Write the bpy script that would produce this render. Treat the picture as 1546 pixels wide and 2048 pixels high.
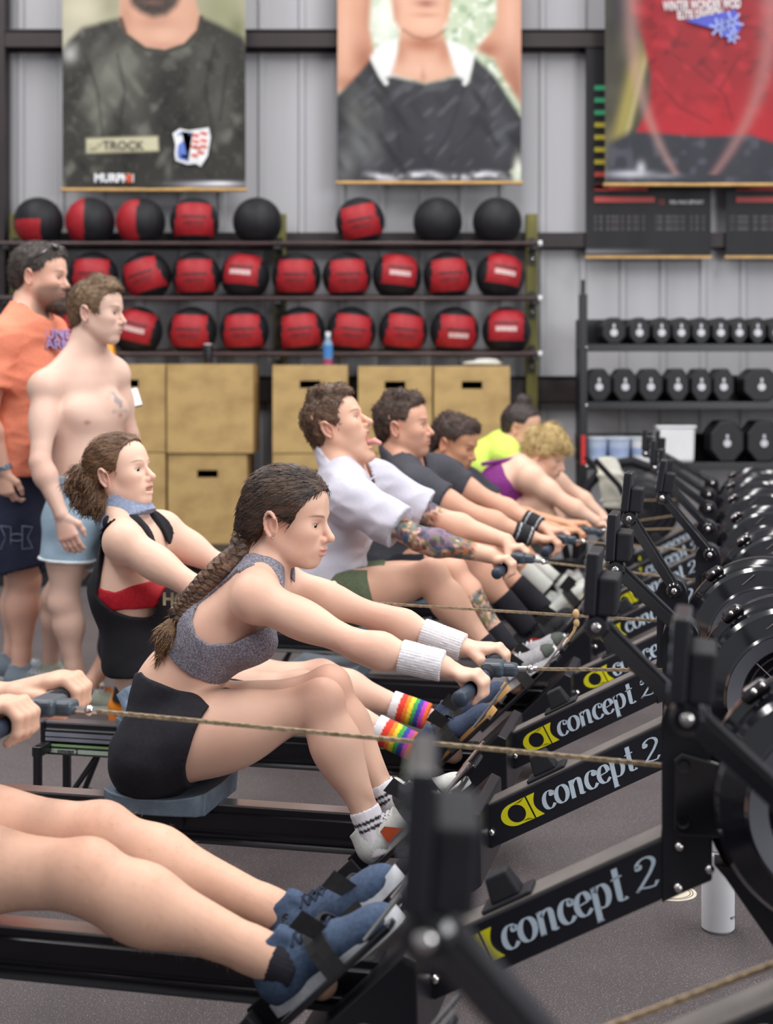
import bpy, math, random
import numpy as np
from mathutils import Vector, Matrix, Euler

for o in list(bpy.data.objects): bpy.data.objects.remove(o)
SC = bpy.context.scene
COL = SC.collection
PI = math.pi

# ---------------------------------------------------------------- camera, world, light, exposure
FPX, U0, V0, HC = 2900.0, 773.0, 770.0, 1.35      # focal length in pixels of the 1546x2048 frame, horizon, eye height
cam = bpy.data.cameras.new('camera'); camo = bpy.data.objects.new('camera', cam); COL.objects.link(camo)
camo.location = (0, 0, HC); camo.rotation_euler = (PI/2, 0, 0)
cam.sensor_fit = 'VERTICAL'; cam.sensor_height = 36.0; cam.lens = FPX*36.0/2048.0
cam.shift_y = -(1024.0-V0)/2048.0
cam.clip_start = 0.05; cam.clip_end = 200
cam.dof.use_dof = True; cam.dof.focus_distance = 3.55; cam.dof.aperture_fstop = 3.0
SC.camera = camo
SC.view_settings.view_transform = 'Standard'; SC.view_settings.look = 'None'
SC.view_settings.exposure = -0.25; SC.view_settings.gamma = 1.0
SC.view_settings.use_curve_mapping = False

world = bpy.data.worlds.new('gym_ambient'); SC.world = world; world.use_nodes = True
bg = world.node_tree.nodes['Background']
bg.inputs['Color'].default_value = (0.93, 0.96, 1.0, 1); bg.inputs['Strength'].default_value = 0.5

def area(name, loc, target, size, energy, color=(1, 1, 1)):
    l = bpy.data.lights.new(name, 'AREA'); l.shape = 'RECTANGLE'; l.size, l.size_y = size
    l.energy = energy; l.color = color
    o = bpy.data.objects.new(name, l); COL.objects.link(o); o.location = loc
    o.rotation_euler = (Vector(target)-Vector(loc)).to_track_quat('-Z', 'Y').to_euler()
    return o
# rows of high-bay strip lamps under the roof, and the open roll-up door to the right of the photographer
for i, (lx, ly) in enumerate([(-3.2, 2.0), (0.2, 2.0), (3.6, 2.0), (-3.2, 5.4), (0.2, 5.4), (3.6, 5.4), (-3.2, 8.6), (0.2, 8.6), (3.6, 8.6)]):
    area('high_bay_lamp', (lx, ly, 5.6), (lx, ly, 0), (0.6, 3.0), 128 if ly < 8 else 92, (1.0, 0.985, 0.96))
area('open_door_daylight', (5.8, -1.8, 2.9), (0.3, 4.2, 0.8), (3.6, 3.2), 400, (0.97, 0.985, 1.0))

# ---------------------------------------------------------------- materials
def lin(h):
    if not isinstance(h, str): return tuple(h)
    h = h.lstrip('#'); c = [int(h[i:i+2], 16)/255 for i in (0, 2, 4)]
    return tuple(x/12.92 if x <= 0.04045 else ((x+0.055)/1.055)**2.4 for x in c)
MATS = {}
def mat(name, color, rough=0.5, metal=0.0, spec=0.5, vary=0.12, scale=8.0, bump=0.0, bscale=60.0, stretch=(1, 1, 1), color2=None, attr=None, coat=0.0, sss=0.0, lo=0.35, hi=0.65, trans=0.0):
    if name in MATS: return MATS[name]
    m = bpy.data.materials.new(name); m.use_nodes = True; MATS[name] = m
    nt = m.node_tree; N = nt.nodes; L = nt.links; p = N['Principled BSDF']
    p.inputs['Roughness'].default_value = rough; p.inputs['Metallic'].default_value = metal
    p.inputs['Specular IOR Level'].default_value = spec
    if coat: p.inputs['Coat Weight'].default_value = coat; p.inputs['Coat Roughness'].default_value = 0.12
    if sss:
        p.inputs['Subsurface Weight'].default_value = sss; p.inputs['Subsurface Radius'].default_value = (0.012, 0.005, 0.003)
        p.inputs['Subsurface Scale'].default_value = 1.0
    if trans: p.inputs['Transmission Weight'].default_value = trans
    tc = N.new('ShaderNodeTexCoord'); mp = N.new('ShaderNodeMapping'); mp.inputs['Scale'].default_value = stretch
    L.new(tc.outputs['Object'], mp.inputs['Vector'])
    nz = N.new('ShaderNodeTexNoise'); nz.inputs['Scale'].default_value = scale; nz.inputs['Detail'].default_value = 5
    L.new(mp.outputs['Vector'], nz.inputs['Vector'])
    c1 = lin(color)
    mx = N.new('ShaderNodeMix'); mx.data_type = 'RGBA'
    if attr:
        at = N.new('ShaderNodeAttribute'); at.attribute_name = attr
        hs = N.new('ShaderNodeMapRange'); hs.inputs['To Min'].default_value = 1-vary; hs.inputs['To Max'].default_value = 1+vary
        L.new(nz.outputs['Fac'], hs.inputs['Value'])
        mx.blend_type = 'MULTIPLY'; mx.inputs[0].default_value = 1.0
        L.new(at.outputs['Color'], mx.inputs[6]); cb = N.new('ShaderNodeCombineColor')
        for i in range(3): L.new(hs.outputs[0], cb.inputs[i])
        L.new(cb.outputs[0], mx.inputs[7])
    else:
        c2 = lin(color2) if color2 else None
        a_ = c1 if c2 else tuple(x*(1-vary) for x in c1); b_ = c2 if c2 else tuple(min(1, x*(1+vary)) for x in c1)
        mx.inputs[6].default_value = (*a_, 1); mx.inputs[7].default_value = (*b_, 1)
        mr = N.new('ShaderNodeMapRange'); mr.inputs['From Min'].default_value = lo; mr.inputs['From Max'].default_value = hi
        L.new(nz.outputs['Fac'], mr.inputs['Value']); L.new(mr.outputs[0], mx.inputs[0])
    L.new(mx.outputs[2], p.inputs['Base Color'])
    if bump:
        nb = N.new('ShaderNodeTexNoise'); nb.inputs['Scale'].default_value = bscale; nb.inputs['Detail'].default_value = 4
        L.new(mp.outputs['Vector'], nb.inputs['Vector'])
        bp = N.new('ShaderNodeBump'); bp.inputs['Strength'].default_value = bump; bp.inputs['Distance'].default_value = 0.01
        L.new(nb.outputs['Fac'], bp.inputs['Height']); L.new(bp.outputs[0], p.inputs['Normal'])
    return m

BLK = mat('black_satin_plastic', '#1a1a21', 0.34, spec=0.5, vary=0.1)
BLKG = mat('black_gloss_plastic', '#18181e', 0.12, spec=0.6, vary=0.06, coat=0.4)
BLKM = mat('black_matte_rubber', '#1d1d23', 0.7, spec=0.3, vary=0.15, scale=30)
BLKP = mat('black_powder_coat', '#18181e', 0.32, spec=0.5, vary=0.1, bump=0.05, bscale=400)
STEEL = mat('brushed_steel', '#b9b7b6', 0.25, metal=1.0, vary=0.08, stretch=(1, 40, 40))
CHROME = mat('polished_bolt', '#d8d4d2', 0.12, metal=1.0)
BEAMTOP = mat('grey_beam_top', '#6d6866', 0.55, vary=0.1, spec=0.3, scale=20)
SEATG = mat('grey_seat_foam', '#6a7784', 0.6, vary=0.1, scale=40, bump=0.1, bscale=300)
LETTER = mat('pale_blue_lettering', '#bac8d6', 0.5, vary=0.04)
YEL = mat('yellow_logo_print', '#d6cf16', 0.5, vary=0.05)
CHAINM = mat('brass_chain_steel', '#b09c80', 0.35, metal=0.55, vary=0.3, scale=120)
HANDLE = mat('dark_blue_grey_rubber', '#2f3948', 0.45, vary=0.12, scale=50, spec=0.4)
HANDLE2 = mat('slate_handle_centre', '#3f4852', 0.4, vary=0.1, scale=50)

# ---------------------------------------------------------------- mesh helpers
def link(o, parent=None):
    COL.objects.link(o)
    if parent is not None: o.parent = parent
    return o
def empty(name, loc=(0, 0, 0), rz=0.0, parent=None):
    o = bpy.data.objects.new(name, None); o.empty_display_size = 0.1
    link(o, parent); o.location = loc; o.rotation_euler = (0, 0, rz); return o
def tag(o, label=None, cat=None, group=None, kind=None):
    if label: o['label'] = label
    if cat: o['category'] = cat
    if group: o['group'] = group
    if kind: o['kind'] = kind
    return o
def copy_tree(o, parent=None):
    c = o.copy(); COL.objects.link(c); c.parent = parent
    for ch in list(o.children): copy_tree(ch, c)
    return c

class MB:
    """collects boxes, prisms, tubes and lathes into one mesh"""
    def __init__(s): s.v = []; s.f = []; s.mi = []; s.cur = 0
    def add(s, vs, fs):
        n = len(s.v); s.v += [tuple(x) for x in vs]
        s.f += [tuple(i+n for i in f) for f in fs]; s.mi += [s.cur]*len(fs); return s
    def box(s, c, d, rot=None, taper=1.0):
        hx, hy, hz = d[0]/2, d[1]/2, d[2]/2; vs = []
        for z in (-1, 1):
            t = taper if z > 0 else 1.0
            for x, y in ((-1, -1), (1, -1), (1, 1), (-1, 1)): vs.append(Vector((x*hx*t, y*hy*t, z*hz)))
        if rot is not None: vs = [rot @ q for q in vs]
        c = Vector(c)
        return s.add([q+c for q in vs], [(3, 2, 1, 0), (4, 5, 6, 7), (0, 1, 5, 4), (1, 2, 6, 5), (2, 3, 7, 6), (3, 0, 4, 7)])
    def prism(s, poly, lo, hi, axis='y'):
        def P(a, b, t): return {'y': (a, t, b), 'x': (t, a, b), 'z': (a, b, t)}[axis]
        n = len(poly); vs = [P(a, b, lo) for a, b in poly]+[P(a, b, hi) for a, b in poly]
        fs = [tuple(range(n)), tuple(range(2*n-1, n-1, -1))]+[(i, i+n, (i+1) % n+n, (i+1) % n) for i in range(n)]
        return s.add(vs, fs)
    def tube(s, pts, r, n=10, caps=True, squash=1.0):
        pts = [Vector(p) for p in pts]; m = len(pts); rs = r if isinstance(r, (list, tuple)) else [r]*m
        t0 = (pts[1]-pts[0]).normalized(); ref = Vector((0, 0, 1)) if abs(t0.z) < 0.9 else Vector((1, 0, 0))
        nrm = t0.cross(ref).normalized(); vs = []
        for i in range(m):
            t = (pts[min(i+1, m-1)]-pts[max(i-1, 0)]).normalized()
            nrm = (nrm-t*nrm.dot(t)).normalized(); b = t.cross(nrm)
            for k in range(n):
                a = 2*PI*k/n; vs.append(pts[i]+(nrm*math.cos(a)+b*math.sin(a)*squash)*rs[i])
        fs = [(i*n+k, i*n+(k+1) % n, (i+1)*n+(k+1) % n, (i+1)*n+k) for i in range(m-1) for k in range(n)]
        if caps: fs += [tuple(range(n-1, -1, -1)), tuple((m-1)*n+k for k in range(n))]
        return s.add(vs, fs)
    def lathe(s, prof, c, axis='z', n=32, a0=0.0, a1=2*PI, closed=False):
        full = abs(a1-a0-2*PI) < 1e-6; m = n if full else n+1; vs = []; c = Vector(c)
        for k in range(m):
            a = a0+(a1-a0)*k/n; ca, sa = math.cos(a), math.sin(a)
            for r, h in prof:
                vs.append(c+Vector({'z': (r*ca, r*sa, h), 'y': (r*ca, h, r*sa), 'x': (h, r*ca, r*sa)}[axis]))
        q = len(prof); fs = []
        for k in range(n):
            k2 = (k+1) % m
            for j in range(q if closed else q-1): fs.append((k*q+j, k2*q+j, k2*q+(j+1) % q, k*q+(j+1) % q))
        return s.add(vs, fs)
    def ball(s, c, r, n=12, m=8, rot=None):
        r = (r, r, r) if not isinstance(r, (tuple, list)) else r; vs = []; fs = []
        for i in range(m+1):
            th = PI*i/m
            for k in range(n):
                ph = 2*PI*k/n; q = Vector((r[0]*math.sin(th)*math.cos(ph), r[1]*math.sin(th)*math.sin(ph), r[2]*math.cos(th)))
                vs.append((rot @ q if rot is not None else q)+Vector(c))
        for i in range(m):
            for k in range(n): fs.append((i*n+k, (i+1)*n+k, (i+1)*n+(k+1) % n, i*n+(k+1) % n))
        return s.add(vs, fs)
    def build(s, name, mats, parent=None, smooth=True, bevel=0.0, angle=0.6, seg=2):
        me = bpy.data.meshes.new(name); me.from_pydata(s.v, [], s.f)
        mats = mats if isinstance(mats, (list, tuple)) else [mats]
        for m in mats: me.materials.append(m)
        if len(mats) > 1: me.polygons.foreach_set('material_index', s.mi)
        me.validate(); me.update()
        if smooth:
            me.polygons.foreach_set('use_smooth', [True]*len(me.polygons)); me.set_sharp_from_angle(angle=angle)
        o = bpy.data.objects.new(name, me); link(o, parent)
        if bevel:
            b = o.modifiers.new('bevel', 'BEVEL'); b.width = bevel; b.segments = seg; b.limit_method = 'ANGLE'; b.angle_limit = 0.6
        return o
def again(o, parent, loc=None, rot=None, scale=None):
    c = o.copy(); COL.objects.link(c); c.parent = parent
    if loc is not None: c.location = loc
    if rot is not None: c.rotation_euler = rot
    if scale is not None: c.scale = scale
    return c
def text_mesh(body, size, name, m, parent=None, loc=(0, 0, 0), rot=(0, 0, 0), extrude=0.0006, align='LEFT', shear=0.0, bold=0.0, sx=1.0):
    cu = bpy.data.curves.new(name, 'FONT'); cu.body = body; cu.size = size; cu.align_x = align; cu.extrude = extrude; cu.shear = shear; cu.offset = bold
    cu.resolution_u = 3
    t = bpy.data.objects.new(name, cu); COL.objects.link(t)
    dg = bpy.context.evaluated_depsgraph_get(); me = bpy.data.meshes.new_from_object(t.evaluated_get(dg))
    bpy.data.objects.remove(t); bpy.data.curves.remove(cu)
    me.name = name; me.materials.clear(); me.materials.append(m)
    o = bpy.data.objects.new(name, me); link(o, parent); o.location = loc; o.rotation_euler = rot; o.scale = (sx, 1, 1)
    return o
def W(u, v, d):
    """a point at distance d into the hall, seen at column u, row v of the frame"""
    return Vector(((u-U0)/FPX*d, d, HC-(v-V0)/FPX*d))
# ================================================================ the hall
WALL_D = 10.85
floor_m = mat('speckled_rubber_floor', '#544d4f', 0.62, vary=0.1, spec=0.35, scale=3.0)
def floor_nodes(m):
    nt = m.node_tree; N = nt.nodes; L = nt.links; p = N['Principled BSDF']
    tc = N.new('ShaderNodeTexCoord'); base = p.inputs['Base Color'].links[0].from_socket
    prev = base
    for sc, col, th in ((260, (0.30, 0.29, 0.31), 0.635), (330, (0.22, 0.11, 0.09), 0.64), (300, (0.015, 0.014, 0.017), 0.62)):
        nz = N.new('ShaderNodeTexNoise'); nz.inputs['Scale'].default_value = sc; nz.inputs['Detail'].default_value = 1.0
        mp = N.new('ShaderNodeMapping'); mp.inputs['Location'].default_value = (sc*0.37, sc*0.11, 0); L.new(tc.outputs['Object'], mp.inputs[0])
        L.new(mp.outputs[0], nz.inputs['Vector'])
        mr = N.new('ShaderNodeMapRange'); mr.inputs['From Min'].default_value = th; mr.inputs['From Max'].default_value = th+0.05
        L.new(nz.outputs['Fac'], mr.inputs[0])
        mx = N.new('ShaderNodeMix'); mx.data_type = 'RGBA'; mx.inputs[7].default_value = (*col, 1)
        L.new(prev, mx.inputs[6]); L.new(mr.outputs[0], mx.inputs[0]); prev = mx.outputs[2]
    L.new(prev, p.inputs['Base Color'])
    bp = N.new('ShaderNodeBump'); bp.inputs['Strength'].default_value = 0.12; bp.inputs['Distance'].default_value = 0.004
    nz = N.new('ShaderNodeTexNoise'); nz.inputs['Scale'].default_value = 220; L.new(tc.outputs['Object'], nz.inputs['Vector'])
    L.new(nz.outputs['Fac'], bp.inputs['Height']); L.new(bp.outputs[0], p.inputs['Normal'])
floor_nodes(floor_m)
fl = tag(MB().box((0, 4.4, -0.05), (22, 15, 0.1)).build('floor', floor_m, smooth=False), 'dark speckled rubber gym floor', kind='structure')

WALLM = mat('white_metal_sheeting', '#b3b2b7', 0.42, vary=0.06, scale=1.4, stretch=(3, 1, 0.15), spec=0.4, bump=0.10, bscale=5)
wb = MB(); x = -9.0; prof = []
while x < 9.0:                                    # ribbed steel sheeting, ribs every 0.30 m
    prof += [(x, 0.0), (x+0.235, 0.0), (x+0.25, -0.022), (x+0.285, -0.022)]; x += 0.30
prof.append((9.0, 0.0)); poly = prof+[(9.0, 0.12), (-9.0, 0.12)]
pts = prof; n = len(pts)
vs = [(a, WALL_D+b, 0) for a, b in pts]+[(a, WALL_D+b, 6.5) for a, b in pts]
wb.add(vs, [(i, i+1, i+1+n, i+n) for i in range(n-1)])
wb.box((0, WALL_D+0.1, 3.25), (18, 0.1, 6.5))
wall = tag(wb.build('wall_back', WALLM, smooth=False), 'white ribbed metal wall behind the racks', kind='structure')
GIRT = mat('dark_brown_steel_girt', '#2d2426', 0.5, vary=0.2, scale=4, spec=0.4)
for i, (v0, v1, dep) in enumerate(((58, 96, 0.16), (465, 497, 0.1), (752, 806, 0.12))):
    d = WALL_D-0.03-dep
    z0, z1 = W(0, v1, d).z, W(0, v0, d).z
    b = MB(); b.box((0, WALL_D-0.03-dep/2, z1-0.012), (17.8, dep, 0.024)); b.box((0, WALL_D-0.03-0.012, (z0+z1)/2), (17.8, 0.024, z1-z0))
    b.box((0, d+0.01, (z0+z1)/2), (17.8, 0.02, z1-z0-0.02))
    tag(b.build('trim_%d' % (i+1), GIRT, smooth=False), 'dark steel wall girt', kind='structure')
tag(MB().box((W(8, 0, WALL_D-.1).x-0.02, WALL_D-0.12, 3.2), (0.10, 0.16, 6.4)).build('trim_4', GIRT, smooth=False), 'dark steel column at the left end of the wall', kind='structure')

# cream round stickers on the rubber floor
CREAM = mat('cream_sticker_print', '#d9d0bd', 0.55, vary=0.08, scale=30)
INK = mat('brown_sticker_ink', '#6a5a4c', 0.6)
for (u, v, lab) in ((1290, 1473, 'cream round floor sticker between the machines, farther of the two'), (1343, 1785, 'cream round floor sticker with ring print beside the white bottle')):
    d = FPX*HC/(v-V0); p = W(u, v, d)
    e = empty('floor_sticker', (p.x, p.y, 0.0)); tag(e, lab, 'sticker', 'stickers on the gym floor')
    r = 0.066
    MB().lathe([(0, 0.0012), (r, 0.0012), (r, 0.0)], (0, 0, 0), n=40).build('disc', CREAM, e)
    for rr in (0.056, 0.049):
        MB().lathe([(rr-.0012, 0.0013), (rr-.0012, 0.0018), (rr+.0012, 0.0018), (rr+.0012, 0.0013)], (0, 0, 0), n=40).build('printed_ring', INK, e)
    b = MB()
    for k in range(5): b.box((-0.02+0.01*k, 0.004*math.sin(k*2), 0.0015), (0.006, 0.022, 0.0006), Matrix.Rotation(0.5*math.sin(k), 3, 'Z'))
    b.build('printed_emblem', INK, e)
# ================================================================ ball rack, boxes, banners, dumbbells
random.seed(3)
RK = 10.36                                         # distance of the rack's front rails
RAILM = mat('dark_red_brown_tube', '#3c2a2c', 0.4, vary=0.2, spec=0.5)
POST = mat('green_treated_post', '#6f6a36', 0.7, vary=0.25, scale=3, stretch=(6, 6, 0.6), bump=0.2)
BRK = mat('black_steel_bracket', '#222227', 0.45)
WHT = mat('white_plastic', '#e4e4e8', 0.4, vary=0.04)
rack = empty('ball_rack', (0, RK+0.2, 0)); tag(rack, 'three-tier wall rack with brown rails and green timber posts', 'rack')
xl, xr = W(-330, 0, RK).x, W(1078, 0, RK).x
for v in (487, 597, 708):
    z = W(0, v, RK).z
    for dy, dz in ((-0.2, 0.0), (0.07, 0.025)):
        MB().tube([(xl, dy, z+dz), (xr, dy, z+dz)], 0.017, 12).build('rail', RAILM, rack)
    MB().tube([(xr-0.005, -0.2, z), (xr+0.02, -0.2, z)], 0.021, 12).build('rail_cap', WHT, rack)
for u in (1069, 556, 18):
    x = W(u, 0, RK+.1).x
    MB().box((x, -0.01+0.14, W(0, 418, RK).z/2), (0.085, 0.085, W(0, 418, RK).z)).build('post', POST, rack, smooth=False, bevel=0.004)
    for v in (487, 597, 708):
        z = W(0, v, RK).z
        b = MB(); b.box((x-0.0, -0.06, z-0.03), (0.05, 0.32, 0.022)); b.box((x, 0.082, z-0.03), (0.05, 0.012, 0.2))
        br = b.build('bracket', BRK, rack, smooth=False, bevel=0.003)
        for q in (-0.09, 0.03): MB().ball((x, 0.074, z+q), 0.012, 8, 5).build('bolt', CHROME, br)

RED = mat('red_ball_vinyl', '#a3222b', 0.5, vary=0.14, scale=30, bump=0.15, bscale=160, spec=0.35)
BALLB = mat('black_ball_vinyl', '#1a1a1f', 0.55, vary=0.14, scale=30, bump=0.15, bscale=160, spec=0.35)
SEAM = mat('black_ball_seam', '#1b1b20', 0.6)
PALE = mat('faded_white_print', '#cfb0ae', 0.6, vary=0.15, scale=40)
BR = 0.178
def make_ball_mesh(style):
    """medicine ball of eight stitched vinyl gores; the front panels are red on most"""
    n, m = 64, 40; vs = []; fs = []; mi = []
    for i in range(m+1):
        th = PI*i/m
        for k in range(n):
            ph = 2*PI*k/n; d = Vector((math.sin(th)*math.cos(ph), math.sin(th)*math.sin(ph), math.cos(th)))
            g = abs(((ph/(PI/4)+0.5) % 1.0)-0.5); r = BR*(1-0.012*max(0, 1-g/0.06))
            g2 = min(abs(th-1.02), abs(th-2.10)); r *= 1-0.010*max(0, 1-g2/0.05)
            vs.append(d*r)
    for i in range(m):
        for k in range(n):
            fs.append((i*n+k, (i+1)*n+k, (i+1)*n+(k+1) % n, i*n+(k+1) % n))
            th = PI*(i+.5)/m; ph = 2*PI*(k+.5)/n; d = (math.sin(th)*math.cos(ph), math.sin(th)*math.sin(ph), math.cos(th))
            front = d[1] < 0
            if style == 'panel': red = front and abs(d[0]) < 0.74-0.1*d[2] and -0.66 < d[2] < 0.62
            elif style == 'low': red = front and abs(d[0]) < 0.70 and -0.36 < d[2] < 0.86
            elif style == 'half': red = d[0] < 0.12 and abs(d[2]) < 0.86 and d[1] < 0.3
            elif style == 'side': red = d[0] < -0.12 and -0.8 < d[2] < 0.9 and d[1] < 0.3
            elif style == 'patch': red = front and -0.85 < d[0] < 0.25 and -0.9 < d[2] < 0.02
            else: red = False
            mi.append(1 if red else 0)
    me = bpy.data.meshes.new('ball_shell'); me.from_pydata(vs, [], fs); me.materials.append(BALLB); me.materials.append(RED)
    me.polygons.foreach_set('material_index', mi); me.polygons.foreach_set('use_smooth', [True]*len(fs)); me.update(); return me
BALLS = {s: make_ball_mesh(s) for s in ('panel', 'low', 'half', 'side', 'patch', 'plain')}
def band(z0, z1, a, r):
    b = MB(); k = 14; vs = []
    for i in range(k+1):
        ph = -PI/2+a*(2*i/k-1)
        for z in (z0, z1):
            q = math.sqrt(max(0, r*r-z*z)); vs.append((q*math.cos(ph), q*math.sin(ph), z))
    b.add(vs, [(2*i, 2*i+2, 2*i+3, 2*i+1) for i in range(k)]); return b
seam_me = band(0.004, 0.018, 0.52, BR*1.006).build('s', SEAM).data
print_me = band(-0.045, -0.012, 0.42, BR*1.006).build('p', PALE).data
seamL_me = band(0.052, 0.066, 0.55, BR*1.006).build('s', SEAM).data
printL_me = band(0.000, 0.034, 0.44, BR*1.006).build('p', PALE).data
print2_me = band(-0.05, -0.02, 0.42, BR*1.006).build('p', mat('dark_red_print', '#7d1a22', 0.6, vary=0.3, scale=60)).data
for o in list(bpy.data.objects):
    if o.name in ('s', 'p', 'p.001', 'p.002', 's.001'): bpy.data.objects.remove(o)
rows = [
    (438, [(72, 'patch', 0, 0), (176, 'side', 0, 0), (278, 'half', 0, 0), (386, 'panel', 0, 1), (513, 'plain', 0, 0), (720, 'panel', 12, 1), (876, 'plain', 0, 0), (996, 'plain', 0, 0)]),
    (547, [(75, 'panel', 5, 1), (183, 'panel', 0, 1), (290, 'panel', 18, 1), (390, 'panel', 2, 1), (488, 'low', -5, 2), (592, 'panel', 0, 1), (693, 'panel', 3, 1), (794, 'low', -6, 2), (896, 'panel', 4, 1), (1002, 'low', -10, 2)]),
    (659, [(60, 'panel', 0, 1), (160, 'panel', 0, 1), (272, 'low', -14, 2), (382, 'panel', -2, 1), (487, 'panel', 2, 1), (600, 'panel', 6, 1), (702, 'panel', -6, 1), (806, 'panel', -6, 1), (910, 'panel', -3, 2), (1015, 'low', -1, 2)])]
ordn = ['first', 'second', 'third', 'fourth', 'fifth', 'sixth', 'seventh', 'eighth', 'ninth', 'tenth']
tier = ['top', 'middle', 'bottom']
look = {'patch': 'black medicine ball with red patch', 'side': 'black medicine ball red on one edge', 'half': 'half red half black medicine ball',
        'panel': 'red fronted medicine ball with dark seam', 'low': 'red and black medicine ball with white print', 'plain': 'plain black medicine ball'}
for ri, (v, lst) in enumerate(rows):
    for bi, (u, st, roll, deco) in enumerate(lst):
        p = W(u, v, RK+0.04); rail_z = W(0, (487, 597, 708)[ri], RK).z
        o = bpy.data.objects.new('medicine_ball', BALLS[st]); COL.objects.link(o)
        o.location = (p.x, RK+0.115, rail_z+0.166); o.rotation_euler = (random.uniform(-.06, .06), math.radians(-roll), random.uniform(-.15, .15))
        tag(o, '%s, %s from the left on the %s rail' % (look[st], ordn[bi], tier[ri]), 'medicine ball', 'medicine balls on the rack')
        if deco:
            s = bpy.data.objects.new('seam_strip', seamL_me if st == 'low' else seam_me); COL.objects.link(s); s.parent = o
            q = bpy.data.objects.new('print_strip', printL_me if st == 'low' else print_me if deco == 2 else print2_me); COL.objects.link(q); q.parent = o

# plyometric boxes on a low black platform
PLAT = mat('black_platform_rubber', '#1f1f24', 0.6, vary=0.2)
pl = empty('storage_platform', (0, 9.9, 0)); tag(pl, 'long low black platform under the plywood boxes', 'platform')
b = MB(); x0, x1 = -4.6, W(1085, 0, 9.9).x
b.box(((x0+x1)/2, 0, 0.205), (x1-x0, 0.95, 0.07)); b.box(((x0+x1)/2, -0.38, 0.09), (x1-x0-0.1, 0.05, 0.18)); b.box(((x0+x1)/2, 0.38, 0.09), (x1-x0-0.1, 0.05, 0.18))
b.build('deck', PLAT, pl, smooth=False, bevel=0.006)
MB().box(((x0+x1)/2, -0.47, 0.02), (x1-x0, 0.03, 0.04)).build('edge_strip', STEEL, pl, smooth=False)
PLY = mat('worn_plywood', '#bf9f68', 0.6, vary=0.22, scale=5, color2='#927348', stretch=(0.9, 1, 1.4), bump=0.08, bscale=30, lo=0.42, hi=0.85)
PLYE = mat('dark_plywood_edge', '#4a3a26', 0.7, vary=0.2)
def plybox(u0, u1, v0, v1, hole, lab, dep=0.50, d=10.1):
    a, c = W(u0, v1, d), W(u1, v0, d); w, h = c.x-a.x, c.z-a.z
    e = empty('plyo_box', ((a.x+c.x)/2, d+0.0, a.z)); tag(e, lab, 'wooden box', 'plywood jump boxes')
    t = 0.018; hw, hh = 0.072, 0.026; hz = h*0.78
    b = MB()
    if hole:   # front panel with a real hand slot: four pieces round the opening
        b.box((0, t/2, (hz-hh)/2), (w, t, hz-hh)); b.box((0, t/2, (hz+hh+h)/2), (w, t, h-hz-hh))
        b.box(((-w/2-hw)/2, t/2, hz), (w/2-hw, t, 2*hh)); b.box(((w/2+hw)/2, t/2, hz), (w/2-hw, t, 2*hh))
    else: b.box((0, t/2, h/2), (w, t, h))
    b.build('front_panel', PLY, e, smooth=False)
    for sx in (-1, 1): MB().box((sx*(w/2-t/2), dep/2+t/2, h/2), (t, dep-t, h)).build('side_panel', PLY, e, smooth=False)
    MB().box((0, dep/2+t/2, h-t/2), (w-2*t, dep-t, t)).build('top_panel', PLY, e, smooth=False)
    MB().box((0, dep/2+t/2, t/2), (w-2*t, dep-t, t)).build('bottom_panel', PLYE, e, smooth=False)
    MB().box((0, dep-0.0, h/2), (w-2*t, t, h-2*t)).build('back_panel', PLYE, e, smooth=False)
    return e
plybox(182, 331, 906, 1088, False, 'plywood box at the bottom left, behind the man in pale blue shorts')
plybox(182, 331, 728, 904, True, 'plywood box with hand slot beside the shirtless man, upper left of the boxes')
plybox(336, 494, 908, 1088, True, 'plywood box with hand slot behind the ponytailed rower, lower of its stack', d=10.1)
plybox(334, 506, 728, 906, False, 'wide plain plywood box with no hand slot, upper of its stack', d=10.08)
plybox(545, 695, 908, 1088, True, 'plywood box low behind the man in the white tee')
plybox(545, 695, 730, 906, True, 'plywood box with hand slot above the head of the man in the white tee')
plybox(716, 864, 908, 1088, False, 'plywood box low behind the two men in dark tees')
plybox(716, 864, 732, 906, True, 'plywood box with hand slot above the man with the fade haircut')
plybox(868, 1020, 908, 1088, False, 'plywood box low behind the yellow-shirted rower')
plybox(868, 1020, 732, 906, True, 'rightmost plywood box with hand slot')

# small things standing on the boxes
def lathe_thing(name, prof_parts, loc, lab, cat, n=20):
    e = empty(name, loc); tag(e, lab, cat)
    for pn, prof, m in prof_parts: MB().lathe(prof, (0, 0, 0), n=n).build(pn, m, e)
    return e
CLEARB = mat('clear_blue_bottle', '#8aa6c4', 0.2, vary=0.2); PINK = mat('magenta_label', '#8d3a63', 0.5); BLUL = mat('blue_label', '#3f7fc2', 0.5)
zb = W(0, 730, 10.1).z
lathe_thing('water_bottle', [('body', [(0, 0), (.03, 0), (.033, .05), (.033, .15), (.016, .19), (.016, .2)], CLEARB), ('label', [(.0345, .05), (.0345, .14)], BLUL), ('base_band', [(.0335, .0), (.0345, .045)], PINK), ('cap', [(.019, .2), (.019, .235), (0, .235)], WHT)],
            (W(656, 0, 10.2).x, 10.2, zb), 'small clear bottle with blue label standing on a plywood box', 'bottle')
lathe_thing('drink_can', [('body', [(0, 0), (.03, 0), (.034, .01), (.034, .13), (.03, .145)], BLK), ('lid', [(.03, .145), (.027, .15), (0, .15)], WHT)],
            (W(416, 0, 10.2).x, 10.2, zb), 'dark drink can with pale lid on the wide plywood box', 'can')
ORG = mat('amber_yellow_plastic', '#f0a81c', 0.5, vary=0.08)
e = empty('folding_sign', (W(205, 0, 10.3).x, 10.3, zb)); tag(e, 'amber yellow plastic sign standing on a box behind the shirtless man', 'sign')
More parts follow.
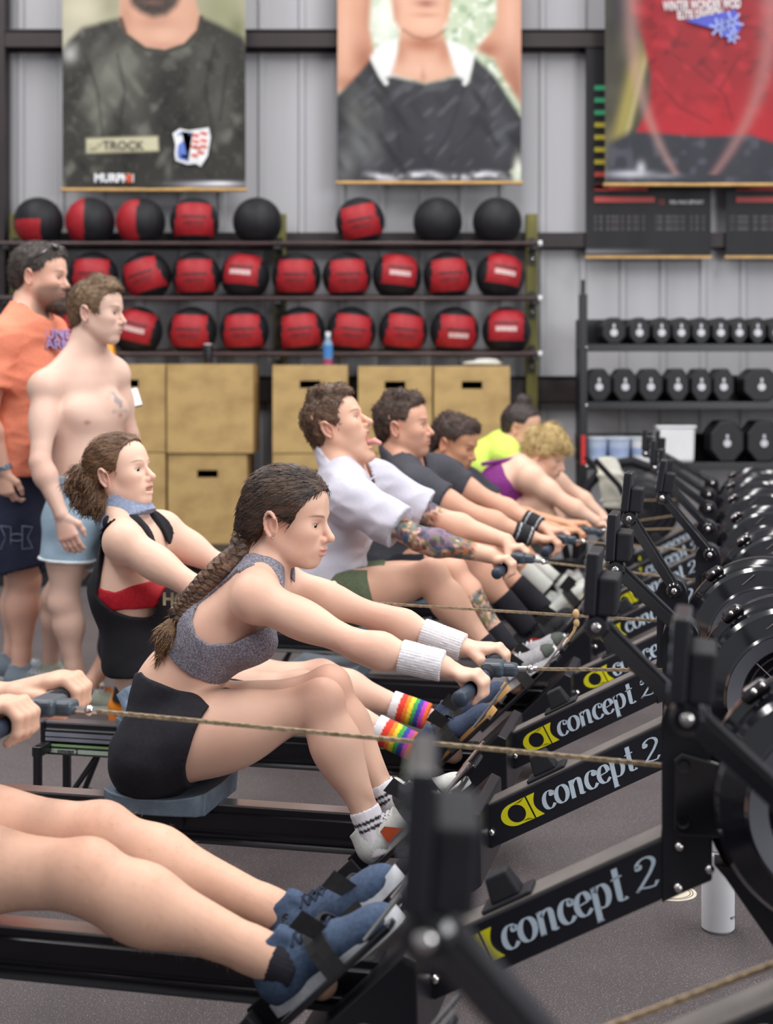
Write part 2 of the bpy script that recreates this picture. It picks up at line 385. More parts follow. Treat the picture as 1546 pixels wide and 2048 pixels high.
for sy in (-1, 1): MB().box((0, sy*.05, .075), (.2, .012, .15), Matrix.Rotation(sy*.3, 3, 'X'), taper=.75).build('panel', ORG, e, smooth=False)
tg = empty('folded_towel', (W(965, 0, 10.2).x, 10.2, zb)); tag(tg, 'crumpled pale towel lying on the rightmost box', 'towel')
TOW = mat('off_white_towel', '#cfccc4', 0.85, vary=0.1, scale=30, bump=0.4, bscale=90)
MB().ball((0, 0, .012), (.14, .1, .022), 20, 10).build('fold', TOW, tg); MB().ball((.03, 0, .03), (.09, .07, .018), 18, 8).build('fold', TOW, tg)

# ---------------------------------------------------------------- hanging banners
def in_poly(px, py, poly):
    inside = np.zeros(px.shape, bool); n = len(poly); j = n-1
    for i in range(n):
        xi, yi = poly[i]; xj, yj = poly[j]
        c = ((yi > py) != (yj > py)) & (px < (xj-xi)*(py-yi)/((yj-yi)+1e-9)+xi); inside ^= c; j = i
    return inside
rng = np.random.RandomState(7)
def vnoise(px, py, s, seed=0):
    """smooth value noise in 0..1"""
    r = np.random.RandomState(seed).rand(64, 64); x = px/s; y = py/s
    xi = np.floor(x).astype(int); yi = np.floor(y).astype(int); fx = x-xi; fy = y-yi; fx = fx*fx*(3-2*fx); fy = fy*fy*(3-2*fy)
    g = lambda a, b: r[a % 64, b % 64]
    return (g(xi, yi)*(1-fx)+g(xi+1, yi)*fx)*(1-fy)+(g(xi, yi+1)*(1-fx)+g(xi+1, yi+1)*fx)*fy
def banner(name, u0, u1, vtop, vbot, d, painter, nu, nv, lab, dowel=True, wav=0.006):
    a, c = W(u0, vbot, d), W(u1, vtop, d); w, h = c.x-a.x, c.z-a.z
    e = empty(name, ((a.x+c.x)/2, d, a.z)); tag(e, lab, 'banner' if dowel else 'chart')
    iu, iv = np.meshgrid(np.linspace(0, 1, nu+1), np.linspace(0, 1, nv+1)); U = u0+(u1-u0)*iu; V = vbot+(vtop-vbot)*iv
    X = (iu-.5)*w; Z = iv*h; Y = wav*np.sin(iu*9+iv*4)+wav*.7*np.sin(iu*21-iv*6+1)*(1-iv)
    vs = np.stack([X, Y, Z], -1).reshape(-1, 3)
    idx = np.arange((nu+1)*(nv+1)).reshape(nv+1, nu+1)
    fs = np.stack([idx[:-1, :-1], idx[:-1, 1:], idx[1:, 1:], idx[1:, :-1]], -1).reshape(-1, 4)
    col = np.zeros((nv+1, nu+1, 3)); painter(U, V, col); 
    me = bpy.data.meshes.new('printed_sheet'); me.from_pydata(vs.tolist(), [], fs.tolist())
    at = me.color_attributes.new('Col', 'FLOAT_COLOR', 'POINT'); buf = np.ones((col.size//3, 4), np.float32); buf[:, :3] = col.reshape(-1, 3); at.data.foreach_set('color', buf.ravel())
    me.materials.append(mat('banner_vinyl', '#808080', 0.45, attr='Col', vary=0.05, spec=0.25)); me.polygons.foreach_set('use_smooth', [True]*len(fs)); me.update()
    sh = bpy.data.objects.new('printed_sheet', me); link(sh, e)
    if dowel: MB().tube([(-w/2-.012, 0, -.006), (w/2+.012, 0, -.006)], 0.014, 10).build('dowel', mat('pale_wood_dowel', '#c39a5e', 0.5, vary=0.15), e)
    e['w'] = w; e['h'] = h; del e['w'], e['h']
    return e, w, h
S = lambda c: np.array(lin(c))
def mixc(col, mask, c, a=1.0):
    m = (mask*a)[..., None]; col[:] = col*(1-m)+np.array(lin(c))*m
def pdist(U, V, pts, closed):
    d = np.full(U.shape, 1e9); n = len(pts)
    for i in range(n if closed else n-1):
        (ax, ay), (bx, by) = pts[i], pts[(i+1) % n]; ex, ey = bx-ax, by-ay
        t = np.clip(((U-ax)*ex+(V-ay)*ey)/(ex*ex+ey*ey+1e-9), 0, 1); d = np.minimum(d, np.hypot(U-ax-t*ex, V-ay-t*ey))
    return d
def soft(poly, U, V, col, c, a=1.0, w=3.0):
    d = pdist(U, V, poly, True); m = np.where(in_poly(U, V, poly), .5+d/w/2, .5-d/w/2); m = np.clip(m, 0, 1); mixc(col, m, c, a); return m
def stroke(pts, U, V, col, c, wd, a=1.0, w=3.0, mask=1.0): mixc(col, np.clip((wd-pdist(U, V, pts, False))/w+.5, 0, 1)*mask, c, a)
def blob(U, V, col, u, v, ru, rv, c, a=.6, mask=1.0, rot=0.0):
    x, y = U-u, V-v; cr, sr = math.cos(rot), math.sin(rot); mixc(col, np.exp(-((x*cr+y*sr)/ru)**2-((y*cr-x*sr)/rv)**2)*mask, c, a)
def paint1(U, V, col):
    col[:] = S('#a9a48c')
    for q in ((165, 20, 45, 40, '#cfc9b2', .8), (150, 85, 25, 25, '#c6c2b0', .8), (440, 20, 45, 45, '#8d8f6c', .8), (475, 60, 20, 30, '#5f6644', .7), (220, 10, 20, 30, '#8d8a70', .6), (400, -60, 80, 40, '#90906f', .7), (200, -80, 80, 50, '#8f8d74', .7)): blob(U, V, col, *q)
    tee = [(118, 390), (118, 108), (140, 78), (165, 55), (245, 36), (252, 70), (290, 98), (330, 103), (370, 90), (396, 62), (402, 33), (440, 50), (487, 76), (500, 100), (500, 390)]
    m = soft(tee, U, V, col, '#33322f', 1, 6)
    n1 = vnoise(U+V*.5, V*.5, 22, 3); n2 = vnoise(U-V*.7, V*.5, 17, 4); n3 = vnoise(U, V, 7, 14)
    for q in ((215, 150, 50, 65, '#74736a', .75), (195, 235, 30, 55, '#6a695f', .65), (270, 125, 35, 25, '#5f5e57', .55), (415, 120, 40, 40, '#5c5b54', .6), (440, 215, 28, 60, '#605f58', .6), (385, 170, 20, 40, '#55544e', .5), (270, 210, 22, 60, '#5d5c55', .5)): blob(U, V, col, *q, mask=m*(.45+.8*n1))
    for q in ((330, 190, 22, 55, '#171716', .75), (305, 300, 100, 45, '#242321', .7), (360, 235, 14, 40, '#191918', .7), (150, 180, 16, 90, '#23221f', .6), (480, 200, 10, 120, '#242321', .6), (345, 130, 16, 20, '#1d1d1b', .6)): blob(U, V, col, *q, mask=m*(.5+.7*n2))
    mixc(col, m*np.clip((n1*.6+n2*.4-.62)*4, 0, 1), '#8a897f', .45); mixc(col, m*np.clip((.38-n2*.6-n1*.4)*4, 0, 1), '#121211', .6); mixc(col, m*np.clip((n3-.75)*4, 0, 1), '#6d6c65', .3)
    for p_ in ([(170, 110), (195, 180), (205, 270)], [(235, 110), (250, 180), (240, 250)], [(430, 90), (410, 170), (425, 260)], [(455, 130), (440, 240)]): stroke(p_, U, V, col, '#1b1b1a', 3, .55, 6)
    nk = soft([(240, -10), (240, 40), (250, 66), (290, 93), (330, 98), (370, 86), (394, 60), (400, 38), (388, -10)], U, V, col, '#d6a58d', 1, 4)
    for q in ((250, 40, 16, 50, '#b3806a', .6), (392, 40, 14, 40, '#c4927b', .5), (325, 92, 50, 12, '#bd8171', .6), (310, 45, 40, 14, '#b9846e', .6), (330, 70, 25, 14, '#e2b8a2', .5)): blob(U, V, col, *q, mask=nk)
    stroke([(242, 38), (252, 70), (290, 98), (330, 103), (370, 90), (396, 62), (402, 35)], U, V, col, '#20201e', 4, .85, 4)
    bm = soft([(258, -160), (258, -10), (264, 10), (282, 25), (306, 34), (332, 29), (352, 12), (362, -10), (362, -160)], U, V, col, '#3c3431', 1, 7); mixc(col, bm*vnoise(U, V, 5, 6), '#6a5a52', .4); blob(U, V, col, 305, 4, 22, 5, '#8d6459', .5, mask=bm)
    soft([(262, -170), (262, -40), (285, -20), (335, -20), (358, -40), (358, -170)], U, V, col, '#cf9f88', 1, 8)
    soft([(172, 277), (316, 273), (318, 302), (173, 306)], U, V, col, '#c7c1a3'); mixc(col, in_poly(U, V, [(178, 288), (205, 282), (205, 302), (178, 302)])*vnoise(U, V, 5, 9), '#5a584e', .7)
    blob(U, V, col, 425, 368, 60, 5, '#c4c4d2', .9); blob(U, V, col, 440, 366, 25, 3, '#f0f0f4', .9); blob(U, V, col, 380, 376, 14, 3, '#c9a24a', .7); blob(U, V, col, 140, 108, 14, 16, '#b9b9b6', .8); blob(U, V, col, 337, 340, 7, 20, '#6b6a65', .6)
def paint2(U, V, col):
    col[:] = S('#b9c4ab'); n = vnoise(U, V, 16, 5); mixc(col, np.clip((n-.45)*4, 0, 1), '#8fa386', .8); mixc(col, np.clip((vnoise(U, V, 10, 6)-.6)*4, 0, 1), '#dfe5d8', .8); blob(U, V, col, 770, 40, 40, 60, '#dfe2da', .8)
    skin = '#c9957c'
    a1 = soft([(670, -170), (738, -170), (742, -10), (738, 50), (748, 105), (738, 150), (705, 172), (670, 190)], U, V, col, skin, 1, 6)
    for q in ((690, 60, 16, 90, '#deb09a', .6), (730, 120, 22, 35, '#93543f', .75), (700, 165, 40, 14, '#9a5f4a', .6), (735, 20, 12, 60, '#a66f5b', .6)): blob(U, V, col, *q, mask=a1)
    a2 = soft([(998, -170), (1050, -170), (1050, 230), (1035, 196), (1010, 160), (988, 118), (952, 98), (972, 74), (992, 48)], U, V, col, skin, 1, 6)
    for q in ((1020, 40, 16, 90, '#ddb09b', .6), (975, 100, 26, 18, '#93563f', .75), (1020, 150, 20, 50, '#9b634e', .7), (1034, 190, 10, 50, '#87503e', .6)): blob(U, V, col, *q, mask=a2)
    soft([(742, 112), (765, 85), (795, 78), (800, 150), (790, 160), (770, 165)], U, V, col, '#e0e0e0', 1, 5); soft([(890, 80), (930, 92), (950, 110), (940, 165), (915, 162), (900, 120)], U, V, col, '#e0e0e0', 1, 5)
    f = soft([(782, -170), (904, -170), (902, 0), (896, 40), (884, 62), (896, 100), (912, 148), (880, 162), (850, 166), (800, 154), (782, 148), (796, 105), (800, 62), (788, 40), (782, 0)], U, V, col, '#d0a189', 1, 5)
    for q in ((848, 88, 46, 16, '#9a5539', .8), (800, 105, 14, 25, '#a86c53', .6), (890, 105, 14, 25, '#a9664a', .6), (852, 48, 26, 16, '#e0b49d', .6), (790, 20, 10, 40, '#a9735c', .6), (898, 15, 9, 40, '#b57c62', .6), (845, 140, 40, 14, '#dfb39f', .6), (846, 158, 6, 22, '#a97a66', .6), (852, 30, 24, 5, '#a86a56', .5)): blob(U, V, col, *q, mask=f)
    blob(U, V, col, 852, 8, 20, 6, '#96544b', .9); blob(U, V, col, 852, 2, 22, 1.6, '#5f302c', .8); stroke([(806, 60), (828, 74), (850, 79), (872, 73), (892, 58)], U, V, col, '#7d4632', 3, .6, 6)
    shirt = [(670, 195), (705, 160), (742, 118), (762, 158), (785, 153), (850, 168), (915, 153), (938, 164), (948, 112), (990, 152), (1050, 245), (1050, 320), (1022, 342), (1032, 368), (670, 368)]
    m = soft(shirt, U, V, col, '#2e2e34', 1, 5); n = vnoise(U-V*.6, V*.5, 20, 8); n2 = vnoise(U+V*.8, V*.6, 15, 18)
    for q in ((715, 225, 26, 55, '#62635f', .8), (735, 290, 30, 40, '#77787a', .8), (800, 200, 40, 30, '#3f4046', .6), (960, 190, 30, 50, '#4c4d53', .7), (1000, 270, 24, 50, '#515259', .6), (880, 260, 60, 50, '#3b3c43', .6), (690, 330, 20, 30, '#8a8b8c', .7), (760, 190, 10, 40, '#6a6b6b', .6)): blob(U, V, col, *q, mask=m*(.3+1.0*n))
    mixc(col, m*np.clip((n2-.62)*4, 0, 1), '#5b5c62', .5); mixc(col, m*np.clip((.35-n)*4, 0, 1), '#1c1c21', .6)
    for p_ in ([(760, 165), (790, 220), (800, 300)], [(930, 170), (900, 260), (860, 330)], [(985, 165), (950, 250), (900, 320)]): stroke(p_, U, V, col, '#1d1d22', 3, .5, 7)
    stroke([(746, 118), (762, 150), (772, 166)], U, V, col, '#dcdcdc', 5, .9, 4); stroke([(944, 112), (938, 140), (930, 166)], U, V, col, '#dcdcdc', 5, .9, 4)
    n = vnoise(U, V, 9, 9); mixc(col, np.exp(-((V-352-4*np.sin(U*.05))/6)**2)*np.clip((U-720)/40, 0, 1)*n, '#e4e4ec', .95); blob(U, V, col, 1036, 335, 8, 20, '#dcdcd0', .9)
def paint3(U, V, col):
    col[:] = S('#4a473b'); mixc(col, vnoise(U, V, 26, 11), '#2b2926', .7)
    cx = 1278-np.clip(V-110, 0, 300)*.24; mixc(col, np.exp(-((U-cx)/15)**2)*np.clip((V-70)/60, 0, 1), '#9c8f4d', .9); mixc(col, np.exp(-((U-cx-14)/6)**2)*np.clip((V-70)/60, 0, 1), '#c9bd84', .5); blob(U, V, col, 1240, 10, 20, 50, '#2a2d3a', .8); blob(U, V, col, 1222, 300, 20, 40, '#7d7340', .7)
    tr = soft([(1215, 285), (1262, 262), (1600, 255), (1600, 375), (1205, 375)], U, V, col, '#30313a', 1, 8); mixc(col, tr*np.clip((vnoise(U, V, 18, 13)-.55)*3, 0, 1), '#51535e', .6)
    red = [(1254, -170), (1262, 20), (1285, 80), (1302, 150), (1298, 210), (1276, 262), (1400, 272), (1500, 268), (1562, 288), (1620, 290), (1620, -170)]
    m = soft(red, U, V, col, '#8f1c26', 1, 5); n = vnoise(U+V*.7, V*.9, 16, 12); n2 = vnoise(U-V*.4, V, 22, 15)
    mixc(col, m*np.clip((n-.58)*4, 0, 1), '#6a141d', .7); mixc(col, m*np.clip((n2-.6)*4, 0, 1), '#b02a35', .6); mixc(col, m*np.clip((V-150)/110, 0, 1), '#b2202c', .75)
    for p_ in ([(1330, 100), (1380, 130), (1450, 190), (1465, 240)], [(1310, 160), (1360, 215), (1420, 245)], [(1480, 110), (1440, 180)], [(1400, 120), (1430, 150)]): stroke(p_, U, V, col, '#641219', 2.5, .6, 6, m)
    for c0, c1, w, cc in ((1262, 1350, 14, '#b08a84'), (1542, 1430, 18, '#aa7c7a')):  # two soft greyish reflection curves on the sheet, painted into its colour
        t = np.clip(V/345, 0, 1.05); x = c0+(c1-c0)*t**2.4; mixc(col, np.exp(-((U-x)/(w*(1.25-t*.7)))**2)*(V < 350)*(V > -20), cc, .5)
    blob(U, V, col, 1260, 348, 40, 7, '#c6c6d2', .8); blob(U, V, col, 1282, 336, 8, 12, '#d4d4dc', .7); blob(U, V, col, 1330, 352, 30, 5, '#8f909a', .6)
def paint_chart(U, V, col):
    col[:] = S('#1e1d22')
    n = (vnoise(U*1.0, V*0, 3, 5) > .45) & ((V.astype(int) // 4) % 2 == 0)
    for a, b_, c, e_ in ((1182, 1290, 430, 460), (1305, 1410, 430, 460), (1460, 1560, 430, 460)): mixc(col, in_poly(U, V, [(a, c), (b_, c), (b_, e_), (a, e_)])*n, '#6a666c', .7)
    mixc(col, np.exp(-((V-503-(1300-U)*.0)/4)**2)*np.clip((1330-U)/150, 0, 1), '#9a9aa4', .6)
BD = 10.55
e1, w1, h1 = banner('hanging_banner', 125, 491, -160, 378, BD, paint1, 150, 220, 'hanging banner printed with a bearded man in a dark tee')
e2, w2, h2 = banner('hanging_banner', 675, 1042, -160, 364, BD, paint2, 150, 215, 'hanging banner printed with an athlete in a black tank top')
e3, w3, h3 = banner('hanging_banner', 1210, 1580, -160, 368, BD-.06, paint3, 150, 215, 'hanging banner printed with a red tee, at the right')
pxm = BD/FPX
TXD = mat('banner_dark_ink', '#4a4a48', 0.5); TXW = mat('banner_white_ink', '#e6e6ea', 0.5); TXO = mat('banner_orange_ink', '#c8502c', 0.5); TXB = mat('banner_blue_ink', '#5a78c8', 0.5); TXR = mat('banner_red_ink', '#d0705f', 0.5)
def on(e, u, v, uc, vb): return ((u-uc)*pxm, -0.016, (vb-v)*pxm)
text_mesh('TROCK', 0.088, 'name_tape_lettering', TXD, e1, on(e1, 206, 299, 308, 378), (PI/2, 0, 0), sx=1.0, bold=.001)
text_mesh('...', 0.06, 'name_tape_lettering', TXD, e1, on(e1, 180, 300, 308, 378), (PI/2, 0, 0))
text_mesh('MURPH', 0.082, 'banner_lettering', TXW, e1, on(e1, 189, 364, 308, 378), (PI/2, 0, 0), bold=.004, sx=.95)
MB().box((on(e1, 259, 357, 308, 378)), (.045, .002, .06)).build('orange_mark', TXO, e1, smooth=False)
MB().box((on(e1, 267, 357, 308, 378)), (.008, .002, .06)).build('white_mark', TXW, e1, smooth=False)
pp = [(346, 268), (360, 258), (378, 262), (418, 256), (422, 275), (416, 312), (402, 334), (392, 328), (376, 330), (352, 322), (350, 308), (352, 290)]
MB().prism([on(e1, u, v, 308, 378)[0::2] for u, v in pp], -0.014, -0.018).build('patch_outline', TXW, e1, smooth=False)
ins = [(384+(u-384)*.84, 295+(v-295)*.84) for u, v in pp]
MB().prism([on(e1, u, v, 308, 378)[0::2] for u, v in ins if u < 386]+[on(e1, 386, 266, 308, 378)[0::2]], -0.018, -0.020).build('patch_blue', TXB, e1, smooth=False)
for k, (u, v) in enumerate(((392, 272), (408, 268), (392, 284), (408, 282), (396, 296), (408, 294), (370, 314), (390, 312), (402, 306), (386, 294))):
    MB().box(on(e1, u, v, 308, 378), (.05, .008, .026), Matrix.Rotation(.25, 3, 'Y')).build('patch_stripe', TXR, e1, smooth=False)
text_mesh('WINTER WONDER WOD', 0.098, 'banner_lettering', TXW, e3, on(e3, 1326, 24, 1395, 368), (PI/2, math.radians(-2), 0), bold=.002, sx=.5)
text_mesh('ELITE DIVISION', 0.08, 'banner_lettering', TXW, e3, on(e3, 1354, 41, 1395, 368), (PI/2, math.radians(-3), 0), bold=.002, sx=.62)
SNOW = mat('banner_pale_blue_ink', '#9aa6e0', 0.5)
MB().prism([on(e3, u, v, 1395, 368)[0::2] for u, v in ((1368, 44), (1470, 22), (1480, 60), (1462, 86), (1430, 62))], -0.0165, -0.0175).build('blue_splash', mat('banner_royal_ink', '#4049b4', .5), e3, smooth=False)
for u, v, r in ((1436, 58, .07), (1462, 48, .085), (1464, 76, .05)):
    b = MB(); c = on(e3, u, v, 1395, 368)
    for k in range(3): b.box((c[0], -0.019, c[2]), (2*r, .002, .016), Matrix.Rotation(k*PI/3+.2, 3, 'Y'))
    b.build('snowflake', SNOW, e3, smooth=False)
ch1, cw, chh = banner('wall_chart', 1172, 1422, 70, 512, 10.68, paint_chart, 125, 200, 'black wall chart with green, yellow and red bars behind the red tee banner', dowel=False, wav=.003)
ch2, _, _ = banner('wall_chart', 1452, 1700, 70, 512, 10.68, paint_chart, 80, 200, 'black wall chart at the right edge, beneath the red tee banner', dowel=False, wav=.003)
GRN = mat('chart_green', '#2f9a6a', .5); YLW = mat('chart_yellow', '#b7a72f', .5); RDC = mat('chart_red', '#b9423f', .5)
for e_, uc, u_ in ((ch1, 1297, 1187), (ch2, 1576, 1470)):
    for k in range(9):
        v = 172+25*k; p = on(e_, u_+14, v, uc, 512)
        MB().box((p[0], -.008, p[2]), (.10, .003, .035)).build('colour_bar', GRN if k < 3 else YLW if k < 7 else RDC, e_, smooth=False)
    for v, w in ((398, 122), (374, 108)):
        p = on(e_, u_+w/2, v, uc, 512); MB().box((p[0], -.008, p[2]), (w*pxm, .003, .042)).build('colour_bar', RDC, e_, smooth=False)
    text_mesh('12', .05, 'chart_number', RDC, e_, (on(e_, u_+128, 407, uc, 512)[0], -.008, on(e_, 0, 407, uc, 512)[2]), (PI/2, 0, 0), bold=.001)
    text_mesh('90%-MAX EFFORT', .04, 'chart_lettering', TXW, e_, (on(e_, u_+152, 407, uc, 512)[0], -.008, on(e_, 0, 407, uc, 512)[2]), (PI/2, 0, 0), bold=.0005, sx=.8)
    MB().box((0, 0, -.008), (.93, .02, .02)).build('bottom_strip', mat('pale_wood_dowel', '#c39a5e', .5), e_, smooth=False)

# ---------------------------------------------------------------- dumbbell rack
DR = 9.9
IRON = mat('black_urethane_dumbbell', '#16161b', 0.45, vary=0.1, spec=0.4)
dr = empty('dumbbell_rack', (0, DR+.25, 0)); tag(dr, 'black steel dumbbell rack with three shelves against the wall', 'rack')
px = W(1168, 0, DR).x
zt = W(0, 588, DR).z
MB().box((px, -.2, zt/2), (.052, .07, zt)).build('upright', BLKP, dr, smooth=False, bevel=.004); MB().box((px+.03, .2, zt*.46), (.052, .07, zt*.92)).build('upright', BLKP, dr, smooth=False, bevel=.004)
MB().tube([(px, -.2, zt), (px, -.2, zt+.1)], .013, 10).build('upright_pin', BLKP, dr)
MB().box((px-.004, -.24, W(0, 900, DR).z), (.03, .014, .2)).build('red_tag', mat('red_plastic', '#c8252a', .5), dr, smooth=False)
xr2 = W(1760, 0, DR).x
for v in (694, 812, 936):
    z = W(0, v, DR-.2).z
    b = MB(); b.box(((px+xr2)/2, 0, z+.012), (xr2-px, .44, .02)); b.box(((px+xr2)/2, -.215, z+.0), (xr2-px, .015, .05)); b.box(((px+xr2)/2, .10 if v < 900 else .23, z+.11), (xr2-px, .015, .2))
    b.build('shelf', BLKP, dr, smooth=False, bevel=.003)
    MB().ball((px+.02, -.24, z), .013, 8, 5).build('bolt', CHROME, dr)
DBF = mat('pale_dumbbell_badge', '#c9c9d0', .4)
def dumbbell(u, zshelf, size, lab, fx=1.0):
    x = W(u, 0, DR-.1).x; e = empty('hex_dumbbell', (x, DR+.22, zshelf)); tag(e, lab, 'dumbbell', 'hex dumbbells on the rack')
    r = size/2; a0 = PI/8
    oc = [(fx*r*math.cos(PI/4*k+a0)/math.cos(PI/8)*.98, r+r*math.sin(PI/4*k+a0)/math.cos(PI/8)*.98) for k in range(8)]
    for y0, y1 in ((-.17, -.06), (.0, .09)): MB().prism(oc, y0, y1).build('head', IRON, e, smooth=False, bevel=.012)
    MB().tube([(0, -.07, r), (0, .01, r)], .017, 12).build('grip', STEEL, e)
    b = MB().lathe([(0, -.173), (.026, -.173), (.026, -.168)], (0, 0, r-.012), 'y', 14); b.build('badge', DBF, e)
    MB().box((0, -.172, r+.035), (.016, .005, .026)).build('weight_mark', DBF, e, smooth=False)
zs = [W(0, v, DR-.2).z+.022 for v in (694, 812, 936)]
row_n = ['top', 'middle', 'bottom']
for ri, us, sz in ((0, (1235, 1287, 1332, 1372, 1412, 1452, 1490, 1527, 1566), .19), (1, (1205, 1258, 1310, 1365, 1413, 1458, 1535), .235), (2, (1465, 1540), .29)):
    for i, u in enumerate(us): dumbbell(u, zs[ri], sz, fx=(min(us[i+1]-u if i+1 < len(us) else 90, u-us[i-1] if i else 90)/FPX*DR-.006)/sz if ri < 2 else .82, lab='black hex dumbbell with pale badge, %s from the left on the %s shelf' % (ordn[i], row_n[ri]))
BUCK = mat('pale_blue_bucket', '#b4c3dd', 0.35, vary=0.06); BUCR = mat('bucket_rim', '#d6dce6', .4)
for i, u in enumerate((1197, 1243, 1290)):
    lathe_thing('plastic_bucket', [('body', [(0, 0), (.066, 0), (.080, .175), (.074, .175), (.064, .01)], BUCK if i < 2 else WHT), ('rim', [(.079, .16), (.084, .16), (.084, .178), (.078, .178)], BUCR), ('label_band', [(.0712, .05), (.0752, .1)], mat('bucket_label', '#9fb0d6', .5))],
                (W(u, 0, DR).x, DR+.12, zs[2]), ['pale blue plastic bucket nearest the rack upright', 'pale blue plastic bucket between two other buckets', 'white plastic bucket right of the blue ones'][i], 'bucket', 28)
tb = empty('storage_tub', (W(1356, 0, DR).x, DR+.16, zs[2])); tag(tb, 'white rectangular tub standing on the bottom rack shelf', 'tub')
MB().box((0, 0, .12), (.25, .2, .24), taper=1.06).build('body', WHT, tb, smooth=False, bevel=.02); MB().box((0, 0, .245), (.275, .225, .02)).build('lid', WHT, tb, smooth=False, bevel=.006)
# ================================================================ the row of rowing machines
TH = math.atan(672/FPX)                            # the row stands slightly turned to the wall
SN, CS = math.sin(TH), math.cos(TH)
NECK = {'Y': (0.145, 1.12), 'Z': (0.505, 1.86), 'A': (0.479, 2.516), 'B': (0.640, 3.355), 'C': (0.758, 4.058), 'D': (1.045, 4.905), 'E': (1.232, 5.776),
        'F': (1.44, 6.70), 'G': (1.63, 7.55), 'H': (1.84, 8.40), 'I': (2.04, 9.20)}
def loc(k, u, v, s=0.0):
    """pixel -> (forward, away, up) metres in the frame of machine k, on the plane s metres beyond its centre line"""
    nx, ny = NECK[k]; a = (u-U0)/FPX
    t = (a*(ny+s*CS)-nx-s*SN)/(CS+a*SN); d = ny+s*CS-t*SN
    return Vector((t, s, HC-(v-V0)/FPX*d))
BA = math.atan(0.53); BC, BS = math.cos(BA), math.sin(BA)
def beam_pt(x, off=0.0, y=0.0):
    """x along the machine on the beam's top line, off metres above the top measured square to it"""
    return Vector((x-off*BS, y, 0.574+0.53*x+off*BC))

# --- bold italic serif letters drawn with a broad pen (thick uprights, hairline joins)
def arc(cx, cy, rx, ry, a0, a1, n=18): return [(cx+rx*math.cos(math.radians(a0+(a1-a0)*i/n)), cy+ry*math.sin(math.radians(a0+(a1-a0)*i/n))) for i in range(n+1)]
def pen(strokes, thick=0.19, thin=0.045):
    vs, fs = [], []
    for pts in strokes:
        n0 = len(vs); m = len(pts)
        for i, p in enumerate(pts):
            a = pts[max(i-1, 0)]; b = pts[min(i+1, m-1)]; tx, ty = b[0]-a[0], b[1]-a[1]; l = math.hypot(tx, ty) or 1; tx, ty = tx/l, ty/l
            w = thin+(thick-thin)*abs(ty)**1.6; w *= 0.5
            vs += [(p[0]-ty*w, p[1]+tx*w), (p[0]+ty*w, p[1]-tx*w)]
        fs += [(n0+2*i, n0+2*i+1, n0+2*i+3, n0+2*i+2) for i in range(m-1)]
    return vs, fs
GLY = {
    'c': (0.62, [arc(.36, .5, .28, .47, 48, 312)+[(.60, .22)], arc(.53, .78, .05, .09, 0, 360, 10)]),
    'o': (0.74, [arc(.37, .5, .29, .46, 0, 360, 30)]),
    'n': (0.80, [[(.02, .93), (.14, .95)], [(.15, .97), (.15, .5), (.15, .0)], [(.05, .02), (.27, .02)], [(.18, .72), (.32, .90), (.46, .95)]+arc(.46, .72, .12, .22, 85, 0, 8)+[(.585, .4), (.585, .08), (.64, .02), (.76, .06)]]),
    'e': (0.64, [[(.14, .50), (.56, .56)], [(.57, .57)]+arc(.36, .6, .21, .36, 0, 90, 8)+arc(.36, .5, .28, .46, 90, 310, 16)+[(.62, .22)]]),
    'p': (0.78, [[(.02, .93), (.14, .95)], [(.15, .97), (.15, .3), (.15, -.42)], [(.03, -.41), (.30, -.41)], [(.16, .72), (.26, .92)]+arc(.40, .5, .25, .45, 100, -100, 18)+[(.22, .1)]]),
    't': (0.50, [[(.22, 1.32), (.22, .9), (.22, .15)]+arc(.36, .14, .14, .13, 180, 330, 8), [(.02, .92), (.44, .95)]]),
    '2': (0.74, [arc(.18, .98, .05, .08, 0, 360, 10), [(.13, .98)]+arc(.36, .98, .25, .30, 150, -20, 12)+[(.48, .62), (.24, .26), (.08, .04)], [(.08, .05), (.22, .13), (.42, .05), (.58, .03), (.66, .2)]])}
def pen_word(word, width, height, sl=0.22):
    V, F, x = [], [], 0.0
    for ch in word:
        if ch == ' ': x += .42; continue
        adv, st = GLY[ch]; vs, fs = pen(st, *((0.12, .06) if ch == '2' else (0.225, .055))); n = len(V)
        V += [(x+a+sl*b, b) for a, b in vs]; F += [tuple(i+n for i in f) for f in fs]; x += adv+.03
    return [(a/x*width, b*height) for a, b in V], F, x
def lettering(word, x0, x1, height, parent, base=-0.066, m=LETTER, y=-0.0412, name='lettering'):
    """flat print on the near side of the sloping beam, from x0 to x1"""
    V, F, _ = pen_word(word, (x1-x0)/BC, height); b = MB()
    vs = []
    for a, h in V:
        q = beam_pt(x0, 0)+Vector((BC, 0, BS))*a+Vector((-BS, 0, BC))*(base+h); vs.append((q.x, y, q.z))
    b.add(vs, F); return b.build(name, m, parent, smooth=False)
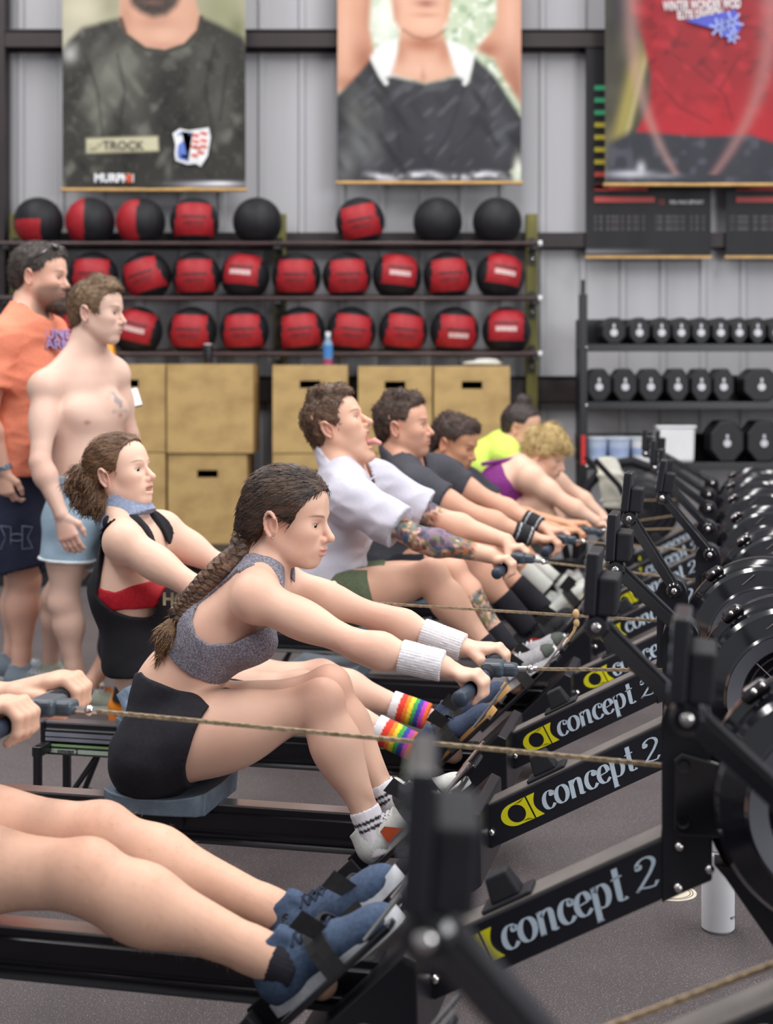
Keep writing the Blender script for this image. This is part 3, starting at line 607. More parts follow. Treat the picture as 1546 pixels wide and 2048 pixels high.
def logo(parent):
    """the yellow crescent-and-bar mark before the word"""
    def put(poly, x0, name):
        vs = []
        for a, h in poly:
            q = beam_pt(x0, 0)+Vector((BC, 0, BS))*a+Vector((-BS, 0, BC))*(-0.067+h); vs.append((q.x, -0.0413, q.z))
        return vs
    b = MB(); o = [(.036+.036*math.cos(a), .024+.026*math.sin(a)) for a in [PI/2+PI*i/16 for i in range(17)]]
    i_ = [(.040+.022*math.cos(a), .024+.0205*math.sin(a)) for a in [PI/2+PI*i/16 for i in range(17)]]
    vs = put(o+i_, -.39, ''); b.add(vs, [(k, k+1, 18+k, 17+k) for k in range(16)]); b.build('logo_crescent', YEL, parent, smooth=False)
    b = MB(); r_ = [(.040+.022*math.cos(a), .024+.0205*math.sin(a)) for a in [PI/2-PI*i/12 for i in range(13)]]
    q_ = [(.074, .051-.054*i/12) for i in range(13)]; b.add(put(r_+q_, -.39, ''), [(k, k+1, 14+k, 13+k) for k in range(12)])
    b.add(put([(.040, .0445), (.036, .05), (.074, .051), (.06, .044)], -.39, ''), [(0, 1, 2, 3)]); b.add(put([(.040, .0035), (.036, -.002), (.074, -.003), (.06, .004)], -.39, ''), [(0, 1, 2, 3)])
    b.build('logo_counter', YEL, parent, smooth=False)
    b = MB(); l_ = [(.078, .051-.054*i/8) for i in range(9)]; c_ = [(.100-.013*math.sin(PI*i/8), .051-.054*i/8) for i in range(9)]
    b.add(put(l_+c_, -.39, ''), [(k, k+1, 10+k, 9+k) for k in range(8)]); b.build('logo_bar', YEL, parent, smooth=False)

STICK = mat('green_white_decal', '#b6c3b4', 0.45, vary=0.05); GREENL = mat('pale_green_stripe', '#8fb37c', .4); GREYL = mat('silver_stripe', '#a3a6b4', .3, metal=.5)
STRAP = mat('black_nylon_strap', '#2b2a2c', 0.75, vary=0.2, scale=60)
CAGE = mat('dark_bronze_wire', '#4f474a', 0.35, metal=0.6)
RIMG = mat('smoked_grey_ring', '#4b4b53', 0.4, vary=0.1)
CLAMP = mat('clear_smoked_clamp', '#453f42', 0.15, metal=0.7, vary=0.2)
SCREEN = mat('lcd_grey_green', '#8d9a8c', 0.25)

def make_machine():
    """one air rower in its own frame: x forward from the rear face of the neck, y away, z up; returns the parts shared by all"""
    P = []
    def part(mb, name, m, sub=None, **kw):
        o = mb.build(name, m, sub, **kw)
        if sub is None: P.append(o)
        return o
    # rail: aluminium I-section with rolled lower flange, steel running strip on top
    sec = [(-.028, .313), (-.028, .300), (-.036, .296), (-.036, .262), (-.031, .256), (-.031, .250), (-.037, .246), (-.037, .240), (-.032, .236), (-.039, .229), (-.041, .222)]
    sec += [(-a, b) for a, b in reversed(sec)]
    rail = part(MB().prism(sec, -1.85, -.50, 'x'), 'rail', BLK, smooth=True, angle=.9)
    part(MB().box((-1.18, 0, .3155), (1.34, .052, .005)), 'running_strip', STEEL, rail, smooth=False)
    part(MB().box((-1.853, 0, .268), (.012, .074, .1)), 'end_cap', BLKM, rail, smooth=False, bevel=.004)
    # rear leg: two posts and diagonal struts on a cross foot
    leg = MB(); leg.box((-1.835, -.1, .13), (.022, .022, .26)); leg.box((-1.835, .1, .13), (.022, .022, .26)); leg.box((-1.835, 0, .245), (.03, .22, .03))
    rl = part(leg, 'rear_leg', BLKP, smooth=False, bevel=.003)
    for sy in (-1, 1): part(MB().tube([(-1.68, 0, .225), (-1.80, sy*.1, .02)], .009, 8), 'strut', BLKP, rl)
    part(MB().tube([(-1.835, -.26, .02), (-1.835, .26, .02)], .02, 12), 'cross_foot', BLKP, rl)
    # sloping beam with grey upper face and print
    def bp(x, off): q = beam_pt(x, off); return (q.x, q.z)
    beam = part(MB().prism([bp(-.44, 0), bp(.03, 0), bp(.03, -.092), bp(-.44, -.092)], -.04, .04), 'beam', BLK, smooth=False, bevel=.003)
    part(MB().prism([bp(-.43, .0005), bp(.0, .0005), bp(.0, .004), bp(-.43, .004)], -.037, .037), 'beam_cover', BEAMTOP, beam, smooth=False)
    lettering('concept', -.300, -.086, .041, beam); lettering('2', -.076, -.030, .039, beam); logo(beam)
    # bumper on the beam
    q = beam_pt(-.265, .004); R = Matrix.Rotation(-BA, 3, 'Y')
    b = MB(); b.box(q+R @ Vector((0, 0, .004)), (.1, .066, .008), R); b.box(q+R @ Vector((0, 0, .030)), (.058, .052, .045), R, taper=.72)
    part(b, 'handle_bumper', BLKM, smooth=False, bevel=.004)
    # foot housing: side panels with serrated lower edge, foot boards, heel cups
    side = [(-.665, .150), (-.425, .385), (-.402, .375), (-.398, .215), (-.415, .200), (-.43, .196), (-.438, .186), (-.455, .182), (-.463, .172), (-.48, .168), (-.488, .158), (-.53, .150), (-.655, .138)]
    fh = part(MB().prism(side, -.165, .165), 'foot_housing', BLK, smooth=False, bevel=.003)
    ang = math.atan2(.235, .24); FR = Matrix.Rotation(-ang, 3, 'Y')
    for sy in (-1, 1):
        c = Vector((-.545-.04*math.sin(ang), sy*.105, .268+.04*math.cos(ang))); n = Vector((-math.sin(ang), 0, math.cos(ang))); t = Vector((math.cos(ang), 0, math.sin(ang)))
        b = MB(); b.box(c+n*.008, (.36, .115, .012), FR); fb = part(b, 'foot_board', BLKG, smooth=False, bevel=.003)
        b = MB(); b.box(c-t*.168+n*.03, (.012, .10, .05), FR); b.box(c-t*.15+n*.035+Vector((0, .05, 0)), (.05, .01, .05), FR); b.box(c-t*.15+n*.035-Vector((0, .05, 0)), (.05, .01, .05), FR)
        part(b, 'heel_cup', BLKM, fb, smooth=False, bevel=.003)
        part(MB().tube([c+t*.13+n*.02+Vector((0, -.05, 0)), c+t*.23+n*.035+Vector((0, -.05, 0))], .0045, 6), 'adjuster_wire', STEEL, fb)
        part(MB().tube([c+t*.13+n*.02+Vector((0, .045, 0)), c+t*.21+n*.03+Vector((0, .045, 0))], .0045, 6), 'adjuster_wire', STEEL, fb)
    for x, z in ((-.412, .30), ):
        part(MB().ball((x+.018, -.043, z), .009, 10, 6), 'bolt', CHROME, beam)
    # neck, bolted side plate
    neck = [(0, .465), (0, .775)]+[(.042+.042*math.cos(a), .775+.042*math.sin(a)) for a in [PI-PI*i/10 for i in range(11)]]+[(.084, .51), (.06, .498)]
    nk = part(MB().prism(neck, -.042, .042), 'neck', BLK, smooth=True, angle=.5, bevel=.003)
    part(MB().prism([(.028, .585), (.020, .595), (.020, .715), (.034, .727), (.10, .71), (.10, .585)], -.052, -.042), 'neck_plate', BLKG, nk, smooth=False, bevel=.004)
    for x, z in ((.038, .705), (.036, .61)): part(MB().lathe([(.011, -.056), (.006, -.05), (0, -.05)], (x, 0, z), 'y', 12), 'plate_screw', BLKM, nk)
    for x, z in ((.030, .565), (.028, .495), (.080, .530)): part(MB().ball((x, -.044, z), .0085, 10, 6), 'bolt', CHROME, nk)
    # flywheel housing: drum turned about the sideways axis
    FC = (.292, 0, .655); R0 = .222
    prof = [(.0, -.055), (.105, -.055), (.116, -.105), (.150, -.118), (.156, -.112), (.196, -.100), (.205, -.085), (.206, -.030), (.214, -.024), (.222, -.020), (.222, -.008), (.212, -.004), (.212, .004), (.222, .008), (.222, .02), (.206, .03), (.205, .085), (.19, .10), (.10, .11), (0, .11)]
    hs = part(MB().lathe(prof, FC, 'y', 72), 'flywheel_housing', BLKG, smooth=True, angle=.45)
    part(MB().lathe([(.118, -.1065), (.149, -.1195)], FC, 'y', 64), 'intake_ring', RIMG, hs)
    part(MB().lathe([(.2235, -.0205), (.2245, -.014), (.2235, -.0075)], FC, 'y', 72), 'flange_trim', CLAMP, hs)
    for r in (.032, .050, .068, .086, .104):
        part(MB().lathe([(r+.0022*math.cos(a), -.100+.0022*math.sin(a)) for a in [2*PI*i/6 for i in range(6)]], FC, 'y', 40, closed=True), 'cage_ring', CAGE, hs)
    for k in range(6):
        a = k*PI/3+.3; d = Vector((math.cos(a), 0, math.sin(a))); c = Vector(FC)+Vector((0, -.103, 0)); part(MB().tube([c+d*.02, c+d*.118], .0018, 6), 'cage_spoke', CAGE, hs)
    a = math.radians(128); d = Vector((math.cos(a), 0, math.sin(a))); tg = Vector((-d.z, 0, d.x)); Rm = Matrix.Rotation(-(a-PI/2), 3, 'Y')
    c = Vector(FC)+d*(R0+.004); b = MB(); b.box(c+Vector((0, -.014, 0)), (.058, .044, .02), Rm, taper=.72); cl = part(b, 'clamp', CLAMP, hs, smooth=False, bevel=.008)
    part(MB().ball(c+Vector((0, -.040, 0)), .006, 10, 6), 'clamp_screw', CHROME, hs)
    part(MB().ball(c+Vector((0, -.036, 0))-tg*.018, .005, 10, 6), 'clamp_screw', CHROME, hs)
    wire = [c+tg*.01+Vector((0, -.04, 0))-d*.02, c-d*.05+tg*(-.02)+Vector((0, -.09, 0)), c-d*.065-tg*.05+Vector((0, -.108, 0)), c-d*.062-tg*.09+Vector((0, -.108, 0))]
    part(MB().tube(wire, .0022, 6), 'damper_wire', CAGE, hs)
    # front leg and cross foot with wheels
    fl_ = part(MB().prism([(.085, .535), (.105, .513), (.43, .06), (.50, .06), (.42, .36), (.36, .5)], -.032, .032), 'front_leg', BLKP, smooth=False, bevel=.004)
    part(MB().tube([(.49, -.27, .045), (.49, .27, .045)], .022, 12), 'cross_foot', BLKP, fl_)
    for sy in (-1, 1): part(MB().lathe([(0, -.012), (.04, -.012), (.045, -.006), (.045, .006), (.04, .012), (0, .012)], (.50, sy*.24, .045), 'y', 20), 'wheel', BLKM, fl_)
    return P

ARMM = mat('black_lacquered_arm', '#17171d', 0.22, spec=0.8, vary=0.05, coat=1.0)
MACH0 = None
def chain_mesh(a, b, name, parent):
    """bicycle-type chain: alternating inner and outer links along the pull line"""
    a, b = Vector(a), Vector(b); n = max(2, int((b-a).length/.0105)); m = MB(); d = (b-a)/n; t = d.normalized()
    rot = Matrix((t, Vector((0, 1, 0)), t.cross(Vector((0, 1, 0))))).transposed()
    for i in range(n):
        w = .010 if i % 2 else .0065
        m.box(a+d*(i+.5), (.0115, w, .0062 if i % 2 else .0074), rot)
    o = m.build(name, CHAINM, parent, smooth=False); o['kind'] = 'stuff'; return o

def handle_parts(root, grip, chain_end, ry=0.0):
    """ergonomic handle: two drooping rubber grips on a slate centre block, clevis and chain to the neck"""
    g = Vector(grip)
    b = MB(); b.box(g+Vector((.012, 0, .002)), (.055, .075, .034)); b.box(g+Vector((.045, 0, 0)), (.05, .045, .03))
    h = b.build('handle', HANDLE2, root, smooth=False, bevel=.01, seg=3)
    for sy in (-1, 1):
        pts = [g+Vector((.004-.030*abs(t)**1.6, sy*(.03+.215*t), -.022*t**1.5)) for t in [i/8 for i in range(9)]]
        gr = MB().tube(pts, [.0175, .0175, .0172, .0168, .0168, .0168, .017, .018, .0185], 14).build('grip', HANDLE, h)
        MB().ball(pts[-1], (.0195, .012, .0195), 14, 8).build('grip_end', HANDLE, h)
        for k in range(5): MB().lathe([(.0178, -.0035), (.0192, 0), (.0178, .0035)], g+Vector((.003, sy*(.042+.010*k), 0)), 'y', 14).build('grip_ridge', BLKM, h)
    ce = Vector(chain_end); d = (ce-g).normalized()
    MB().tube([g+d*.06, g+d*.115], .0062, 8).build('clevis', CHROME, h); MB().ball(g+d*.098, .010, 10, 6).build('clevis_pin', CHROME, h)
    chain_mesh(g+d*.115, ce, 'chain', root)
    return h

def monitor_parts(root, piv, tilt=0.06, yaw=0.0, y0=-.052):
    """performance monitor on its folding arm; piv = (x, z) of the upper pivot"""
    lo = Vector((.0485, y0, .785)); up = Vector((piv[0], y0, piv[1])); d = (up-lo); L = d.length; t = d.normalized(); nrm = Vector((-t.z, 0, t.x))
    b = MB()
    def strip(off, w, ya, yb):
        q = [lo+nrm*(off-w), lo+nrm*(off+w), up+nrm*(off+w), up+nrm*(off-w)]
        b.prism([(k.x, k.z) for k in q], ya, yb)
    strip(0.0, .0125, y0-.013, y0+.013)
    arm = b.build('monitor_arm', ARMM, root, smooth=False, bevel=.0015)
    b = MB(); strip(-.0165, .0025, y0-.015, y0+.015); b.build('arm_cable', BLKM, arm, smooth=False)
    for c, nm in ((lo, 'lower_pivot'), (up, 'upper_pivot')):
        kn = MB().lathe([(0, -.024), (.017, -.024), (.022, -.018), (.022, .02), (0, .02)], c, 'y', 24).build('pivot_knob', BLKG, arm)
        MB().ball(c+Vector((0, -.025, 0)), (.009, .006, .009), 12, 6).build('pivot_bolt', CHROME, arm)
    # the monitor itself: thin tall face plate towards the rower, deeper battery case behind it
    R = Matrix.Rotation(yaw, 3, 'Z') @ Matrix.Rotation(tilt, 3, 'Y'); base = up+Vector((0, .0, .020)); yc = .03
    def at(x, y, z): return base+R @ Vector((x, y, z))
    m = MB(); m.box(at(-.012, yc, .052), (.022, .12, .108), R)
    mon = m.build('monitor', BLK, root, smooth=False, bevel=.004)
    m = MB(); m.box(at(.016, yc, .032), (.034, .11, .066), R); m.build('battery_case', BLKM, mon, smooth=False, bevel=.005)
    m = MB(); m.box(at(-.0235, yc, .068), (.002, .09, .055), R); m.build('screen', SCREEN, mon, smooth=False)
    for k in range(4): MB().box(at(-.0235, yc-.05, .016+.024*k), (.003, .012, .01), R).build('button', GREYL, mon, smooth=False)
    return mon

def seat_parts(root, x):
    """moulded seat on its roller carriage"""
    nx, ny = 26, 18; L, Wd = .265, .29; vs = []; fs = []
    for i in range(nx+1):
        for j in range(ny+1):
            a, c = -1+2*i/nx, -1+2*j/ny
            ea = max(0, 1-abs(a)**6)**.5; w = Wd/2*(.9+.1*math.cos(a*1.5))
            px_, py_ = a*L/2, c*w*(1 if abs(a) < .9 else .93)
            z = .352+.014*a*a*(1 if a < 0 else 1.25)-.010*math.exp(-((abs(c)-.45)/.25)**2)*math.exp(-((a+.15)/.5)**2)-.006*(1-abs(c))*(a > .2)
            vs.append((x+px_, py_, z))
    n1 = len(vs)
    for i in range(nx+1):
        for j in range(ny+1):
            q = vs[i*(ny+1)+j]; vs.append((x+(q[0]-x)*.97, q[1]*.97, .312))
    g = lambda i, j, o=0: o+i*(ny+1)+j
    for i in range(nx):
        for j in range(ny):
            fs.append((g(i, j), g(i+1, j), g(i+1, j+1), g(i, j+1))); fs.append((g(i, j+1, n1), g(i+1, j+1, n1), g(i+1, j, n1), g(i, j, n1)))
    for i in range(nx): fs.append((g(i, 0, n1), g(i+1, 0, n1), g(i+1, 0), g(i, 0))); fs.append((g(i+1, ny, n1), g(i, ny, n1), g(i, ny), g(i+1, ny)))
    for j in range(ny): fs.append((g(0, j+1, n1), g(0, j, n1), g(0, j), g(0, j+1))); fs.append((g(nx, j, n1), g(nx, j+1, n1), g(nx, j+1), g(nx, j)))
    st = MB().add(vs, fs).build('seat', SEATG, root, smooth=True, angle=.9, bevel=.004)
    b = MB(); b.box((x-.01, 0, .312), (.20, .11, .03)); b.box((x-.02, 0, .28), (.13, .10, .045)); b.build('carriage', BLK, st, smooth=False, bevel=.004)
    for sx in (-1, 1):
        MB().tube([(x+sx*.105, -.062, .325), (x+sx*.112, -.062, .308), (x+sx*.095, -.062, .300)], .005, 8).build('wheel_guard', WHT, st)
        MB().lathe([(0, -.008), (.014, -.008), (.014, .008), (0, .008)], (x+sx*.07, -.045, .323), 'y', 14).build('roller', BLKM, st)
    return st

def strap(root, side, k=0.0):
    """nylon strap over one foot"""
    sy = -.105 if side == 'near' else .105
    ang = math.atan2(.235, .24); n = Vector((-math.sin(ang), 0, math.cos(ang))); t = Vector((math.cos(ang), 0, math.sin(ang))); c = Vector((-.505+k-.04*math.sin(ang), sy, .307+k+.04*math.cos(ang)))
    pts = [c+n*(.012+.088*math.sin(a)**.8)+Vector((0, -.058*math.cos(a), 0)) for a in [PI*i/12 for i in range(13)]]
    vs = []; fs = []
    for p in pts: vs += [p-t*.021, p+t*.021, p+t*.021-n*.004, p-t*.021-n*.004]
    for i in range(12):
        for j in range(4): fs.append((4*i+j, 4*i+(j+1) % 4, 4*i+4+(j+1) % 4, 4*i+4+j))
    MB().add(vs, fs).build('foot_strap', STRAP, root, smooth=False)
    e_ = pts[3]; b = MB(); b.add([e_, e_+t*.035, e_+t*.03+n*.05-Vector((0, .02, 0)), e_+n*.045-t*.01-Vector((0, .02, 0))], [(0, 1, 2, 3), (3, 2, 1, 0)]); b.build('strap_tail', STRAP, root, smooth=False)

MACHINES = {}
GRIP = {}
def machine(k, label, mon_uv=None, mon_xz=None, grip=None, seat=-1.1, tilt=.06, yaw=0.0, cz=.69):
    global MACH0
    root = empty('rowing_machine', (*NECK[k], 0), -TH)
    tag(root, label, 'rowing machine', 'row of air rowing machines')
    if MACH0 is None:
        MACH0 = make_machine(); src = MACH0
        for o in src: o.parent = root
    else:
        for o in MACH0: copy_tree(o, root)
    if mon_uv is not None: q = loc(k, mon_uv[0], mon_uv[1], -.052); mon_xz = (q.x, q.z)
    monitor_parts(root, mon_xz, tilt, yaw)
    g = grip if grip is not None else Vector((-.37, 0, .432)); GRIP[k] = g
    handle_parts(root, g, (.0, 0, cz))
    seat_parts(root, seat); strap(root, 'near'); strap(root, 'far')
    MACHINES[k] = root; return root
gA = loc('A', 84, 1412); gB = loc('B', 978, 1337); gC = loc('C', 635, 1199); gD = loc('D', 1030, 1117); gE = loc('E', 1118, 1079); gF = loc('F', 1165, 1062); gG = loc('G', 1216, 1050); gH = loc('H', 1170, 1003)
sx_ = lambda k, u: loc(k, u, 1500).x
machine('A', 'nearest fully visible rowing machine, under the hairy bare legs', (1195, 1250), grip=gA, seat=-1.62)
machine('Y', 'rowing machine whose blurred monitor stands closest to the camera', (862, 1858), seat=-1.2, yaw=math.radians(11))
machine('Z', 'unused rowing machine at the lower right whose monitor hides the lettering', (1375, 1430), seat=-1.2, cz=.61)
machine('B', 'rowing machine of the woman in the grey sports bra', (1232, 1137), grip=gB, seat=sx_('B', 345))
machine('C', 'rowing machine of the woman with rainbow socks', (1259, 1036), grip=gC, seat=sx_('C', 345), tilt=.1)
machine('D', 'rowing machine of the man in the white tee', (1325, 995), grip=gD, seat=sx_('D', 660), tilt=.16)
machine('E', 'rowing machine of the man with black wristbands', (1327, 962), grip=gE, seat=sx_('E', 790))
machine('F', 'rowing machine of the bowed man in the dark tee', (1310, 935), grip=gF, seat=sx_('F', 860))
machine('G', 'rowing machine of the blonde rower in purple', (1292, 907), grip=gG, seat=sx_('G', 985))
machine('H', 'rowing machine of the rower in the neon yellow tee', (1318, 905), grip=gH, seat=sx_('H', 940))
# decal panel and stripes on the rail's rear end (seen on the machine with the rainbow socks)
rt = MACHINES['C']
for z, h, m_ in ((.283, .012, GREYL), (.268, .010, GREYL), (.250, .007, GREENL), (.2335, .012, STICK)):
    MB().box((-1.65, -.0385, z), (.38, .003, h)).build('rail_stripe', m_, rt, smooth=False)
text_mesh('concept 2', .017, 'decal_lettering', BLK, rt, (-1.80, -.0405, .229), (PI/2, 0, 0), bold=.0003)

# white bottle on the floor under the nearest flywheel
bd = FPX*HC/(1858-V0); bpnt = W(1436, 1858, bd)
lathe_thing('water_bottle', [('body', [(0, 0), (.036, 0), (.0405, .006), (.0405, .165), (.036, .19), (.026, .20)], WHT), ('lid', [(.03, .20), (.03, .235), (.026, .24), (0, .24)], WHT)], (bpnt.x, bpnt.y, 0), 'tall white bottle standing on the floor by the nearest flywheel', 'bottle', 36)
bo = bpy.data.objects['water_bottle.001'] if 'water_bottle.001' in bpy.data.objects else None
text_mesh('YETI', .009, 'bottle_lettering', TXD, bo, (.022, -.0345, .035), (PI/2, 0, .6), extrude=.0004)

# tan rubber marker tied round one chain
tanm = mat('tan_rubber_band', '#c9a676', .6); q1, q2, q3, q4 = (loc('C', *t) for t in ((1152, 1228), (1153, 1246), (1148, 1262), (1128, 1290)))
mk = MB().ball(q1, (.010, .009, .014), 12, 8).build('chain_marker', tanm, rt); MB().ball(q2, (.009, .008, .012), 12, 8).build('marker_knot', tanm, mk); MB().tube([q2, q3, q4], [.006, .004, .002], 8).build('marker_tail', tanm, mk)
# ================================================================ smooth-blended solids for bodies, clothes and hair
def V3(p): return np.array([p[0], p[1], p[2]], np.float64)
def unit(v): v = V3(v); return v/(np.linalg.norm(v)+1e-12)
class Fld:
    """ordered list of rounded solids; neighbours melt into each other over k metres"""
    def __init__(s, items=None): s.p = list(items) if items else []
    def _a(s, fn, lo, hi, k, op='u'): s.p.append((fn, np.array(lo, float), np.array(hi, float), k, op)); return s
    def cone(s, a, b, ra, rb, k=.02, op='u', cut=None):
        a, b = V3(a), V3(b); ab = b-a; L2 = float(ab @ ab)+1e-12; r = max(ra, rb)
        if cut is not None: cp, cn = V3(cut[0]), unit(cut[1])
        def fn(X, Y, Z):
            dx, dy, dz = X-a[0], Y-a[1], Z-a[2]
            t = np.clip((dx*ab[0]+dy*ab[1]+dz*ab[2])/L2, 0, 1)
            d = np.sqrt((dx-t*ab[0])**2+(dy-t*ab[1])**2+(dz-t*ab[2])**2)-(ra+(rb-ra)*t)
            if cut is not None: d = np.maximum(d, (X-cp[0])*cn[0]+(Y-cp[1])*cn[1]+(Z-cp[2])*cn[2])
            return d
        return s._a(fn, np.minimum(a, b)-r, np.maximum(a, b)+r, k, op)
    def econe(s, a, b, ra, rb, lat=(0, 1, 0), k=.03, op='u', cut=None):
        """limb or trunk segment with oval section: (half width along lat, half depth) at both ends"""
        a, b, l = V3(a), V3(b), unit(lat); ab = b-a; L2 = float(ab @ ab)+1e-12; r = max(*ra, *rb)
        if cut is not None: cp, cn = V3(cut[0]), unit(cut[1])
        def fn(X, Y, Z):
            dx, dy, dz = X-a[0], Y-a[1], Z-a[2]
            t = np.clip((dx*ab[0]+dy*ab[1]+dz*ab[2])/L2, 0, 1)
            qx, qy, qz = dx-t*ab[0], dy-t*ab[1], dz-t*ab[2]
            ql = qx*l[0]+qy*l[1]+qz*l[2]; qd2 = np.maximum(qx*qx+qy*qy+qz*qz-ql*ql, 0)
            rl = ra[0]+(rb[0]-ra[0])*t; rd = ra[1]+(rb[1]-ra[1])*t
            k0 = np.sqrt((ql/rl)**2+qd2/rd**2); k1 = np.sqrt((ql/rl**2)**2+qd2/rd**4)+1e-9
            d = k0*(k0-1)/k1
            if cut is not None: d = np.maximum(d, (X-cp[0])*cn[0]+(Y-cp[1])*cn[1]+(Z-cp[2])*cn[2])
            return d
        return s._a(fn, np.minimum(a, b)-r, np.maximum(a, b)+r, k, op)
    def ell(s, c, r, R=None, k=.02, op='u'):
        c = V3(c); r = np.array(r if hasattr(r, '__len__') else (r, r, r), float); R = np.eye(3) if R is None else np.array(R, float); m = r.max()
        def fn(X, Y, Z):
            dx, dy, dz = X-c[0], Y-c[1], Z-c[2]
            p = [(dx*R[0, i]+dy*R[1, i]+dz*R[2, i])/r[i] for i in range(3)]
            k0 = np.sqrt(p[0]**2+p[1]**2+p[2]**2); k1 = np.sqrt((p[0]/r[0])**2+(p[1]/r[1])**2+(p[2]/r[2])**2)+1e-9
            return k0*(k0-1)/k1
        return s._a(fn, c-m, c+m, k, op)
    def plane(s, pt, n):
        pt, n = V3(pt), unit(n)
        return s._a(lambda X, Y, Z: (X-pt[0])*n[0]+(Y-pt[1])*n[1]+(Z-pt[2])*n[2], (-9, -9, -9), (9, 9, 9), 0, 'i')
    def poly(s, pts, op='i'):
        """keep (or remove, op='s') what lies inside an outline in the x-z plane, right through sideways"""
        P = np.array(pts, float); n = len(P); lo = P.min(0)-.05; hi = P.max(0)+.05
        def fn(X, Y, Z):
            x, z = np.broadcast_arrays(X[:, :, :1] if X.ndim == 3 else X, Z); x = x[:, :1, :]; z = z[:, :1, :]
            d = np.full(x.shape, 1e9); ins = np.zeros(x.shape, bool); j = n-1
            for i in range(n):
                ex, ez = P[j]-P[i]; wx, wz = x-P[i][0], z-P[i][1]; t = np.clip((wx*ex+wz*ez)/(ex*ex+ez*ez+1e-12), 0, 1)
                d = np.minimum(d, (wx-ex*t)**2+(wz-ez*t)**2)
                ins ^= ((P[i][1] > z) != (P[j][1] > z)) & (x < ex*(z-P[i][1])/(ez+1e-12)+P[i][0]); j = i
            d = np.sqrt(d); return np.where(ins, -d, d)
        if op == 'i': return s._a(fn, (-9, -9, -9), (9, 9, 9), 0, 'i')
        return s._a(fn, (lo[0], -9, lo[1]), (hi[0], 9, hi[1]), 0, 's')
    def fn(s, f, op='i', lo=(-9, -9, -9), hi=(9, 9, 9), k=0): return s._a(f, lo, hi, k, op)
    def bounds(s):
        us = [p for p in s.p if p[4] == 'u']; return np.min([p[1] for p in us], 0), np.max([p[2] for p in us], 0)

def surf(F, res, lo=None, hi=None):
    """surface of a Fld as vertices and quads (naive surface nets)"""
    if lo is None: lo, hi = F.bounds(); lo = lo-3*res; hi = hi+3*res
    n = np.maximum(4, np.ceil((hi-lo)/res).astype(int)+1)
    ax = [(lo[i]+np.arange(n[i])*res).astype(np.float32) for i in range(3)]
    G = np.full(n, .25, np.float32)
    for fn, a, b, k, op in F.p:
        m = k+3*res; i0 = np.clip(np.floor((a-m-lo)/res).astype(int), 0, n); i1 = np.clip(np.ceil((b+m-lo)/res).astype(int)+1, 0, n)
        if np.any(i1 <= i0): continue
        sl = tuple(slice(i0[i], i1[i]) for i in range(3))
        d = fn(ax[0][sl[0]][:, None, None], ax[1][sl[1]][None, :, None], ax[2][sl[2]][None, None, :]); g = G[sl]
        if op == 'u':
            if k > 0: h = np.clip(.5+.5*(g-d)/k, 0, 1); G[sl] = g+(d-g)*h-k*h*(1-h)
            else: G[sl] = np.minimum(g, d)
        elif op == 's':
            if k > 0: d = -d; h = np.clip(.5-.5*(g-d)/k, 0, 1); G[sl] = g+(d-g)*h+k*h*(1-h)
            else: G[sl] = np.maximum(g, -d)
        else: G[sl] = np.maximum(g, d)
    S = G < 0; c = np.zeros(n-1, np.uint8)
    for dx in (0, 1):
        for dy in (0, 1):
            for dz in (0, 1): c += S[dx:n[0]-1+dx, dy:n[1]-1+dy, dz:n[2]-1+dz]
    act = (c > 0) & (c < 8); ci = np.argwhere(act)
    if len(ci) == 0: return np.zeros((0, 3)), np.zeros((0, 4), int)
    idx = np.full(n-1, -1, np.int64); idx[act] = np.arange(len(ci))
    corners = np.array([[i >> 2 & 1, i >> 1 & 1, i & 1] for i in range(8)])
    val = np.stack([G[ci[:, 0]+o[0], ci[:, 1]+o[1], ci[:, 2]+o[2]] for o in corners], 1).astype(np.float64)
    acc = np.zeros((len(ci), 3)); cnt = np.zeros(len(ci))
    for a in range(8):
        for bit in (1, 2, 4):
            b = a | bit
            if b == a: continue
            va, vb = val[:, a], val[:, b]; m = (va < 0) != (vb < 0); t = np.where(m, va/(va-vb+1e-20), 0)
            acc += m[:, None]*(corners[a]+(corners[b]-corners[a])*t[:, None]); cnt += m
    Vt = lo+(ci+acc/np.maximum(cnt, 1)[:, None])*res; Q = []
    for axn in range(3):
        o1, o2 = [(1, 2), (2, 0), (0, 1)][axn]
        sl0 = [slice(None)]*3; sl1 = [slice(None)]*3; sl0[axn] = slice(0, n[axn]-1); sl1[axn] = slice(1, n[axn])
        cr = S[tuple(sl0)] != S[tuple(sl1)]; e = np.argwhere(cr); e = e[(e[:, o1] > 0) & (e[:, o2] > 0) & (e[:, o1] < n[o1]-1) & (e[:, o2] < n[o2]-1)]
        if len(e) == 0: continue
        flip = S[tuple(e.T)]
        def at(d1, d2): q = e.copy(); q[:, o1] += d1; q[:, o2] += d2; return idx[tuple(q.T)]
        q = np.stack([at(-1, -1), at(0, -1), at(0, 0), at(-1, 0)], 1); q[~flip] = q[~flip][:, ::-1]; Q.append(q[(q >= 0).all(1)])
    return Vt, np.concatenate(Q) if Q else np.zeros((0, 4), int)
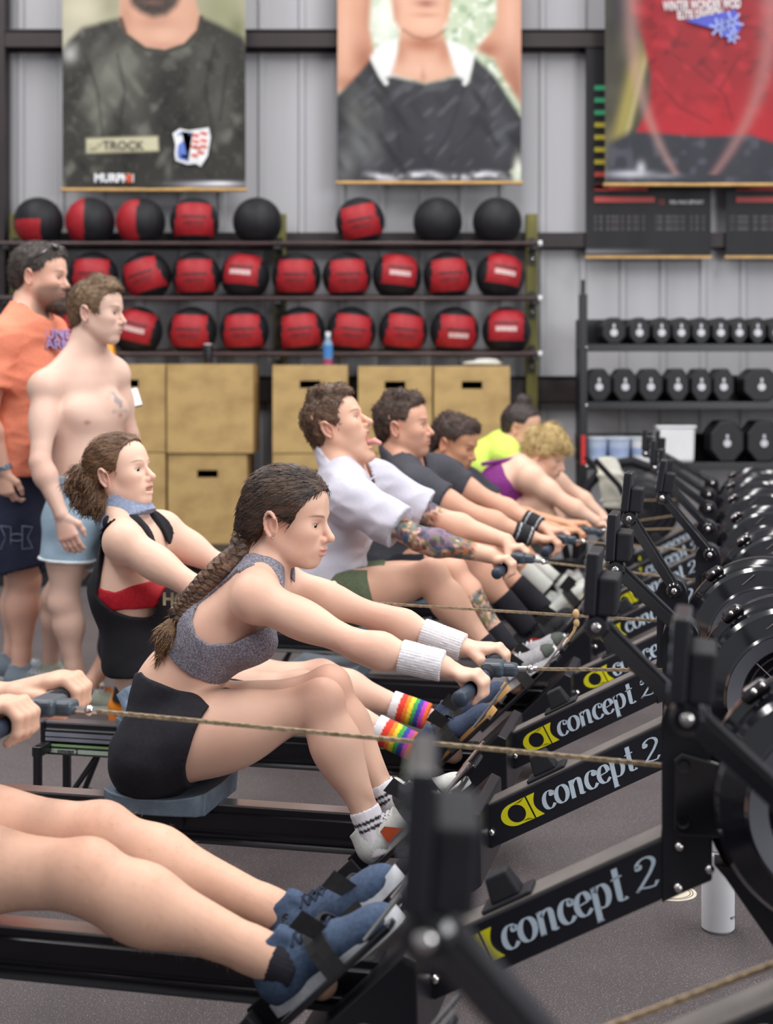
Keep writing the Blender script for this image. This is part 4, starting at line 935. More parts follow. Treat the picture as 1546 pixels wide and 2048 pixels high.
def surf_multi(F, res, fine=()):
    """coarse skin with finer patches (head, hands) cut in"""
    Vt, Q = surf(F, res); keep = np.ones(len(Q), bool); ctr = Vt[Q].mean(1)
    for lo, hi, r in fine: keep &= ~np.all((ctr > lo) & (ctr < hi), 1)
    Vs, Qs, n = [Vt], [Q[keep]], len(Vt)
    for j, (lo, hi, r) in enumerate(fine):
        v2, q2 = surf(F, r, lo-4*r, hi+4*r)
        if len(q2) == 0: continue
        c2 = v2[q2].mean(1); m = np.all((c2 > lo-.6*res) & (c2 < hi+.6*res), 1)
        for lo2, hi2, r2 in fine[:j]: m &= ~np.all((c2 > lo2) & (c2 < hi2), 1)
        Vs.append(v2); Qs.append(q2[m]+n); n += len(v2)
    Vt = np.concatenate(Vs); Q = np.concatenate(Qs)
    used = np.zeros(len(Vt), bool); used[Q.ravel()] = True; mp = np.cumsum(used)-1
    return Vt[used], mp[Q]
def normals(Vt, Q):
    p = Vt[Q]; fn = np.cross(p[:, 2]-p[:, 0], p[:, 3]-p[:, 1]); N = np.zeros_like(Vt)
    for i in range(4): np.add.at(N, Q[:, i], fn)
    return N/(np.linalg.norm(N, axis=1, keepdims=True)+1e-12)
def waves(Vt, f, seed=0, n=7):
    """cheap 3-D noise: sum of randomly turned sines"""
    r = np.random.RandomState(seed); o = np.zeros(len(Vt))
    for i in range(n):
        d = r.normal(size=3); d /= np.linalg.norm(d); o += np.sin(Vt @ d*f*(0.6+.9*r.rand())+r.rand()*6.28)
    return o/n**.5
def to_obj(name, Vt, Q, m, parent, col=None):
    me = bpy.data.meshes.new(name); nv, nq = len(Vt), len(Q)
    me.vertices.add(nv); me.vertices.foreach_set('co', Vt.astype(np.float32).ravel())
    me.loops.add(nq*4); me.loops.foreach_set('vertex_index', Q.astype(np.int32).ravel())
    me.polygons.add(nq); me.polygons.foreach_set('loop_start', np.arange(nq, dtype=np.int32)*4)
    try: me.polygons.foreach_set('loop_total', np.full(nq, 4, np.int32))
    except Exception: pass
    me.polygons.foreach_set('use_smooth', np.ones(nq, bool)); me.update(calc_edges=True); me.validate()
    for q in (m if isinstance(m, (list, tuple)) else [m]): me.materials.append(q)
    if col is not None:
        at = me.color_attributes.new('Col', 'FLOAT_COLOR', 'POINT'); buf = np.ones((nv, 4), np.float32); buf[:, :3] = col; at.data.foreach_set('color', buf.ravel())
    o = bpy.data.objects.new(name, me); link(o, parent); return o
def solid(name, F, res, m, parent, wrinkle=0.0, wf=60, seed=0, col=None, disp=None):
    Vt, Q = surf(F, res)
    if len(Q) == 0: return None
    if wrinkle or disp:
        N = normals(Vt, Q)
        if wrinkle: Vt = Vt+N*(wrinkle*waves(Vt, wf, seed))[:, None]
        if disp: Vt = Vt+N*disp(Vt)[:, None]
    return to_obj(name, Vt, Q, m, parent, col(Vt) if col else None)
# ================================================================ figures
SKIN = mat('skin', '#d9ab92', 0.5, attr='Col', vary=0.05, scale=26, spec=0.35, sss=0.12, bump=0.03, bscale=300)
EYEW = mat('eye_white', '#e8e2dc', 0.2, vary=0.02); IRIS = mat('dark_iris', '#2c221e', 0.15, vary=0.1)
TEETH = mat('teeth', '#ece6da', .3); TONGUE = mat('tongue', '#d08c88', .4)
def hairmat(name, c1, c2, rough=.42): return mat(name, c1, rough, color2=c2, scale=9, stretch=(1, 6, 6), bump=.5, bscale=26, spec=.45, lo=.3, hi=.7)
def cloth(name, c, rough=.8, vary=.06, c2=None, **kw): return mat(name, c, rough, vary=vary, color2=c2, scale=kw.pop('scale', 120), bump=.12, bscale=500, spec=.2, **kw)

MALE = dict(hipw=.165, hipd=.118, waw=.15, wad=.108, chw=.165, chd=.12, upw=.13, upd=.085, neck=.056, delt=.060, ua=(.050, .043), fa=(.043, .029), th=(.088, .058), cf=(.054, .036), calf=.052)
FEM = dict(hipw=.168, hipd=.115, waw=.125, wad=.09, chw=.138, chd=.103, upw=.112, upd=.072, neck=.045, delt=.049, ua=(.042, .036), fa=(.037, .025), th=(.088, .053), cf=(.050, .031), calf=.048)

def head_frame(pitch=0, yaw=0, roll=0):
    R = Matrix.Rotation(-math.radians(yaw), 3, 'Z') @ Matrix.Rotation(-math.radians(pitch), 3, 'Y') @ Matrix.Rotation(math.radians(roll), 3, 'X')
    return np.array(R)
class Head:
    def __init__(s, c, pitch=0, yaw=0, roll=0, scale=1.0, fem=False): s.c = V3(c); s.R = head_frame(pitch, yaw, roll); s.k = scale; s.fem = fem
    def p(s, x, y, z): return s.c+s.R @ np.array([x, y, z])*s.k
    def loc(s, Vt): return ((Vt-s.c) @ s.R)/s.k
    def build(s, F, open_mouth=0.0, nose=1.0, jaw=1.0, lid=.0042):
        k = s.k; P = s.p; R = s.R; f = s.fem
        def E(x, y, z, a, b, c, kk=.02, op='u', R2=None): F.ell(P(x, y, z), (a*k, b*k, c*k), R if R2 is None else R @ R2, kk*k, op)
        def C(a, b, ra, rb, kk=.015, op='u'): F.cone(P(*a), P(*b), ra*k, rb*k, kk*k, op)
        jw = (.88 if f else 1.0)*jaw; mo = open_mouth; cz = .006 if f else 0.0
        E(-.012, 0, .030, .097, .076, .088, .0); E(.034, 0, .040, .055, .062, .055, .03); E(.034, 0, -.03, .056, .059, .064, .03)
        E(.047, 0, -.070-.5*mo+cz*.5, .043, .042*jw, .038+.4*mo, .03)
        E(.077, 0, -.096-mo+cz, .0165*jw, .0165*jw, .0155, .018)
        for sy in (-1, 1):
            C((-.010, sy*.055, -.040), (.064, sy*.017, -.098-mo*.9+cz), (.016 if f else .019)*jw, .013*jw, .025)
            E(.055, sy*.037, -.022, .029, .022, .025, .02)
        C((.080, -.026, .018), (.080, .026, .018), .009 if f else .0115, .009 if f else .0115, .018)
        # nose
        C((.0845, 0, .010), (.1065*nose, 0, -.0275), .0078, .0102, .010); E(.1085*nose, 0, -.0305, .0118, .0108, .0100, .006)
        for sy in (-1, 1): E(.0955, sy*.0125, -.0365, .0115, .0078, .0085, .006)
        # mouth
        E(.078, 0, -.049, .017, .024, .016, .014)
        for sy in (-1, 1): E(.040, sy*.033, -.056, .034, .020*jw, .030, .02)
        E(.076, 0, -.062, .021, .028, .021, .015)
        if mo > .004:
            E(.100, 0, -.064-.45*mo, .036, .022, .006+.48*mo, .004, 's')
            E(.0935, 0, -.0555, .0075, .022, .0055, .005); E(.089, 0, -.072-.95*mo, .0095, .020, .0065, .004)
        else:
            fl = .0015 if f else 0; E(.0968+fl, 0, -.0568, .0070+fl, .0205, .0055, .004); E(.0955+fl, 0, -.0690, .0072+fl, .0175, .0062, .004)
            C((.1025, -.018, -.0628), (.1025, .018, -.0628), .0016, .0016, .003, 's')
        # eyes: sockets, lids with an opening
        for sy in (-1, 1):
            E(.095, sy*.031, -.001, .015, .019, .0105, .014, 's'); E(.0715, sy*.0305, -.001, .0142, .0142, .0138, .005)
            if lid > 0: E(.0865, sy*.0315, -.0025, .012, .0148, lid*1.08, .002, 's')
            # ears
            tilt = np.array(Matrix.Rotation(math.radians(-14), 3, 'Y') @ Matrix.Rotation(math.radians(sy*24), 3, 'Z'))
            E(-.010, sy*.078, -.010, .0185, .0062, .0305, .006, 'u', tilt)
            ctr = np.array([-.010, sy*.081, -.010])
            arcp = [ctr+tilt @ np.array([.0175*math.cos(a)*(1 if a < 3.6 else .8), sy*.004, .029*math.sin(a)]) for a in [.5+i*.42 for i in range(10)]]
            for i in range(len(arcp)-1): C(tuple(arcp[i]), tuple(arcp[i+1]), .0042, .0042, .003)
            E(-.005, sy*.0880, -.010, .0095, .0085, .0165, .003, 's', tilt)
    def parts(s, parent, lid=.0042, gaze=0.0):
        for sy in (-1, 1):
            c = s.p(.0725, sy*.0305, -.0015); b = MB(); b.ball((0, 0, 0), .0122*s.k, 14, 10)
            d = s.R @ unit((1, sy*.12-gaze*.3, -.12)); mi = []
            for f in b.f:
                m = sum((Vector(b.v[i]) for i in f), Vector())/len(f); mi.append(1 if m.normalized().dot(Vector(d)) > .86 else 0)
            b.mi = mi; b.v = [tuple(Vector(q)+Vector(c)) for q in b.v]
            b.build('eye', [EYEW, IRIS], parent)
    def paint(s, Vt, col, lip='#b9716a', brow='#4a3a30', stub=None, stub_a=.3, browz=.021, lash='#3a2c28', lipa=.75):
        L = s.loc(Vt); x, y, z = L.T; ay = np.abs(y)
        near = (np.linalg.norm(L, axis=1) < .16)
        def mix(w, c): w = np.clip(w, 0, 1)[:, None]*near[:, None]; col[:] = col*(1-w)+np.array(lin(c))*w
        mix(np.exp(-((x-.055)/.03)**2-((ay-.042)/.02)**2-((z+.028)/.022)**2)*.35, '#cf8577')          # cheeks
        mix(np.exp(-((x-.108)/.012)**2-((z+.032)/.014)**2)*.3, '#cf8577')
        mix(np.exp(-((ay-.085)/.014)**2-((x+.01)/.022)**2-((z+.01)/.03)**2)*.45, '#c8796a')
        if stub: mix(stub_a*((x > .0) & (z < -.02))*np.clip((-.024-z+(x-.05)*.15)/.02, 0, 1)*np.clip((x+.005)/.03, 0, 1), stub)
        mix(lipa*np.exp(-((x-.097)/.010)**4-(y/.019)**4-((z+.063)/.0095)**4), lip)
        mix(.85*np.exp(-((ay-.033)/.0185)**4-((z-browz-.003+9.*(ay-.036)**2)/(.0026 if s.fem else .0036))**2)*(x > .05), brow)
        mix(.8*np.exp(-((ay-.031)/.0125)**4-((z-.0028)/.0026)**2)*(x > .07)*(x < .094), lash)
        mix(.30*np.exp(-((ay-.031)/.016)**4-((z+.001)/.009)**2)*(x > .06), '#b07a68')
    def hair(s, parent, m, line, t=.010, wr=.0025, wf=140, res=.0032, extra=None, tuft=None, top=0.0, seed=1, ear=True):
        """hair cap kept above a hairline given as (x, z) points in the head's own frame"""
        F = Fld(); k = s.k
        F.ell(s.p(-.012, 0, .030), ((.097+t)*k, (.076+t*.8)*k, (.088+t+top)*k), s.R, 0); F.ell(s.p(.030, 0, .042), ((.055+t)*k, (.062+t*.8)*k, (.055+t+top)*k), s.R, .03*k)
        F.ell(s.p(-.055, 0, -.025), (.045*k, (.052+t*.5)*k, .05*k), s.R, .03*k)
        if extra: extra(F, s)
        xs = [a for a, b in line]; zs = [b for a, b in line]
        def cutf(X, Y, Z):
            dx, dy, dz = X-s.c[0], Y-s.c[1], Z-s.c[2]
            lx = (dx*s.R[0, 0]+dy*s.R[1, 0]+dz*s.R[2, 0])/k; lz = (dx*s.R[0, 2]+dy*s.R[1, 2]+dz*s.R[2, 2])/k
            return (np.interp(lx, xs, zs)-lz)*k*.7
        F.fn(cutf)
        if ear:
            for sy in (-1, 1): F.ell(s.p(-.008, sy*.085, -.012), (.021*k, .022*k, .031*k), s.R, .004*k, 's')
        o = solid('hair', F, res, m, parent, wr, wf, seed)
        if tuft: tufts(o, m, *tuft, R=s.R, k=s.k, seed=seed)
        return o
def tufts(o, m, n, length, comb, lift, spread=.28, R=None, k=1.0, seed=1, w=.0011, name='hair_strands'):
    """many fine combed locks rooted on a hair mesh"""
    me = o.data; nv = len(me.vertices); co = np.empty(nv*3, np.float32); me.vertices.foreach_get('co', co); co = co.reshape(-1, 3).astype(float); no = np.empty(nv*3, np.float32); me.vertices.foreach_get('normal', no); no = no.reshape(-1, 3).astype(float)
    rs = np.random.RandomState(seed); i = rs.choice(nv, n); p = co[i]; N = no[i]; c = np.array(comb, float); c = R @ c if R is not None else c
    T = c+rs.normal(size=(n, 3))*spread; T = T-N*(T*N).sum(1)[:, None]; T /= np.linalg.norm(T, axis=1)[:, None]+1e-9; S = np.cross(N, T)*w*k*(.6+.8*rs.rand(n))[:, None]
    L = (length*k*(.5+.8*rs.rand(n)))[:, None]; lf = lift*(.5+rs.rand(n))[:, None]
    a = p-N*.001; b1 = p+T*L*.5+N*(L*lf*.7+.0012); e = p+T*L+N*L*lf*.8
    V = np.stack([a-S, a+S, b1-S*.9, b1+S*.9, b1+N*.0012, e], 1).reshape(-1, 3); o6 = np.arange(n)[:, None]*6
    tri = np.concatenate([o6+np.array(q) for q in ((0, 4, 2), (0, 1, 4), (1, 3, 4), (2, 4, 5), (4, 3, 5))])
    me2 = bpy.data.meshes.new(name); me2.from_pydata(V.tolist(), [], tri.tolist()); me2.materials.append(m); me2.polygons.foreach_set('use_smooth', [True]*len(tri)); me2.update()
    h = bpy.data.objects.new(name, me2); link(h, o); h['kind'] = 'stuff'; return h

def torso(F, J, B, lat=(0, 1, 0), g=0.0, upto=None):
    """trunk from pelvis to collar; g grows it for clothing"""
    e = lambda a, b: (a+g, b+g)
    F.econe(J['pel'], J['wai'], e(B['hipw'], B['hipd']), e(B['waw'], B['wad']), lat, .0)
    F.econe(J['wai'], J['che'], e(B['waw'], B['wad']), e(B['chw'], B['chd']), lat, .06)
    F.econe(J['che'], J['upc'], e(B['chw'], B['chd']), e(B['upw'], B['upd']), lat, .05)
    for s in 'NF':
        F.cone((V3(J['upc'])+V3(J['che'])*.25)/1.25, J['sh'+s], .062*B['chd']/.12+g, B['delt']+g, .05)
        F.ell(J['sh'+s], B['delt']+g, None, .03)
def neckp(F, J, H, B, g=0.0):
    F.cone(V3(J['upc']), H.p(-.020, 0, -.055), B['neck']*1.08+g, B['neck']*.98+g, .035)
    for s in 'NF': F.cone(H.p(-.03, 0, -.085), V3(J['sh'+s]), B['neck']*.70+g, B['delt']*.66+g, .055)
def arm(F, J, B, s, g=0.0, hand=True, lean=1.0):
    a, b, c = V3(J['sh'+s]), V3(J['el'+s]), V3(J['wr'+s]); ua, fa = B['ua'], B['fa']
    F.cone(a, b, ua[0]+g, ua[1]*.92+g, .03); F.ell(a+(b-a)*.42, (np.linalg.norm(b-a)*.30, ua[0]*1.06+g, ua[0]*1.06+g), frame(b-a), .03)
    F.cone(b, b+(c-b)*.28, ua[1]*.92+g, fa[0]+g, .02); F.econe(b+(c-b)*.28, c, (fa[0]+g, fa[0]+g), (fa[1]*1.12+g, fa[1]*.9+g), (0, 1, 0), .02)
    F.ell(b+(c-b)*.22, (np.linalg.norm(c-b)*.24, fa[0]*1.08+g, fa[0]*1.08+g), frame(c-b), .02)
def frame(d):
    d = unit(d); u = np.cross(d, (0, 1, 0)); u = u/(np.linalg.norm(u)+1e-9) if np.linalg.norm(u) > .1 else np.array([1., 0, 0]); return np.stack([d, np.cross(u, d), u], 1)
def leg(F, J, B, s, foot=None):
    a, b, c = V3(J['hip'+s]), V3(J['kn'+s]), V3(J['an'+s]); th, cf = B['th'], B['cf']
    F.cone(a, b, th[0], th[1]*.95, .05); F.ell(a+(b-a)*.36, (np.linalg.norm(b-a)*.36, th[0]*1.0, th[0]*1.03), frame(b-a), .05)
    F.ell(b, th[1]*.98, None, .03); d = unit(c-b); fw = unit(b-(a+c)/2)
    F.ell(b+fw*.014, (th[1]*.62,)*3, None, .03)
    F.cone(b, b+(c-b)*.3, th[1]*.9, cf[0], .02); F.cone(b+(c-b)*.3, b+(c-b)*.88, cf[0], cf[1]*.93, .03); F.cone(b+(c-b)*.86, c, cf[1]*.93, cf[1], .02)
    F.ell(b+(c-b)*.30-fw*.018, (np.linalg.norm(c-b)*.26, B['calf'], B['calf']*.95), frame(c-b), .04)
    if foot is not None: F.cone(c, foot, cf[1], .026, .02)
def grip_hand(F, wr, g, sy, k=1.0):
    """hand closed over the handle: palm above, four fingers round the front, thumb underneath; sy = -1 near, +1 far"""
    wr, g = V3(wr), V3(g); d = unit((g+np.array([-.02, 0, .02]))-wr); kn = g+np.array([-.020, 0, .031])*k
    F.econe(wr, kn, (.029*k, .019*k), (.042*k, .0165*k), (0, 1, 0), .02)
    for i, (o, ln) in enumerate(((.030, .95), (.010, 1.05), (-.010, 1.0), (-.029, .85))):
        y = -sy*o*k; f = lambda a, b: g+np.array([a*k, y, b*k])
        pts = [f(-.024, .029), f(.010*ln, .0335), f(.0315*ln, .0155), f(.0305*ln, -.0120), f(.008, -.0290)]
        rr = [.0105, .0102, .0095, .0088, .0080]
        for j in range(4): F.cone(pts[j], pts[j+1], rr[j]*k, rr[j+1]*k, .004 if j else .010)
    yi = -sy*.048*k; t0 = wr+(kn-wr)*.40+np.array([0, yi*.55, -.004])
    pts = [t0, g+np.array([-.030*k, yi, .004*k]), g+np.array([-.014*k, yi*1.05, -.021*k]), g+np.array([.010*k, yi*.82, -.0275*k])]
    for j, r in enumerate(((.017, .0135), (.0135, .0112), (.0112, .0092))): F.cone(pts[j], pts[j+1], r[0]*k, r[1]*k, .010 if j == 0 else .004)
def open_hand(F, wr, d, side, curl=.5, k=1.0, thumb=1):
    """relaxed hanging hand: d = forearm direction, side = direction across the knuckles from little finger to index"""
    wr, d = V3(wr), unit(d); sd = unit(V3(side)-d*float(V3(side) @ d)); n = np.cross(sd, d)      # n = palm side
    kn = wr+d*.088*k; F.econe(wr, kn, (.027*k, .019*k), (.041*k, .0155*k), sd, .015)
    for o, ln in ((.029, .9), (.0095, 1.0), (-.0095, .95), (-.028, .78)):
        p = kn+sd*o*k; a = .25*curl; c = d
        for j, (l, r0, r1) in enumerate(((.040, .0102, .0095), (.027, .0095, .0086), (.021, .0086, .0074))):
            a += curl*(.55+.15*j); c = d*math.cos(a)+n*math.sin(a); q = p+c*l*ln*k; F.cone(p, q, r0*k, r1*k, .006 if j == 0 else .003); p = q
    t0 = wr+d*.026*k+sd*.022*k; t1 = t0+(d*.7+sd*.62+n*.35)*.040*k; t2 = t1+(d*.92+sd*.15+n*.35)*.030*k; t3 = t2+(d*.95-sd*.05+n*.3)*.022*k
    for p, q, r0, r1 in ((t0, t1, .016, .0125), (t1, t2, .0125, .0105), (t2, t3, .0105, .0085)): F.cone(p, q, r0*k, r1*k, .008)

def xf(mb, H, ex, ey, ez): mb.v = [tuple(V3(H)+ex*q[0]+ey*q[1]+ez*q[2]) for q in mb.v]; return mb
def shoe(parent, heel, toe, up, upper, sole, lace, accent=None, L=None, k=1.0, heel_tab=None, stripe=None):
    """laced trainer standing on the line heel-toe"""
    heel, toe = V3(heel), V3(toe); ex = unit(toe-heel); Ln = np.linalg.norm(toe-heel) if L is None else L; up = V3(up); ez = unit(up-ex*float(up @ ex)); ey = np.cross(ez, ex); s = Ln/.285
    F = Fld(); F.ell((.050, 0, .046), (.050, .0355, .046), None, 0); F.econe((.055, 0, .050), (.155, 0, .044), (.036, .042), (.0425, .036), (0, 1, 0), .03); F.ell((.215, 0, .030), (.066, .0455, .034), None, .035)
    F.econe((.052, 0, .055), (.058, 0, .102), (.0345, .047), (.033, .043), (0, 1, 0), .02); F.ell((.100, 0, .098), (.011, .021, .022), np.array(Matrix.Rotation(-.35, 3, 'Y')), .010)
    F.ell((.056, 0, .128), (.036, .0265, .036), None, .010, 's'); F.plane((0, 0, .016), (0, 0, -1))
    Vt, Q = surf(F, .0045); Vt = Vt*s
    Vw = heel+Vt[:, :1]*ex+Vt[:, 1:2]*ey+Vt[:, 2:]*ez; up_o = to_obj('shoe', Vw, Q, upper, parent)
    n = 36; out = []
    for i in range(n):
        a = 2*PI*i/n; x = .1425+.1455*math.copysign(abs(math.cos(a))**.8, math.cos(a)); w = .036+.012*math.exp(-((x-.205)/.06)**2)-.004*math.exp(-((x-.12)/.04)**2)
        out.append((x, w*math.copysign(abs(math.sin(a))**.72, math.sin(a))))
    b = MB(); vs = [(x*s, y*s, (0.006*max(0, (x-.2)/.09)**2)*s) for x, y in out]+[(x*s, y*s, (.024+.010*max(0, (x-.2)/.09)**2)*s) for x, y in out]
    b.add(vs, [tuple(range(n-1, -1, -1)), tuple(range(n, 2*n))]+[(i, (i+1) % n, (i+1) % n+n, i+n) for i in range(n)])
    xf(b, heel, ex, ey, ez).build('sole', sole, up_o, smooth=True, angle=.8)
    b = MB()
    for i in range(5):
        x = .104+.016*i; z = .0945-.0036*i
        for sg in (-1, 1): b.tube([(q[0]*s, q[1]*s, q[2]*s) for q in ((x, -.024, z-.012), (x+.008*sg, -.008, z+.001), (x+.008*sg, .008, z+.001), (x, .024, z-.012))], .0026*s, 6)
    xf(b, heel, ex, ey, ez).build('laces', lace, up_o)
    if accent is not None:
        for sy in (-1, 1):
            b = MB(); b.add([(x*s, sy*y*s, z*s) for x, y, z in ((.10, .0445, .030), (.16, .0475, .030), (.125, .0445, .068), (.105, .0435, .066))], [(0, 1, 2, 3), (3, 2, 1, 0)])
            xf(b, heel, ex, ey, ez).build('side_flash', accent, up_o, smooth=False)
    if stripe is not None:
        F2 = Fld(); F2.ell((.225, 0, .026), (.062, .0475, .036), None, 0); F2.plane((.250, 0, 0), (-1, 0, -.15)); F2.plane((0, 0, .014), (0, 0, -1)); v2, q2 = surf(F2, .005); v2 = v2*s
        to_obj('toe_cap', heel+v2[:, :1]*ex+v2[:, 1:2]*ey+v2[:, 2:]*ez, q2, stripe, up_o)
    return up_o
def tube_cloth(name, a, b, ra, rb, m, parent, bands=None, rib=0, res=.004, ext=.0):
    """sock, cuff or wristband around a limb from a to b; bands = [(fraction, colour)]"""
    a, b = V3(a), V3(b); F = Fld().cone(a-(b-a)*.3, b+(b-a)*.3, ra, rb, 0); F.plane(a, a-b); F.plane(b, b-a); ax = unit(b-a); Ln = np.linalg.norm(b-a)
    def col(Vt):
        t = ((Vt-a) @ ax)/Ln; c = np.zeros((len(Vt), 3))
        for f, h in bands: c[t >= f] = lin(h)
        return c
    fr = frame(ax)
    dp = (lambda Vt: rib*np.sin(np.arctan2((Vt-a) @ fr[:, 1], (Vt-a) @ fr[:, 2])*34)) if rib else None
    return solid(name, F, res, m, parent, 0, 60, 0, col if bands else None, dp)
def skin_obj(parent, F, H, J, tone, res=.008, hres=.003, hands=(), blush=(), paint=None, hres2=.0035, tattoo=None, headkw=None, name='body'):
    fine = [(H.c-np.array([.125, .11, .125])*H.k, H.c+np.array([.145, .11, .15])*H.k, hres)]
    for h in hands: fine.append((V3(h)-.075, V3(h)+.075, hres2))
    Vt, Q = surf_multi(F, res, fine); col = np.tile(np.array(lin(tone)), (len(Vt), 1)).astype(float)
    m = waves(Vt, 34, 5, 9)[:, None]; col *= 1+.035*m*np.array([.6, 1, 1.1])
    for p, r, c, a in blush:
        w = (a*np.exp(-(np.linalg.norm(Vt-V3(p), axis=1)/r)**2))[:, None]; col = col*(1-w)+np.array(lin(c))*w
    if tattoo is not None: col = tattoo(Vt, col)
    H.paint(Vt, col, **(headkw or {}))
    if paint is not None: paint(Vt, col)
    return to_obj(name, Vt, Q, SKIN, parent, np.clip(col, 0, 1))

def folds(Vt, f, seed=0, stretch=(1, 1, 1)):
    """sharp-crested fabric folds"""
    a = waves(Vt*np.array(stretch), f, seed, 5); b = waves(Vt*np.array(stretch), f*1.9, seed+9, 5); return (1-np.abs(a)*1.4)*.7+(1-np.abs(b)*1.4)*.3

def fval(F):
    """a Fld as a plain distance function, for cutting one solid by another"""
    def f(X, Y, Z):
        g = None
        for fn, a, b_, k, op in F.p:
            d = fn(X, Y, Z)
            if g is None: g = d; continue
            if op == 'u': h = np.clip(.5+.5*(g-d)/max(k, 1e-6), 0, 1); g = g+(d-g)*h-k*h*(1-h)
            elif op == 's': g = np.maximum(g, -d)
            else: g = np.maximum(g, d)
        return g
    return f
# ---------------------------------------------------------------- helpers for the rowers
def rower(k, px, label):
    """px: joint name -> (column, row, metres beyond the machine's centre line)"""
    root = empty('person', (*NECK[k], 0), -TH); tag(root, label, 'person', 'rowers on the machines')
    J = {n: np.array(loc(k, *q)) for n, q in px.items()}
    return root, J
PLA = math.atan2(.235, .24); PN = np.array([-math.sin(PLA), 0, math.cos(PLA)]); PT = np.array([math.cos(PLA), 0, math.sin(PLA)])
def plate(sy, t=-.14, n=.052): return np.array([-.545, sy*.105, .268])+PT*t+PN*n
def grips(k, s=.165): 
    g = np.array(GRIP[k]); dz = -.022*((s-.03)/.215)**1.5; dx = .004-.030*((s-.03)/.215)**1.6
    return g+np.array([dx, -s, dz]), g+np.array([dx, s, dz])
def joints_blush(J, a=.28):
    return [(J[n], .07, '#c9826f', a) for n in ('knN', 'knF', 'elN', 'elF') if n in J]
def lerp(a, b, t): return V3(a)+(V3(b)-V3(a))*t

# ================================================================ woman in the grey sports bra (machine B)
root, J = rower('B', dict(pel=(325, 1490, 0), wai=(352, 1372, 0), che=(440, 1252, 0), upc=(512, 1178, 0), shN=(512, 1197, -.150), shF=(555, 1165, .150), elN=(718, 1292, -.185), elF=(765, 1238, .185),
                          wrN=(885, 1332, -.175), wrF=(926, 1295, .175), hipN=(335, 1500, -.085), hipF=(345, 1490, .085), knN=(642, 1404, -.09), knF=(658, 1375, .085), anN=(752, 1678, -.10), anF=(785, 1620, .10)),
                'woman in grey sports bra and black shorts with long braid, rowing')
B = dict(FEM, th=(.090, .050), hipw=.165, hipd=.105, waw=.118, wad=.082, chw=.135, chd=.098)
H = Head(loc('B', 576, 1036, 0), -8, 3, 0, 1.03, True)
gN, gF = grips('B', .170)
F = Fld(); torso(F, J, B); neckp(F, J, H, B); H.build(F, lid=.0042, nose=1.02)
for s in 'NF': arm(F, J, B, s); leg(F, J, B, s)
for sy in (-1, 1): F.ell(lerp(J['pel'], J['wai'], -.12)+np.array([-.004, sy*.075, -.01]), (.084, .085, .084), None, .05)
grip_hand(F, J['wrN'], gN, -1, .92); grip_hand(F, J['wrF'], gF, 1, .92)
hN, tN = loc('B', 750, 1742, -.10), loc('B', 876, 1615, -.10); hF, tF = loc('B', 775, 1660, .10), loc('B', 903, 1592, .10)
F.cone(J['anN'], lerp(hN, tN, .35)+np.array([0, 0, .03]), .030, .026, .02); F.cone(J['anF'], lerp(hF, tF, .35)+np.array([0, 0, .03]), .030, .026, .02)
HM2 = hairmat('dark_brown_hair', '#241a17', '#584032'); HM2t = hairmat('light_brown_hair_tips', '#5d4330', '#94714c')
skin_obj(root, F, H, J, '#e4b8a2', .007, .0024, (gN, gF), joints_blush(J)+[(J['anN'], .05, '#cf9a84', .3)], headkw=dict(lip='#bd6f6c', brow='#4b382f', browz=.019))
H.parts(root)
def ex2(F, s): F.ell(s.p(-.070, 0, -.010), (.052, .056, .058), s.R, .03); F.ell(s.p(-.098, 0, -.045), (.028, .034, .03), s.R, .025)
H.hair(root, HM2, [(-.14, -.09), (-.08, -.078), (-.055, -.060), (-.035, -.02), (-.012, .018), (.012, .004), (.030, -.004), (.042, .020), (.062, .058), (.085, .083), (.12, .10)], t=.009, wr=.0008, wf=170, res=.003, extra=ex2, tuft=(3000, .034, (-.8, 0, -.6), 0.0, .07))
# braid over the back: three strands, tie, tail
bpath = [H.p(-.098, -.01, -.05)]+[np.array(loc('B', u, v, s)) for u, v, s in ((478, 1108, -.04), (448, 1130, -.075), (415, 1160, -.09), (390, 1188, -.10), (372, 1208, -.105), (352, 1233, -.11))]
bp_ = np.array(bpath); seg = np.linspace(0, len(bp_)-1, 90); cc = np.stack([np.interp(seg, range(len(bp_)), bp_[:, i]) for i in range(3)], 1)
braid = MB()
for i in range(3):
    ph = 2*PI*i/3; pts = []
    for j, t in enumerate(seg):
        a = t*6.4+ph; w = .017*(1-.22*t/6); d = unit(cc[min(j+1, 89)]-cc[max(j-1, 0)]); n1 = unit(np.cross(d, (0, 1, 0)))
        pts.append(cc[j]+n1*w*math.sin(a)+np.array([0, 1, 0])*.009*math.sin(2*a))
    braid.tube(pts, [.0155*(1-.25*t/6) for t in seg], 8)
br_o = braid.build('braid', hairmat('braid_hair', '#3a2a22', '#6b4c37'), root)
MB().ball(bpath[0]+np.array([-.005, -.012, -.005]), .017, 12, 8).build('hair_tie', WHT, br_o); MB().ball(bpath[-1], (.016, .016, .019), 12, 8).build('hair_tie', BLKM, br_o)
F = Fld(); tl = [np.array(loc('B', u, v, s)) for u, v, s in ((350, 1240, -.11), (335, 1270, -.115), (318, 1318, -.115))]
F.cone(tl[0], tl[1], .011, .019, 0); F.cone(tl[1], tl[2], .019, .003, .02); bt = solid('braid_tail', F, .0035, HM2t, root, .0015, 160, 4); tufts(bt, HM2t, 500, .035, (-.45, 0, -.9), .1)
